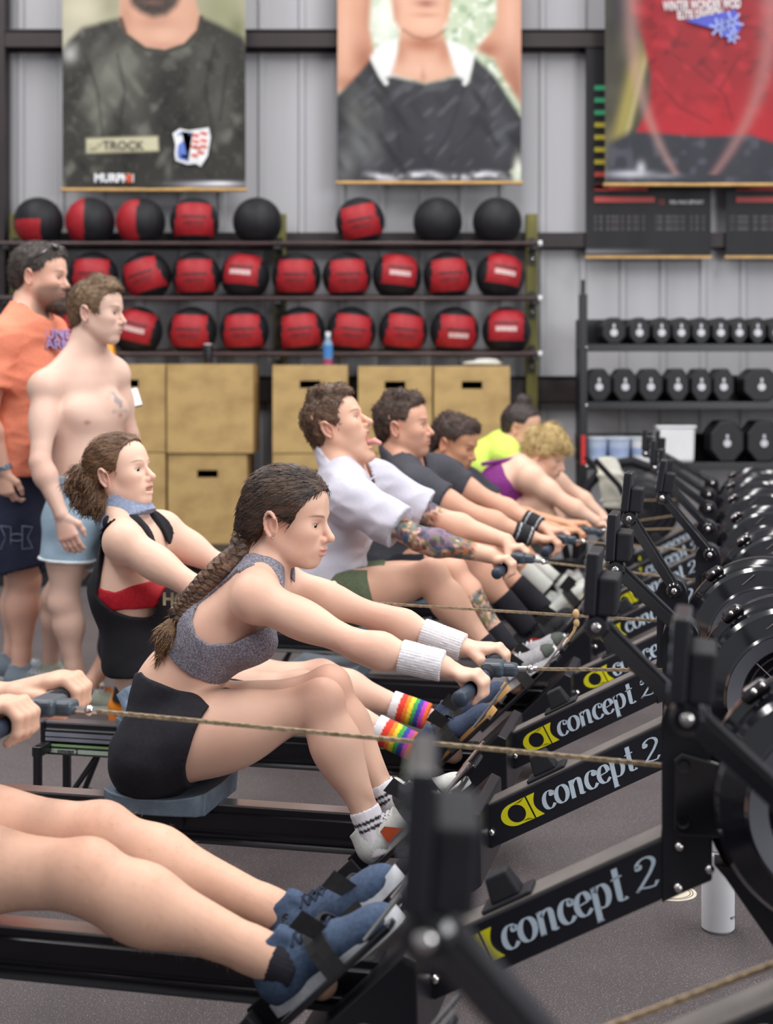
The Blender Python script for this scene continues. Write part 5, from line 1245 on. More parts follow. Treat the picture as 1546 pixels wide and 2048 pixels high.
# bra: follows the trunk, cut to its outline
GREYB = cloth('heather_grey_jersey', '#6d6a74', vary=.3, c2='#9b97a2', scale=240, lo=.42, hi=.62)
F = Fld(); torso(F, J, B, g=.0065); neckp(F, J, H, B, g=.005)
for sy in (-1, 1): F.ell(np.array(loc('B', 505, 1282, sy*.06)), (.062, .056, .058), None, .04)
lp = lambda pts, s=-.10, k='B': [(q.x, q.z) for q in [loc(k, u, v, s) for u, v in pts]]
F.poly(lp([(296, 1262), (332, 1225), (352, 1195), (398, 1150), (440, 1118), (490, 1118), (532, 1140), (540, 1172), (520, 1190), (500, 1155), (470, 1140), (430, 1165), (402, 1195), (396, 1235), (404, 1262), (430, 1282), (470, 1284), (520, 1262), (575, 1228), (620, 1260), (560, 1330), (470, 1402), (428, 1384), (392, 1352), (352, 1316), (318, 1282)]))
F.poly(lp([(344, 1212), (362, 1216), (359, 1283), (328, 1252)]), 's')
zc = float(loc('B', 450, 1205, -.1).z)
F.fn(lambda X, Y, Z: np.minimum(np.abs(Y)-.108, Z-zc)); F.ell(H.p(-.02, 0, -.11), (.075, .052, .09), None, 0, 's')
for s in 'NF':
    a, b = J['sh'+s], J['el'+s]; F.cone(lerp(a, b, .1), lerp(a, b, .5), .056, .05, 0, 's')
solid('sports_bra', F, .0042, GREYB, root, .0007, 120, 2)
Fb = Fld(); torso(Fb, J, B, g=.0075); neckp(Fb, J, H, B, g=.0065)
for sy in (-1, 1):
    F = Fld(); sp = [np.array(loc('B', u, v, -.001+s)) for u, v, s in ((388, 1245, -.10), (398, 1200, -.088), (428, 1160, -.076), (470, 1134, -.07), (505, 1128, -.068), (532, 1134, -.07), (558, 1150, -.074), (574, 1178, -.078), (574, 1215, -.082), (560, 1255, -.085))]
    for a, b in zip(sp[:-1], sp[1:]): F.cone(a*np.array([1, -sy, 1]), b*np.array([1, -sy, 1]), .027, .027, 0)
    F.fn(fval(Fb)); solid('shoulder_strap', F, .0042, GREYB, root)
# shorts
BSH = cloth('black_spandex', '#27262c', .7, vary=.12)
F = Fld(); torso(F, J, B, g=.006)
for sy in (-1, 1): F.ell(lerp(J['pel'], J['wai'], -.12)+np.array([-.004, sy*.075, -.01]), (.090,)*3, None, .05)
for s in 'NF': F.cone(J['hip'+s], lerp(J['hip'+s], J['kn'+s], .5), B['th'][0]+.008, B['th'][0]*.9+.007, .05); F.ell(lerp(J['hip'+s], J['kn'+s], .36), (.155, .097, .100), frame(V3(J['kn'+s])-V3(J['hip'+s])), .05)
F.poly(lp([(278, 1345), (330, 1362), (385, 1384), (432, 1404), (418, 1432), (392, 1520), (378, 1600), (200, 1620), (200, 1380)]))
solid('shorts', F, .0055, BSH, root, .0010, 90, 3)
WB = cloth('white_ribbed_terry', '#e6e2e6', .9)
for s in 'NF': tube_cloth('wristband', lerp(J['el'+s], J['wr'+s], .50), lerp(J['el'+s], J['wr'+s], 1.0), .0385, .0345, WB, root, rib=.0012, res=.003)
SOCKW = mat('white_sock_knit', '#e8e4e8', .9, attr='Col', vary=.04)
for s, h, t in (('N', hN, tN), ('F', hF, tF)):
    bnds = [(0, '#ece8ee'), (.22, '#2c2836'), (.29, '#ece8ee'), (.36, '#2c2836'), (.43, '#ece8ee')]
    tube_cloth('sock', lerp(J['kn'+s], J['an'+s], .78), V3(J['an'+s])+(unit(V3(J['an'+s])-V3(J['kn'+s])))*.035, .036, .038, SOCKW, root, bnds, .0006)
WSH = cloth('white_leather_shoe', '#d9dcd9', .5); REDP = mat('orange_red_flash', '#c4552f', .5)
shoe(root, hN, tN, PN, WSH, WHT, WHT, REDP, L=.245); shoe(root, hF, tF, PN, WSH, WHT, WHT, REDP, L=.245)
MB().ball(H.p(-.002, -.084, -.042), .0032, 8, 6).build('ear_stud', CHROME, root)

# ================================================================ woman in the black tank with rainbow socks (machine C)
root, J = rower('C', dict(pel=(330, 1388, 0), wai=(288, 1312, 0), che=(268, 1178, 0), upc=(268, 1085, 0), shN=(248, 1085, -.150), shF=(325, 1062, .150), elN=(395, 1180, -.19), elF=(445, 1135, .19),
                          wrN=(560, 1198, -.18), wrF=(590, 1168, .18), hipN=(338, 1400, -.085), hipF=(350, 1382, .085), knN=(598, 1380, -.09), knF=(640, 1357, .09), anN=(800, 1480, -.10), anF=(828, 1424, .10)),
                'woman with ponytail in black cut-off tank, red bra and rainbow socks')
B = dict(FEM, chw=.148, delt=.052, ua=(.046, .039))
H = Head(loc('C', 240, 945, 0), 10, 6, 0, .98, True); gN, gF = grips('C')
F = Fld(); torso(F, J, B); neckp(F, J, H, B); H.build(F, lid=.0048, open_mouth=.005)
for s in 'NF': arm(F, J, B, s); leg(F, J, B, s)
grip_hand(F, J['wrN'], gN, -1, .92); grip_hand(F, J['wrF'], gF, 1, .92)
hN, tN = loc('C', 862, 1552, -.10), loc('C', 992, 1428, -.10); hF, tF = loc('C', 892, 1500, .10), loc('C', 1006, 1396, .10)
F.cone(J['anN'], lerp(hN, tN, .35), .030, .026, .02); F.cone(J['anF'], lerp(hF, tF, .35), .030, .026, .02)
skin_obj(root, F, H, J, '#e6bea9', .0075, .003, (gN, gF), joints_blush(J), headkw=dict(lip='#b9736a', brow='#8a6a50', browz=.022))
H.parts(root)
HM3 = hairmat('auburn_brown_hair', '#4d3527', '#7d5a3c')
def ex3(F, s): F.ell(s.p(-.075, 0, -.015), (.045, .055, .055), s.R, .03)
H.hair(root, HM3, [(-.14, -.085), (-.08, -.075), (-.05, -.06), (-.03, -.012), (-.012, .016), (.010, .004), (.026, .006), (.038, .036), (.052, .072), (.075, .094), (.12, .11)], t=.008, wr=.0012, wf=150, res=.0036, extra=ex3, tuft=(2400, .032, (-.9, 0, -.25), .01, .12))
F = Fld(); q = [H.p(-.105, -.005, .012)]+[np.array(loc('C', u, v, s)) for u, v, s in ((158, 948, -.03), (146, 975, -.03), (160, 1002, -.03), (180, 1022, -.04))]
for i, r in enumerate(((.016, .024), (.024, .022), (.022, .02), (.02, .010))): F.cone(q[i], q[i+1], r[0], r[1], .015)
for u, v, r in ((188, 985, .035), (200, 1005, .033), (208, 1020, .024), (185, 962, .03), (220, 1000, .03)): F.ell(loc('C', u, v, -.03), (r, r*1.1, r*1.1), None, .02)
F.ell(loc('C', 172, 975, -.03), (.010, .05, .012), None, .012, 's')
pt = solid('ponytail', F, .0036, HM3, root, .0034, 120, 9); tufts(pt, HM3, 1200, .03, (-.3, 0, -1), .25, w=.0014)
MB().lathe([(.017, -.006), (.022, 0), (.017, .006)], H.p(-.107, -.005, .010), 'x', 14).build('hair_tie', mat('cream_hair_tie', '#cbbd9a', .7), root)
# neck gaiter
GAI = cloth('slate_blue_fleece', '#8a94ad', .9, vary=.15)
n0, n1 = H.p(-.012, 0, -.082), H.p(.004, 0, -.150); F = Fld().econe(n0, n1, (.066, .068), (.086, .092), (0, 1, 0), 0); F.plane(n0+np.array([0, 0, .012]), unit(n0-n1)+np.array([-.1, 0, 0])); F.plane(n1, n1-n0)
F.ell(n0+np.array([0.0, 0, .034]), (.056, .056, .034), None, .004, 's'); solid('neck_gaiter', F, .004, GAI, root, .0016, 90, 2)
# red bra, then the loose tank with deep arm openings
REDB = cloth('red_bra_jersey', '#b01e2c', .6, vary=.15); F = Fld(); torso(F, J, B, g=.006)
for sy in (-1, 1): F.ell(V3(J['che'])+np.array([.085, sy*.065, -.02]), (.055, .06, .055), None, .03)
F.poly(lp([(170, 1165), (240, 1180), (300, 1162), (325, 1150), (318, 1180), (318, 1212), (300, 1216), (238, 1218), (170, 1188)], -.12, 'C'))
for s in 'NF': F.cone(J['sh'+s], lerp(J['sh'+s], J['el'+s], .5), .056, .05, 0, 's')
solid('red_bra', F, .005, REDB, root, .0012, 100, 2)
TANK = cloth('black_cotton_tank', '#242328', .85); F = Fld(); torso(F, J, B, g=.016)
for sy in (-1, 1): F.ell(V3(J['che'])+np.array([.085, sy*.06, -.02]), (.068, .072, .07), None, .04)
F.econe(J['wai'], lerp(J['wai'], J['pel'], .55), (.15, .11), (.165, .12), (0, 1, 0), .03)
F.poly(lp([(150, 1060), (205, 1030), (262, 1010), (300, 1040), (372, 1128), (440, 1150), (440, 1320), (345, 1330), (300, 1338), (240, 1338), (150, 1290)], 0, 'C'))
F.poly(lp([(196, 1105), (212, 1062), (240, 1030), (282, 1034), (300, 1062), (318, 1095), (322, 1150), (316, 1195), (308, 1228), (290, 1238), (262, 1232), (228, 1215), (202, 1190)], -.13, 'C'), 's')
F.ell(H.p(-.005, 0, -.13), (.062, .072, .05), None, 0, 's')
solid('tank_top', F, .005, TANK, root, .0022, 60, 3)
Fb = Fld(); torso(Fb, J, B, g=.013); neckp(Fb, J, H, B, g=.012)
for sy in (-1, 1):
    F = Fld(); sp = [np.array(loc('C', *q)) for q in ((222, 1046, -.078), (268, 1046, -.075), (300, 1066, -.07), (325, 1098, -.068), (345, 1135, -.066), (350, 1175, -.066))]
    for a, b in zip(sp[:-1], sp[1:]): F.cone(a*np.array([1, -sy, 1]), b*np.array([1, -sy, 1]), .026, .026, 0)
    F.fn(fval(Fb)); solid('tank_strap', F, .005, TANK, root)
BEIGE = mat('pale_beige_print', '#c9b493', .7)
tk = V3(loc('C', 328, 1208, -.165)); text_mesh('HOU', .050, 'tank_lettering', BEIGE, root, tuple(tk+np.array([0, -.012, 0])), (PI/2, 0, 0), bold=.002)
DEN = cloth('light_wash_denim', '#b9c9dc', .9, vary=.2, c2='#8fa6c2', scale=60); F = Fld(); torso(F, J, B, g=.011)
for s in 'NF': F.cone(J['hip'+s], lerp(J['hip'+s], J['kn'+s], .30), .100, .100, .05, cut=(lerp(J['hip'+s], J['kn'+s], .24), V3(J['kn'+s])-V3(J['hip'+s])))
F.plane(lerp(J['pel'], J['wai'], .55), V3(J['wai'])-V3(J['pel'])); solid('denim_shorts', F, .006, DEN, root, .0016, 90, 5)
RBW = [(0, '#f2ecf0'), (.22, '#e8412e'), (.38, '#f2882b'), (.48, '#f3d33a'), (.58, '#3fa34d'), (.68, '#3b3f9f'), (.80, '#c33fb0'), (.9, '#ef6a2c')]
for s in 'NF': tube_cloth('rainbow_sock', lerp(J['kn'+s], J['an'+s], .76), V3(J['an'+s])+unit(V3(J['an'+s])-V3(J['kn'+s]))*.045, .041, .041, SOCKW, root, RBW, .0004)
NAVY = cloth('navy_suede_shoe', '#3c465c', .8, vary=.15); GUM = mat('gum_sole', '#b98a4e', .6); NVL = cloth('navy_lace', '#2b3344', .8)
shoe(root, hN, tN, PN, NAVY, GUM, NVL, None, L=.27); shoe(root, hF, tF, PN, NAVY, GUM, NVL, None, L=.27)

# ================================================================ man in the white tee with tattooed arms (machine D)
def tee(root, J, B, m, H, hem, g=.016, sl=.62, res=.0065, name='tee', extra=None, wr=.0022, sw=.020, collar=.52):
    F = Fld(); torso(F, J, B, g=g); 
    if extra: extra(F)
    for s in 'NF':
        a, b = V3(J['sh'+s]), V3(J['el'+s]); F.cone(a, lerp(a, b, sl+.15), B['delt']+g, B['ua'][0]+sw, .04, cut=(lerp(a, b, sl), (b-a)))
    neckp(F, J, H, B, g=.010); F.plane(hem[0], hem[1])
    t = unit(V3(J['upc'])-V3(J['wai'])); f = np.array([t[2], 0, -t[0]]); pc = lerp(J['upc'], H.p(-.020, 0, -.055), collar); nn = unit(t+.42*f); ax_ = unit(H.p(-.020, 0, -.055)-V3(J['upc'])); rr = B['neck']+.045
    def hole(X, Y, Z):
        dx, dy, dz = X-pc[0], Y-pc[1], Z-pc[2]; al = dx*ax_[0]+dy*ax_[1]+dz*ax_[2]; ds = np.sqrt(np.maximum(dx*dx+dy*dy+dz*dz-al*al, 0)); return np.minimum(dx*nn[0]+dy*nn[1]+dz*nn[2], rr-ds)
    F.fn(hole)
    return solid(name, F, res, m, root, 0, 46, 7, None, lambda Vt: wr*1.2*folds(Vt, 48, 7, (.8, .5, 1.3)))
def shorts(root, J, B, m, frac, res=.0065, g=.014, flare=.012, name='shorts', wr=.002, waist=.75):
    F = Fld(); torso(F, J, B, g=g)
    for s in 'NF':
        a, b = V3(J['hip'+s]), V3(J['kn'+s]); F.cone(a, lerp(a, b, frac+.1), B['th'][0]+g, B['th'][0]*(1-.25*frac)+g+flare, .05, cut=(lerp(a, b, frac), b-a))
        F.ell(lerp(a, b, .30), (np.linalg.norm(b-a)*.30, B['th'][0]+g*.9, B['th'][0]+g), frame(b-a), .04)
    F.plane(lerp(J['pel'], J['wai'], waist), V3(J['wai'])-V3(J['pel'])); 
    return F, lambda: solid(name, F, res, m, root, 0, 55, 11, None, lambda Vt: wr*1.3*folds(Vt, 30, 11))
root, J = rower('D', dict(pel=(655, 1195, 0), wai=(648, 1118, 0), che=(670, 1040, 0), upc=(692, 972, 0), shN=(702, 1000, -.19), shF=(752, 968, .19), elN=(838, 1078, -.225), elF=(888, 1043, .225),
                          wrN=(978, 1110, -.19), wrF=(1012, 1082, .19), hipN=(668, 1205, -.095), hipF=(690, 1192, .095), knN=(862, 1152, -.11), knF=(900, 1142, .11), anN=(985, 1312, -.105), anF=(1005, 1285, .105)),
                'man in white tee with tattooed arms shouting, tongue out, while rowing')
B = dict(MALE, th=(.080, .056)); H = Head(loc('D', 672, 850, 0), 20, 0, 0, 1.06); gN, gF = grips('D', .18)
F = Fld(); torso(F, J, B); neckp(F, J, H, B); H.build(F, open_mouth=.042, nose=1.05, lid=.0016)
for s in 'NF': arm(F, J, B, s); leg(F, J, B, s)
grip_hand(F, J['wrN'], gN, -1); grip_hand(F, J['wrF'], gF, 1)
hN, tN = loc('D', 988, 1404, -.10), loc('D', 1112, 1312, -.10); hF, tF = loc('D', 1012, 1376, .10), loc('D', 1124, 1294, .10)
F.cone(J['anN'], lerp(hN, tN, .35), .034, .028, .02); F.cone(J['anF'], lerp(hF, tF, .35), .034, .028, .02)
def inked(J, segs):
    def f(Vt, col):
        for a, b, r, t0, t1 in segs:
            a, b = V3(a), V3(b); d = b-a; L = np.linalg.norm(d); t = ((Vt-a) @ d)/L**2; dist = np.linalg.norm(Vt-a-np.clip(t, 0, 1)[:, None]*d, axis=1)
            w = np.clip((r-dist)/.004, 0, 1)*np.clip((t-t0)/.04, 0, 1)*np.clip((t1-t)/.08, 0, 1)
            n1, n2, n3 = waves(Vt, 120, 21), waves(Vt, 90, 22), waves(Vt, 150, 23)
            pal = [('#3f6f66', n1 > .35), ('#5a4a72', n2 > .6), ('#a8603f', n2 < -.55), ('#34333b', n3 > .55), ('#6a7a4a', (n1 < -.7)), ('#34333b', np.abs(n1-n2) < .10), ('#3b5f78', (n3 < -.8))]
            for c, m in pal: mm = (w*m*.78)[:, None]; col = col*(1-mm)+np.array(lin(c))*mm
        return col
    return f
skin_obj(root, F, H, J, '#dfb098', .0085, .003, (gN, gF), joints_blush(J), tattoo=inked(J, [(J['shN'], J['elN'], .08, .5, 1.05), (J['elN'], J['wrN'], .075, -.05, .82), (J['shF'], J['elF'], .08, .5, .95), (J['knF'], J['anF'], .075, .35, .8)]), headkw=dict(lip='#b87068', brow='#7a5a44', stub='#b58a72', stub_a=.25, lipa=.5))
H.parts(root)
HM4 = hairmat('wavy_brown_hair', '#3d2c24', '#6e5039')
def ex4(F, s):
    for x, y, z, r in ((.055, -.02, .098, .026), (.04, .02, .108, .028), (.07, .0, .086, .02), (.01, -.02, .118, .028), (-.03, 0, .118, .03)): F.ell(s.p(x, y, z), (r*1.2, r*1.3, r), s.R, .02)
HLM = [(-.14, -.07), (-.085, -.075), (-.06, -.062), (-.035, -.03), (-.020, .006), (.010, .010), (.016, -.020), (.030, -.016), (.036, .022), (.046, .052), (.066, .074), (.09, .088), (.12, .10)]
H.hair(root, HM4, HLM, t=.004, wr=.0030, wf=150, res=.0036, extra=ex4, tuft=(3200, .015, (.3, 0, -.35), .28))
F = Fld().econe(H.p(.060, 0, -.084), H.p(.108, 0, -.096), (.018, .010), (.016, .010), H.R[:, 1], 0); F.econe(H.p(.108, 0, -.096), H.p(.122, 0, -.108), (.016, .010), (.014, .008), H.R[:, 1], .008); solid('tongue', F, .003, TONGUE, root)
b = MB()
for i in range(6): b.box(H.p(.0885-.0018*(abs(i-2.5))**1.5, -.0125+.005*i, -.0635), (.005, .0046, .008), Matrix(H.R.tolist()))
b.build('upper_teeth', TEETH, root, smooth=False)
WT = cloth('white_cotton_tee', '#c6c3d0', .85, vary=.03)
def bx4(F): F.econe(J['wai'], lerp(J['wai'], J['pel'], .7), (.175, .13), (.185, .135), (0, 1, 0), .04)
tee(root, J, B, WT, H, (lerp(J['pel'], J['wai'], .12), V3(J['pel'])-V3(J['wai'])), sl=.72, extra=bx4, sw=.030, wr=.0042)
OLV = cloth('olive_shorts', '#5d6650', .85, vary=.12); F, go = shorts(root, J, B, OLV, .40, flare=.02); go()
BSOCK = cloth('black_sock', '#2a2930', .9)
for s in 'NF': tube_cloth('sock', lerp(J['kn'+s], J['an'+s], .80), V3(J['an'+s])+unit(V3(J['an'+s])-V3(J['kn'+s]))*.04, .042, .042, BSOCK, root, None, .0006)
GSH = cloth('grey_mesh_shoe', '#a5a3a8', .7, vary=.12); LW = cloth('pale_lace', '#cfd0d2', .8)
shoe(root, hN, tN, PN, GSH, WHT, LW, WHT, L=.285, stripe=cloth('dark_toe_rubber', '#4a4f4a', .6)); shoe(root, hF, tF, PN, GSH, WHT, LW, WHT, L=.285, stripe=cloth('dark_toe_rubber', '#4a4f4a', .6))
wp = MB().box(loc('D', 640, 1172, -.175), (.07, .03, .04)); wp.build('belt_pouch', cloth('slate_belt_pouch', '#4c525c', .8), root, smooth=False, bevel=.008)

# ================================================================ man in the charcoal tee with wristbands (machine E)
root, J = rower('E', dict(pel=(775, 1150, 0), wai=(772, 1085, 0), che=(795, 1012, 0), upc=(808, 955, 0), shN=(832, 975, -.195), shF=(880, 950, .19), elN=(962, 1036, -.225), elF=(990, 1008, .225),
                          wrN=(1062, 1074, -.19), wrF=(1080, 1052, .19), hipN=(785, 1158, -.095), hipF=(800, 1148, .095), knN=(938, 1118, -.11), knF=(962, 1105, .11), anN=(1042, 1240, -.105), anF=(1072, 1205, .105)),
                'man with fade haircut in charcoal tee and black wristband, rowing')
B = dict(MALE); H = Head(loc('E', 806, 852, 0), 2, 0, 0, 1.10); gN, gF = grips('E', .18)
F = Fld(); torso(F, J, B); neckp(F, J, H, B); H.build(F, lid=.0042, jaw=1.05)
for s in 'NF': arm(F, J, B, s); leg(F, J, B, s)
grip_hand(F, J['wrN'], gN, -1); grip_hand(F, J['wrF'], gF, 1)
skin_obj(root, F, H, J, '#daa68d', .0095, .0034, (gN, gF), joints_blush(J), headkw=dict(lip='#ae6a62', brow='#4a362c', stub='#9a6f5e', stub_a=.4), hres2=.0045)
H.parts(root)
HM5 = hairmat('dark_wavy_hair', '#2e221e', '#54392c')
def ex5(F, s):
    for x, y, z, r in ((.052, -.02, .098, .025), (.035, .02, .108, .028), (.066, .0, .086, .018), (.0, -.02, .116, .028), (-.04, 0, .11, .032), (-.075, 0, .06, .035)): F.ell(s.p(x, y, z), (r*1.2, r*1.3, r), s.R, .02)
HLF = [(-.14, -.07), (-.085, -.075), (-.06, -.055), (-.04, -.01), (-.02, .022), (.010, .026), (.026, .024), (.034, .040), (.044, .062), (.066, .080), (.09, .095), (.12, .11)]
H.hair(root, HM5, HLF, t=.004, wr=.0030, wf=140, res=.004, extra=ex5, tuft=(3000, .015, (.3, 0, -.35), .28))
CHT = cloth('charcoal_tee', '#46464d', .85, vary=.1); tee(root, J, B, CHT, H, (lerp(J['pel'], J['wai'], .1), V3(J['pel'])-V3(J['wai'])), sl=.45, res=.008, extra=lambda F: F.econe(J['wai'], lerp(J['wai'], J['pel'], .7), (.172, .13), (.18, .132), (0, 1, 0), .04))
F, go = shorts(root, J, B, cloth('black_shorts', '#29282e', .85), .5, res=.008); go()
for s in 'NF':
    w_ = tube_cloth('wristband', lerp(J['el'+s], J['wr'+s], .66), lerp(J['el'+s], J['wr'+s], 1.02), .0415, .039, mat('wristband_knit', '#2a2a2e', .9, attr='Col'), root, [(0, '#232328'), (.2, '#cfcfd2'), (.25, '#232328'), (.82, '#cfcfd2'), (.87, '#232328')], .0006, res=.004)
    tube_cloth('sock', lerp(J['kn'+s], J['an'+s], .62), V3(J['an'+s])+unit(V3(J['an'+s])-V3(J['kn'+s]))*.05, .050, .044, BSOCK, root, None, .0006)
    sy = -1 if s == 'N' else 1; shoe(root, plate(sy), plate(sy, .14), PN, cloth('black_mesh_shoe', '#2a2a2e', .7, vary=.3), mat('black_sole', '#29292d', .7), cloth('black_lace', '#333238', .8), mat('red_flash', '#d03a34', .5), L=.285)

# ================================================================ bowed man in the dark tee (machine F)
root, J = rower('F', dict(pel=(842, 1108, 0), wai=(848, 1050, 0), che=(872, 990, 0), upc=(890, 948, 0), shN=(915, 972, -.19), shF=(932, 968, .19), elN=(1010, 1034, -.22), elF=(1028, 1030, .22),
                          wrN=(1105, 1056, -.19), wrF=(1120, 1046, .19), hipN=(852, 1115, -.095), hipF=(865, 1105, .095), knN=(988, 1082, -.11), knF=(1005, 1072, .11), anN=(1078, 1165, -.105), anF=(1092, 1148, .105)),
                'dark-haired man in dark grey tee bowed over his handle')
B = dict(MALE, wad=.12); H = Head(loc('F', 908, 886, 0), -20, 12, 0, 1.12); gN, gF = grips('F', .18)
F = Fld(); torso(F, J, B); neckp(F, J, H, B); H.build(F, lid=.002)
for s in 'NF': arm(F, J, B, s); leg(F, J, B, s)
grip_hand(F, J['wrN'], gN, -1); grip_hand(F, J['wrF'], gF, 1)
skin_obj(root, F, H, J, '#cf9878', .010, .0036, (gN, gF), joints_blush(J), headkw=dict(lip='#a2655c', brow='#3a2a22', stub='#8d6450', stub_a=.35), hres2=.005)
H.parts(root)
def ex6(F, s):
    F.ell(s.p(.05, 0, .098), (.04, .05, .03), s.R, .02); F.ell(s.p(-.07, .02, .085), (.04, .04, .035), s.R, .02)
H.hair(root, hairmat('dark_cropped_hair', '#2b1f1c', '#4a2f28'), HLF[:-3]+[(.07, .07), (.095, .085), (.12, .10)], t=.009, wr=.002, wf=160, res=.0042, extra=ex6, tuft=(2200, .016, (.4, 0, -.35), .4))
DKT = cloth('dark_grey_tee', '#3d3d44', .85, vary=.1); tee(root, J, B, DKT, H, (lerp(J['pel'], J['wai'], .1), V3(J['pel'])-V3(J['wai'])), sl=.55, res=.009)
F, go = shorts(root, J, B, cloth('navy_black_shorts', '#2a2a33', .85), .5, res=.009); go()
for s in 'NF':
    tube_cloth('sock', lerp(J['kn'+s], J['an'+s], .66), V3(J['an'+s])+unit(V3(J['an'+s])-V3(J['kn'+s]))*.05, .046, .044, cloth('white_crew_sock', '#dcdcd6', .9), root, None)
    sy = -1 if s == 'N' else 1; shoe(root, plate(sy), plate(sy, .14), PN, cloth('white_knit_shoe', '#dcdfda', .7), mat('cream_sole', '#cfc8b4', .6), LW, None, L=.285)

# ================================================================ blonde rower in purple (machine G)
root, J = rower('G', dict(pel=(985, 1072, 0), wai=(982, 1022, 0), che=(1012, 975, 0), upc=(1045, 942, 0), shN=(1062, 958, -.175), shF=(1082, 944, .175), elN=(1135, 1010, -.20), elF=(1155, 992, .20),
                          wrN=(1192, 1042, -.18), wrF=(1203, 1030, .18), hipN=(992, 1078, -.095), hipF=(1000, 1068, .095), knN=(1078, 1008, -.13), knF=(1092, 1000, .12), anN=(1112, 1092, -.105), anF=(1128, 1076, .105)),
                'blonde short-haired person in purple sports top leaning far forward')
B = dict(FEM, hipw=.19, hipd=.14, waw=.165, wad=.135, chw=.165, chd=.13, upw=.14, upd=.10, neck=.052, delt=.068, ua=(.058, .046), fa=(.045, .029), th=(.105, .068), cf=(.062, .038), calf=.06)
H = Head(loc('G', 1092, 908, 0), -24, 18, 0, 1.10, True); gN, gF = grips('G', .17)
F = Fld(); torso(F, J, B); neckp(F, J, H, B); H.build(F, lid=.002)
for s in 'NF': arm(F, J, B, s); leg(F, J, B, s)
grip_hand(F, J['wrN'], gN, -1); grip_hand(F, J['wrF'], gF, 1)
skin_obj(root, F, H, J, '#e8bfa8', .011, .004, (gN, gF), joints_blush(J), headkw=dict(lip='#b5736a', brow='#b49468'), hres2=.005)
H.parts(root)
def ex7(F, s):
    for x, y, z, r in ((.06, -.03, .075, .035), (.03, -.05, .085, .035), (-.02, 0, .115, .04), (-.07, 0, .06, .045), (.07, .02, .06, .03), (-.07, -.02, -.02, .04), (.035, -.06, .045, .03)): F.ell(s.p(x, y, z), (r*1.2, r*1.1, r), s.R, .02)
H.hair(root, hairmat('tousled_blonde_hair', '#a98a55', '#dcc48c'), [(-.14, -.07), (-.085, -.07), (-.05, -.05), (-.02, -.01), (.015, .0), (.036, .018), (.05, .035), (.075, .045), (.12, .06)], t=.014, wr=.005, wf=110, res=.0048, extra=ex7, tuft=(2600, .034, (.2, -.2, -.5), .4))
PUR = cloth('purple_sports_top', '#7a2f78', .7, vary=.2); F = Fld(); torso(F, J, B, g=.010)
F.poly(lp([(900, 1090), (900, 960), (962, 920), (1000, 926), (1014, 950), (1034, 980), (1060, 996), (1080, 1000), (1110, 1010), (1080, 1060), (1010, 1075), (990, 1062)], -.12, 'G'))
solid('sports_top', F, .009, PUR, root, .0015, 70, 3)
F = Fld().cone(np.array(loc('G', 966, 928, -.10)), np.array(loc('G', 1052, 914, -.05)), .012, .012, 0); solid('shoulder_strap', F, .005, PUR, root)
F, go = shorts(root, J, B, cloth('dark_purple_shorts', '#33303c', .8), .3, res=.009); go()
for s in 'NF': sy = -1 if s == 'N' else 1; shoe(root, plate(sy), plate(sy, .14), PN, cloth('white_knit_shoe', '#dcdfda', .7), mat('cream_sole', '#cfc8b4', .6), LW, None, L=.27)

# ================================================================ rower in the neon yellow tee (machine H)
root, J = rower('H', dict(pel=(930, 1045, 0), wai=(940, 992, 0), che=(975, 935, 0), upc=(1005, 898, 0), shN=(1012, 915, -.18), shF=(1035, 902, .18), elN=(1082, 962, -.20), elF=(1098, 950, .20),
                          wrN=(1140, 995, -.18), wrF=(1150, 985, .18), hipN=(938, 1050, -.095), hipF=(946, 1044, .095), knN=(1052, 1000, -.11), knF=(1062, 992, .11), anN=(1110, 1050, -.105), anF=(1120, 1042, .105)),
                'rower in neon yellow tee with dark hair bun at the far end')
B = dict(MALE, waw=.17, wad=.14, chw=.18, chd=.14, upw=.15, upd=.10); H = Head(loc('H', 1043, 854, 0), -12, 6, 0, 1.12); gN, gF = grips('H', .18)
F = Fld(); torso(F, J, B); neckp(F, J, H, B); H.build(F, lid=.003)
for s in 'NF': arm(F, J, B, s); leg(F, J, B, s)
grip_hand(F, J['wrN'], gN, -1); grip_hand(F, J['wrF'], gF, 1)
skin_obj(root, F, H, J, '#deb096', .012, .0044, (), joints_blush(J), headkw=dict(lip='#ae6a62', brow='#3a2a22'))
H.parts(root)
def ex8(F, s): F.ell(s.p(-.02, 0, .14), (.048, .045, .04), s.R, .02)
H.hair(root, hairmat('black_bun_hair', '#211b1c', '#3a2c2a'), HLF[:-2]+[(.09, .09), (.12, .10)], t=.012, wr=.002, wf=150, res=.0048, extra=ex8)
NEON = cloth('neon_yellow_tee', '#d3ee6c', .8, vary=.06); tee(root, J, B, NEON, H, (lerp(J['pel'], J['wai'], .0), V3(J['pel'])-V3(J['wai'])), sl=.6, res=.010)
MB().box(lerp(J['che'], J['upc'], .6)+np.array([-.115, -.07, .045]), (.05, .10, .07), Matrix.Rotation(-.6, 3, 'Y')).build('pink_print', mat('pink_print', '#e0508c', .7), root, smooth=False, bevel=.008)
F, go = shorts(root, J, B, cloth('black_shorts', '#29282e', .85), .5, res=.010); go()
for s in 'NF': sy = -1 if s == 'N' else 1; shoe(root, plate(sy), plate(sy, .14), PN, cloth('black_mesh_shoe', '#2a2a2e', .7), mat('black_sole', '#29292d', .7), LW, None, L=.285)

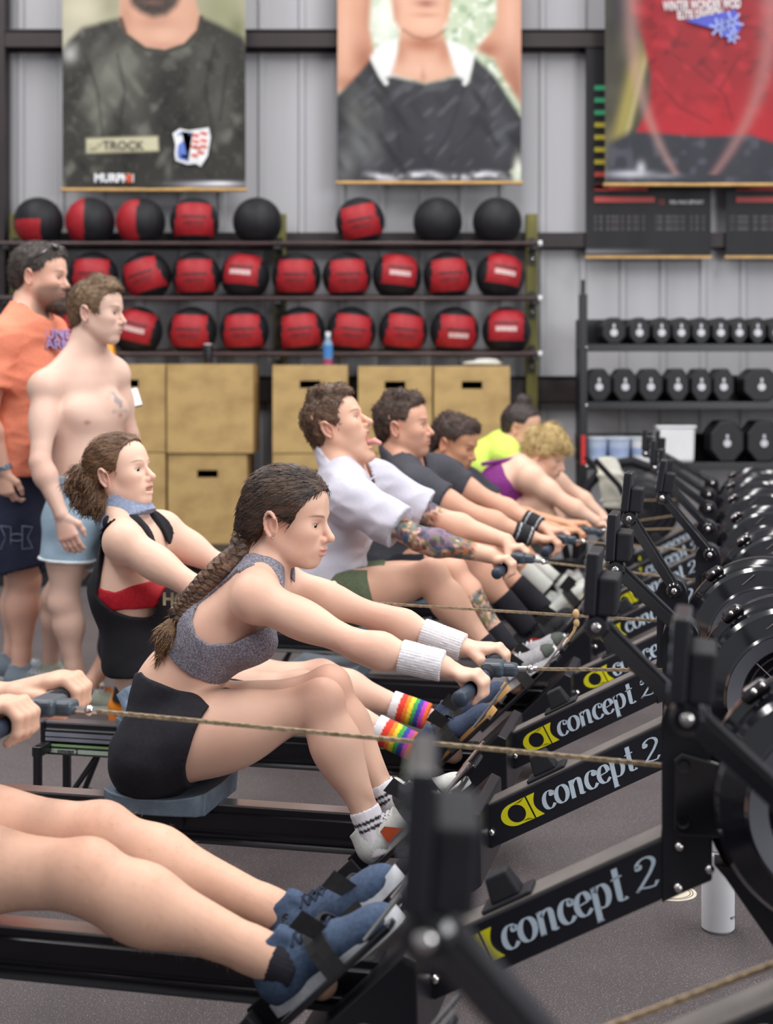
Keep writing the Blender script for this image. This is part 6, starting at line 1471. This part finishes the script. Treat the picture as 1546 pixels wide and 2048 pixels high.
# ================================================================ the nearest rower: hands and hairy legs come in from the left (machine A)
root, J = rower('A', dict(pel=(-300, 1720, 0), wai=(-345, 1620, 0), che=(-390, 1420, 0), upc=(-400, 1300, 0), shN=(-370, 1310, -.20), shF=(-330, 1250, .20), elN=(-270, 1490, -.24), elF=(-215, 1425, .24),
                          wrN=(-38, 1448, -.125), wrF=(-14, 1392, .12), hipN=(-280, 1725, -.095), hipF=(-255, 1640, .095), knN=(172, 1752, -.115), knF=(200, 1672, .105), anN=(560, 1925, -.105), anF=(585, 1838, .105)),
                'rower cut off by the left edge, hairy bare legs and navy trainers')
B = dict(MALE, th=(.085, .063), cf=(.060, .040), calf=.058, fa=(.044, .031)); H = Head(loc('A', -405, 1120, 0), 0, 0, 0, 1.04); gN, gF = grips('A', .118)
F = Fld(); torso(F, J, B); neckp(F, J, H, B); H.build(F)
for s in 'NF': arm(F, J, B, s); leg(F, J, B, s)
grip_hand(F, J['wrN'], gN, -1, 1.05); grip_hand(F, J['wrF'], gF, 1, 1.05)
hN, tN = loc('A', 560, 2030, -.10), loc('A', 802, 1850, -.10); hF, tF = loc('A', 585, 1945, .10), loc('A', 784, 1782, .10)
F.cone(J['anN'], lerp(hN, tN, .35), .034, .028, .02); F.cone(J['anF'], lerp(hF, tF, .35), .034, .028, .02)
def fuzz(Vt, col):
    for s in 'NF':
        d = np.minimum(np.linalg.norm(Vt-V3(J['kn'+s]), axis=1), np.linalg.norm(Vt-V3(J['an'+s]), axis=1)); m = (Vt[:, 2] < .75) & (Vt[:, 0] > -1.6)
    w = (m*np.clip(waves(Vt, 420, 31, 9)*.5+.12, 0, 1)*.16)[:, None]; col[:] = col*(1-w)+np.array(lin('#b98f70'))*w
bdy = skin_obj(root, F, H, J, '#dcae96', .0065, .0045, (gN, gF), joints_blush(J, .22), paint=fuzz)
H.parts(root); H.hair(root, HM4, HLM, t=.010, wr=.003, wf=140, res=.005)
rs = np.random.RandomState(5); hb = MB()                      # short leg hair standing off the shins and thighs
me_ = bdy.data; nvt = len(me_.vertices); co = np.empty(nvt*3, np.float32); me_.vertices.foreach_get('co', co); co = co.reshape(-1, 3); no = np.empty(nvt*3, np.float32); me_.vertices.foreach_get('normal', no); no = no.reshape(-1, 3)
cand = np.where((co[:, 2] < .62) & (co[:, 0] > -1.45) & (co[:, 0] < -.70))[0]; pick = rs.choice(cand, min(4200, len(cand)), replace=False)
for i in pick:
    p, n_ = co[i]+rs.normal(size=3)*.002, no[i]; t_ = np.array([.75, 0, -.55])+rs.normal(size=3)*.45; q = p+(n_*.55+t_*.75)*(.006+.007*rs.rand()); sd = np.cross(n_, t_); sd = sd/(np.linalg.norm(sd)+1e-9)*.0003
    k0 = len(hb.v); hb.v += [tuple(p-sd), tuple(p+sd), tuple(q)]; hb.f.append((k0, k0+1, k0+2)); hb.mi.append(0)
ho = hb.build('leg_hair', mat('fair_brown_leg_hair', '#b98f68', .6), root, smooth=False); ho['kind'] = 'stuff'
LS = cloth('pale_lilac_long_sleeve', '#dfdcec', .85); tee(root, J, B, LS, H, (lerp(J['pel'], J['wai'], .1), V3(J['pel'])-V3(J['wai'])), sl=1.0, res=.009, sw=.008, name='long_sleeve_top')
for s in 'NF': tube_cloth('sleeve', lerp(J['el'+s], J['wr'+s], -.08), lerp(J['el'+s], J['wr'+s], .88 if s == 'N' else .93), .058, .043, LS, root, res=.006)
F, go = shorts(root, J, B, cloth('charcoal_shorts', '#33333a', .85), .42, res=.009); go()
for s in 'NF': tube_cloth('sock', lerp(J['kn'+s], J['an'+s], .965), V3(J['an'+s])+unit(V3(J['an'+s])-V3(J['kn'+s]))*.035, .0435, .0435, BSOCK, root, None, .0006)
NV1 = cloth('slate_navy_knit_shoe', '#44536c', .75, vary=.18); 
for h, t in ((hN, tN), (hF, tF)): shoe(root, h, t, PN, NV1, cloth('pale_sole', '#c9cad0', .6), NVL, None, L=.292)
# ================================================================ the two men standing and the helper crouching behind
def stand(d, u0):
    X0 = (u0-U0)/FPX*d
    def f(u, v, off=0.0): return np.array([(u-U0)/FPX*(d+off)-X0, off, HC-(v-V0)/FPX*(d+off)])
    return f, X0
def walker(d, u0, px, label):
    f, X0 = stand(d, u0); root = empty('person', (X0, d, 0)); tag(root, label, 'person', 'people standing behind the rowers')
    return root, {k: f(*q) for k, q in px.items()}, f

# --- shirtless man in pale blue shorts
root, J, P_ = walker(6.1, 160, dict(pel=(168, 1030, 0), wai=(176, 945, 0), che=(170, 840, 0), upc=(168, 750, .0), shN=(92, 776, -.13), shF=(226, 750, .13), elN=(80, 925, -.25), elF=(258, 870, .19),
                                   wrN=(122, 1028, -.27), wrF=(262, 960, .2), hipN=(140, 1045, -.07), hipF=(190, 1035, .08), knN=(128, 1205, -.07), knF=(112, 1195, .22), anN=(150, 1352, -.05), anF=(102, 1330, .33)),
                     'shirtless man in pale blue shorts with chest tattoo, standing')
LAT = unit(J['shF']-J['shN']); B = dict(MALE, hipw=.165, waw=.155, chw=.175, chd=.125, upw=.135, th=(.085, .060), delt=.066, ua=(.055, .044))
H = Head(P_(193, 624), -4, 10, 0, 1.13)
F = Fld(); torso(F, J, B, LAT); neckp(F, J, H, B); H.build(F, jaw=1.03, lid=.0034)
for s in 'NF': arm(F, J, B, s); leg(F, J, B, s)
fwd = unit(np.cross(LAT, (0, 0, 1))); fwd = fwd if fwd[0] > 0 else -fwd
for a in (-1, 1): F.ell(lerp(J['che'], J['upc'], .22)+fwd*.080+LAT*a*.075, (.045, .085, .062), np.stack([fwd, LAT, np.array([0, 0, 1.])], 1), .04)
F.ell(lerp(J['wai'], J['che'], .2)+fwd*.02, (.115, .13, .11), np.stack([fwd, LAT, np.array([0, 0, 1.])], 1), .06)
open_hand(F, J['wrN'], (.32, 0, -1), (1, -.15, .3), .45, 1.08); open_hand(F, J['wrF'], (0.1, 0, -1), (.8, .3, 0), .6, 1.0)
Rf = np.array([1.0, -.15, 0]); hN = np.array([V3(J['anN'])[0]-.055, V3(J['anN'])[1], .0]); hF = np.array([V3(J['anF'])[0]-.06, V3(J['anF'])[1], .0])
for s, h in (('N', hN), ('F', hF)): F.cone(J['an'+s], h+unit(Rf)*.1+np.array([0, 0, .05]), .034, .028, .02)
def chest(Vt, col):
    c = lerp(J['che'], J['upc'], .22)
    for a in (-1, 1):
        q = c+fwd*.125+LAT*a*.085+np.array([0, 0, -.035]); w = (.8*np.exp(-(np.linalg.norm((Vt-q)*np.array([1, 1, 1.6]), axis=1)/.017)**4))[:, None]; col[:] = col*(1-w)+np.array(lin('#b47766'))*w
    # faded chest tattoo: arch of letters, bird shape, line of letters
    o = c+fwd*.115+LAT*.078+np.array([0, 0, .03]); rel = Vt-o; u_ = rel @ LAT; v_ = rel[:, 2]; fr = (rel @ fwd) > -.06
    rr = np.hypot(u_, v_+.02); arch = (np.abs(rr-.055) < .006) & (v_ > .0) & (np.sin(np.arctan2(v_+.02, u_)*22) > -.1)
    bird = (np.abs(u_+.25*v_) < .010+.014*np.exp(-((v_+.005)/.012)**2)) & (np.abs(v_) < .034); lineb = (np.abs(v_+.048) < .005) & (np.abs(u_) < .05) & (np.sin(u_*420) > -.2)
    w = (fr*(arch*.4+bird*.62+lineb*.5))[:, None]; w = np.clip(w, 0, .7); col[:] = col*(1-w)+np.array(lin('#6f7d88'))*w
skin_obj(root, F, H, J, '#deb9a8', .0075, .0030, (lerp(J['wrN'], J['wrN']+np.array([.05, 0, -.12]), .8),), joints_blush(J, .25)+[(J['wrN']+np.array([.04, 0, -.1]), .07, '#d6907f', .4)], paint=chest, headkw=dict(lip='#b9807a', brow='#6b5138', stub='#c9a392', stub_a=.15))
H.parts(root)
def ex9(F, s):
    for x, y, z, r in ((.06, -.02, .095, .026), (.035, .01, .108, .030), (.075, .0, .080, .018), (.0, -.01, .116, .028)): F.ell(s.p(x, y, z), (r*1.3, r*1.4, r), s.R, .02)
H.hair(root, hairmat('short_brown_hair', '#5a4433', '#866a4e'), HLM, t=.005, wr=.0018, wf=170, res=.0036, extra=ex9, tuft=(2600, .015, (.4, 0, -.25), .35))
PBL = cloth('pale_blue_shorts', '#9fb6c9', .85, vary=.06); F = Fld(); torso(F, J, B, LAT, g=.012)
for s in 'NF':
    a, b = V3(J['hip'+s]), V3(J['kn'+s]); F.cone(a, lerp(a, b, .6), .105, .118, .05, cut=(lerp(a, b, .46), b-a))
F.plane(lerp(J['pel'], J['wai'], .93), V3(J['wai'])-V3(J['pel'])); F.plane(lerp(J['pel'], J['wai'], -1.2), V3(J['pel'])-V3(J['wai'])); sh_ = solid('shorts', F, .006, PBL, root, .0022, 50, 4)
WHB = cloth('white_binding', '#e6ecef', .8)
for s in 'NF':
    a, b = V3(J['hip'+s]), V3(J['kn'+s]); q = lerp(a, b, .455); d = unit(b-a); F = Fld().cone(q-d*.05, q+d*.05, .1195, .1215, 0); F.plane(q-d*.006, -d); F.plane(q+d*.006, d); solid('hem_binding', F, .005, WHB, sh_)
OLS = cloth('grey_green_mesh_shoe', '#a3a89a', .75, vary=.12)
for h in (hN, hF): shoe(root, h, h+unit(Rf)*.3, (0, 0, 1), OLS, cloth('off_white_sole', '#cfcfc8', .6), LW, None, L=.30)

# --- bearded man in the orange tee
root, J, P_ = walker(6.5, 40, dict(pel=(30, 985, 0), wai=(40, 880, 0), che=(48, 760, 0), upc=(58, 665, 0), shN=(-2, 680, -.21), shF=(100, 672, .18), elN=(-28, 840, -.25), elF=(110, 830, .26),
                                  wrN=(8, 940, -.22), wrF=(130, 930, .22), hipN=(15, 1000, -.10), hipF=(45, 995, .1), knN=(50, 1160, -.11), knF=(40, 1155, .14), anN=(42, 1330, -.12), anF=(25, 1322, .16)),
                     'bearded man in orange tee and navy shorts, sunglasses on his head')
B = dict(MALE, hipw=.18, hipd=.14, waw=.19, wad=.165, chw=.19, chd=.15, upw=.15, upd=.105, neck=.066, th=(.098, .066), cf=(.064, .042), calf=.062, ua=(.058, .05), fa=(.05, .034)); H = Head(P_(80, 552), -6, 6, 0, 1.20)
F = Fld(); torso(F, J, B); neckp(F, J, H, B); H.build(F, jaw=1.08, lid=.003)
for s in 'NF': arm(F, J, B, s); leg(F, J, B, s)
open_hand(F, J['wrN'], (.12, 0, -1), (.8, -.45, 0), .75, 1.1); open_hand(F, J['wrF'], (0.1, 0, -1), (.8, .3, 0), .6, 1.0)
skin_obj(root, F, H, J, '#e3b49f', .0085, .0034, (V3(J['wrN'])+np.array([.01, 0, -.10]),), joints_blush(J, .2), headkw=dict(lip='#a8786c', brow='#4a3a32', stub='#6a5348', stub_a=.75))
H.parts(root)
def ex10(F, s):
    F.ell(s.p(.04, 0, .09), (.05, .06, .03), s.R, .02); F.ell(s.p(-.07, 0, .0), (.05, .066, .07), s.R, .02)
H.hair(root, hairmat('dark_grey_brown_hair', '#2b2524', '#4d403a'), [(-.14, -.06), (-.085, -.062), (-.06, -.05), (-.04, -.02), (-.02, .006), (.006, .014), (.03, .03), (.042, .055), (.06, .07), (.09, .082), (.12, .10)], t=.009, wr=.002, wf=150, res=.004, extra=ex10, tuft=(2200, .018, (.2, 0, -.5), .3))
F = Fld().ell(H.p(.066, 0, -.100), (.036*1.2, .038*1.2, .026*1.2), H.R, 0); F.ell(H.p(.085, 0, -.108), (.024*1.2, .026*1.2, .024*1.2), H.R, .02)
F.plane(H.p(.08, 0, -.076), H.R @ np.array([.25, 0, 1.])); bd_ = solid('beard', F, .004, hairmat('dark_beard', '#3a2d28', '#5f4c42'), root, .002, 160, 3); tufts(bd_, MATS['dark_beard'], 700, .016, (.3, 0, -1), .4)
gl = MB()
for sy in (-1, 1): gl.ball(H.p(.060, sy*.034, .112), (.012, .028, .020), 14, 8, Matrix(H.R.tolist()) @ Matrix.Rotation(-.9, 3, 'Y'))
gl.tube([H.p(.06, -.06, .112), H.p(.0, -.086, .06), H.p(-.03, -.088, .02)], .0035, 6); gl.tube([H.p(.06, .06, .112), H.p(.0, .086, .06), H.p(-.03, .088, .02)], .0035, 6); gl.tube([H.p(.065, -.01, .112), H.p(.065, .01, .112)], .003, 6)
gl.build('sunglasses', mat('black_sunglass_lens', '#15161a', .06, coat=1.0), root)
ORT = cloth('coral_orange_tee', '#e88c70', .85, vary=.06)
tee(root, J, B, ORT, H, (P_(0, 952), (0.05, 0, -1)), g=.016, sl=.60, res=.007, sw=.035, wr=.004, extra=lambda F: F.econe(J['wai'], P_(35, 985), (.205, .182), (.20, .17), (0, 1, 0), .05))
LAV = mat('lavender_print', '#a98fc0', .8)
for k, (t_, z_, x_) in enumerate((('JUNE', 678, 84), ('ARMY', 698, 90))): 
    q = P_(x_-6, z_, -.075); text_mesh(t_, .062, 'tee_lettering', LAV, root, tuple(q+np.array([.02, -.03, 0])), (PI/2-.2, 0, math.radians(40)), extrude=.010, bold=.001)
NVS = cloth('navy_sport_shorts', '#262a3e', .8, vary=.1); F, go = shorts(root, J, B, NVS, .86, res=.007, g=.018, flare=.05, waist=.9); go()
MARK = mat('grey_blue_outline_print', '#7a7f96', .7)
o_ = P_(30, 1075, -.235)
def outl(pts, nm):
    b = MB(); b.tube([o_+np.array([x*.9, 0, z*.9]) for x, z in pts+[pts[0]]], .0022, 5); b.build(nm, MARK, root)
outl([(-.07, .055), (-.02, .05), (-.02, -.05), (-.07, -.055), (-.045, 0)], 'print_left'); outl([(.035, .055), (.085, .05), (.06, 0), (.085, -.05), (.035, -.055), (.035, 0)], 'print_right'); outl([(-.02, .012), (.01, .018), (.035, .012), (.035, -.012), (.01, -.018), (-.02, -.012)], 'print_middle')
tube_cloth('bracelet', lerp(J['elN'], J['wrN'], .90), lerp(J['elN'], J['wrN'], 1.0), .040, .039, mat('beaded_bracelet', '#8fa0b4', .5, color2='#3b4152', scale=90), root)
for s in 'NF':
    h = np.array([V3(J['an'+s])[0]-.07, V3(J['an'+s])[1], 0]); shoe(root, h, h+np.array([.31, -.03, 0]), (0, 0, 1), cloth('blue_grey_shoe', '#7d8894', .75), WHT, LW, None, L=.31)

# --- crouching helper with orange shoes, almost hidden behind the ponytailed rower
root, J, P_ = walker(5.95, 215, dict(pel=(250, 1290, .05), wai=(258, 1220, .05), che=(266, 1140, .04), upc=(270, 1085, .04), shN=(256, 1096, -.12), shF=(284, 1090, .16), elN=(280, 1170, -.14), elF=(300, 1165, .18),
                                    wrN=(300, 1210, -.1), wrF=(305, 1205, .14), hipN=(252, 1300, -.08), hipF=(254, 1290, .12), knN=(300, 1240, -.12), knF=(262, 1262, .2), anN=(243, 1388, -.10), anF=(162, 1390, .06)),
                     'crouching helper mostly hidden behind the ponytailed rower, orange shoes showing')
B = dict(MALE, hipw=.14, hipd=.10, waw=.13, wad=.09, chw=.14, chd=.10, upw=.11, th=(.07, .052), cf=(.045, .034), calf=.045); H = Head(P_(252, 985, .04), 0, 0, 0, .90)
F = Fld(); torso(F, J, B); neckp(F, J, H, B); H.build(F)
for s in 'NF': arm(F, J, B, s); leg(F, J, B, s)
open_hand(F, J['wrN'], (1, 0, -.3), (0, -1, 0), .5); open_hand(F, J['wrF'], (1, 0, -.3), (0, 1, 0), .5)
skin_obj(root, F, H, J, '#e3b49f', .010, .005, ())
H.parts(root); H.hair(root, HM4, HLM, t=.008, wr=.002, wf=150, res=.005)
tee(root, J, B, cloth('charcoal_tee', '#46464d', .85), H, (lerp(J['pel'], J['wai'], .2), V3(J['pel'])-V3(J['wai'])), g=.012, sl=.5, res=.009)
F, go = shorts(root, J, B, cloth('black_shorts', '#29282e', .85), .5, res=.009, g=.010); go()
ORS = cloth('bright_orange_shoe', '#e8892c', .7)
for s in 'NF':
    h = np.array([V3(J['an'+s])[0]-.05, V3(J['an'+s])[1], .0]); tube_cloth('sock', lerp(J['kn'+s], J['an'+s], .9), V3(J['an'+s])+np.array([0, 0, -.03]), .038, .040, BSOCK, root); shoe(root, h, h+np.array([.26, .12, 0]), (0, 0, 1), ORS, mat('orange_sole', '#d8752a', .6), mat('orange_lace', '#e0802e', .7), None, L=.28)

# white score sheet on a clipboard, held at the shirtless man's far side
e = empty('clipboard', tuple(W(252, 800, 6.42))); tag(e, 'white score sheet poking out beside the chest of the shirtless man', 'clipboard'); e.rotation_euler = (.5, -.25, .2)
MB().box((0, 0, 0), (.12, .16, .006)).build('board', BLK, e, smooth=False); MB().box((.004, -.004, .005), (.115, .155, .003)).build('sheet', WHT, e, smooth=False); MB().box((0, .07, .01), (.05, .02, .012)).build('clip', CHROME, e, smooth=False, bevel=.002)

# ================================================================ black air bike with a towel over its bars, beyond the last rowers
bd = 9.0; bx = W(1245, 0, bd).x; e = empty('air_bike', (bx, bd, 0)); tag(e, 'black air bike with fan cage, between the last rowers and the dumbbell rack', 'exercise bike')
zc = W(0, 1000, bd).z
fan = MB().lathe([(.0, -.06), (.08, -.07), (.20, -.05), (.23, -.02), (.23, .02), (.20, .05), (.08, .07), (0, .06)], (.12, 0, zc-.05), 'y', 40).build('fan_housing', BLK, e)
for r in (.06, .10, .14, .18, .215): MB().lathe([(r+.003*math.cos(a), -.072+.003*math.sin(a)) for a in [2*PI*i/6 for i in range(6)]], (.12, 0, zc-.05), 'y', 36, closed=True).build('cage_ring', CAGE, fan)
MB().tube([(-.28, 0, zc-.18), (-.22, 0, zc+.08), (-.10, 0, zc+.22), (.06, 0, zc+.24), (.22, 0, zc+.18)], .03, 12).build('handlebar_arch', BLKM, e)
MB().tube([(-.3, 0, .08), (-.28, 0, zc-.15), (.12, 0, zc-.1), (.3, 0, .08)], .03, 10).build('frame', BLKP, e)
for x in (-.3, .3): MB().tube([(x, -.25, .04), (x, .25, .04)], .03, 10).build('cross_foot', BLKP, e)
for sy in (-1, 1): MB().tube([(.1, sy*.1, zc-.2), (-.05, sy*.18, zc+.1), (-.2, sy*.22, zc+.26)], .017, 10).build('push_lever', BLKP, e)
MB().ball((-.42, 0, zc-.02), (.13, .11, .04), 18, 8).build('saddle', BLKM, e); MB().tube([(-.42, 0, zc-.03), (-.36, 0, .35), (-.3, 0, .08)], .025, 10).build('seat_post', BLKP, e)
tw = empty('towel', (bx, bd, zc)); tag(tw, 'grey-white towel hanging over the air bike', 'towel')
F = Fld().econe((-.10, -.02, .24), (-.085, -.075, .16), (.075, .03), (.085, .02), (1, 0, 0), 0); F.econe((-.085, -.075, .16), (-.06, -.08, -.03), (.085, .02), (.095, .02), (1, 0, 0), .02); F.econe((-.09, .03, .24), (-.08, .07, .08), (.07, .025), (.07, .015), (1, 0, 0), .02)
solid('cloth', F, .008, cloth('grey_white_towel', '#c3c0b6', .9, vary=.08), tw, .004, 40, 3)
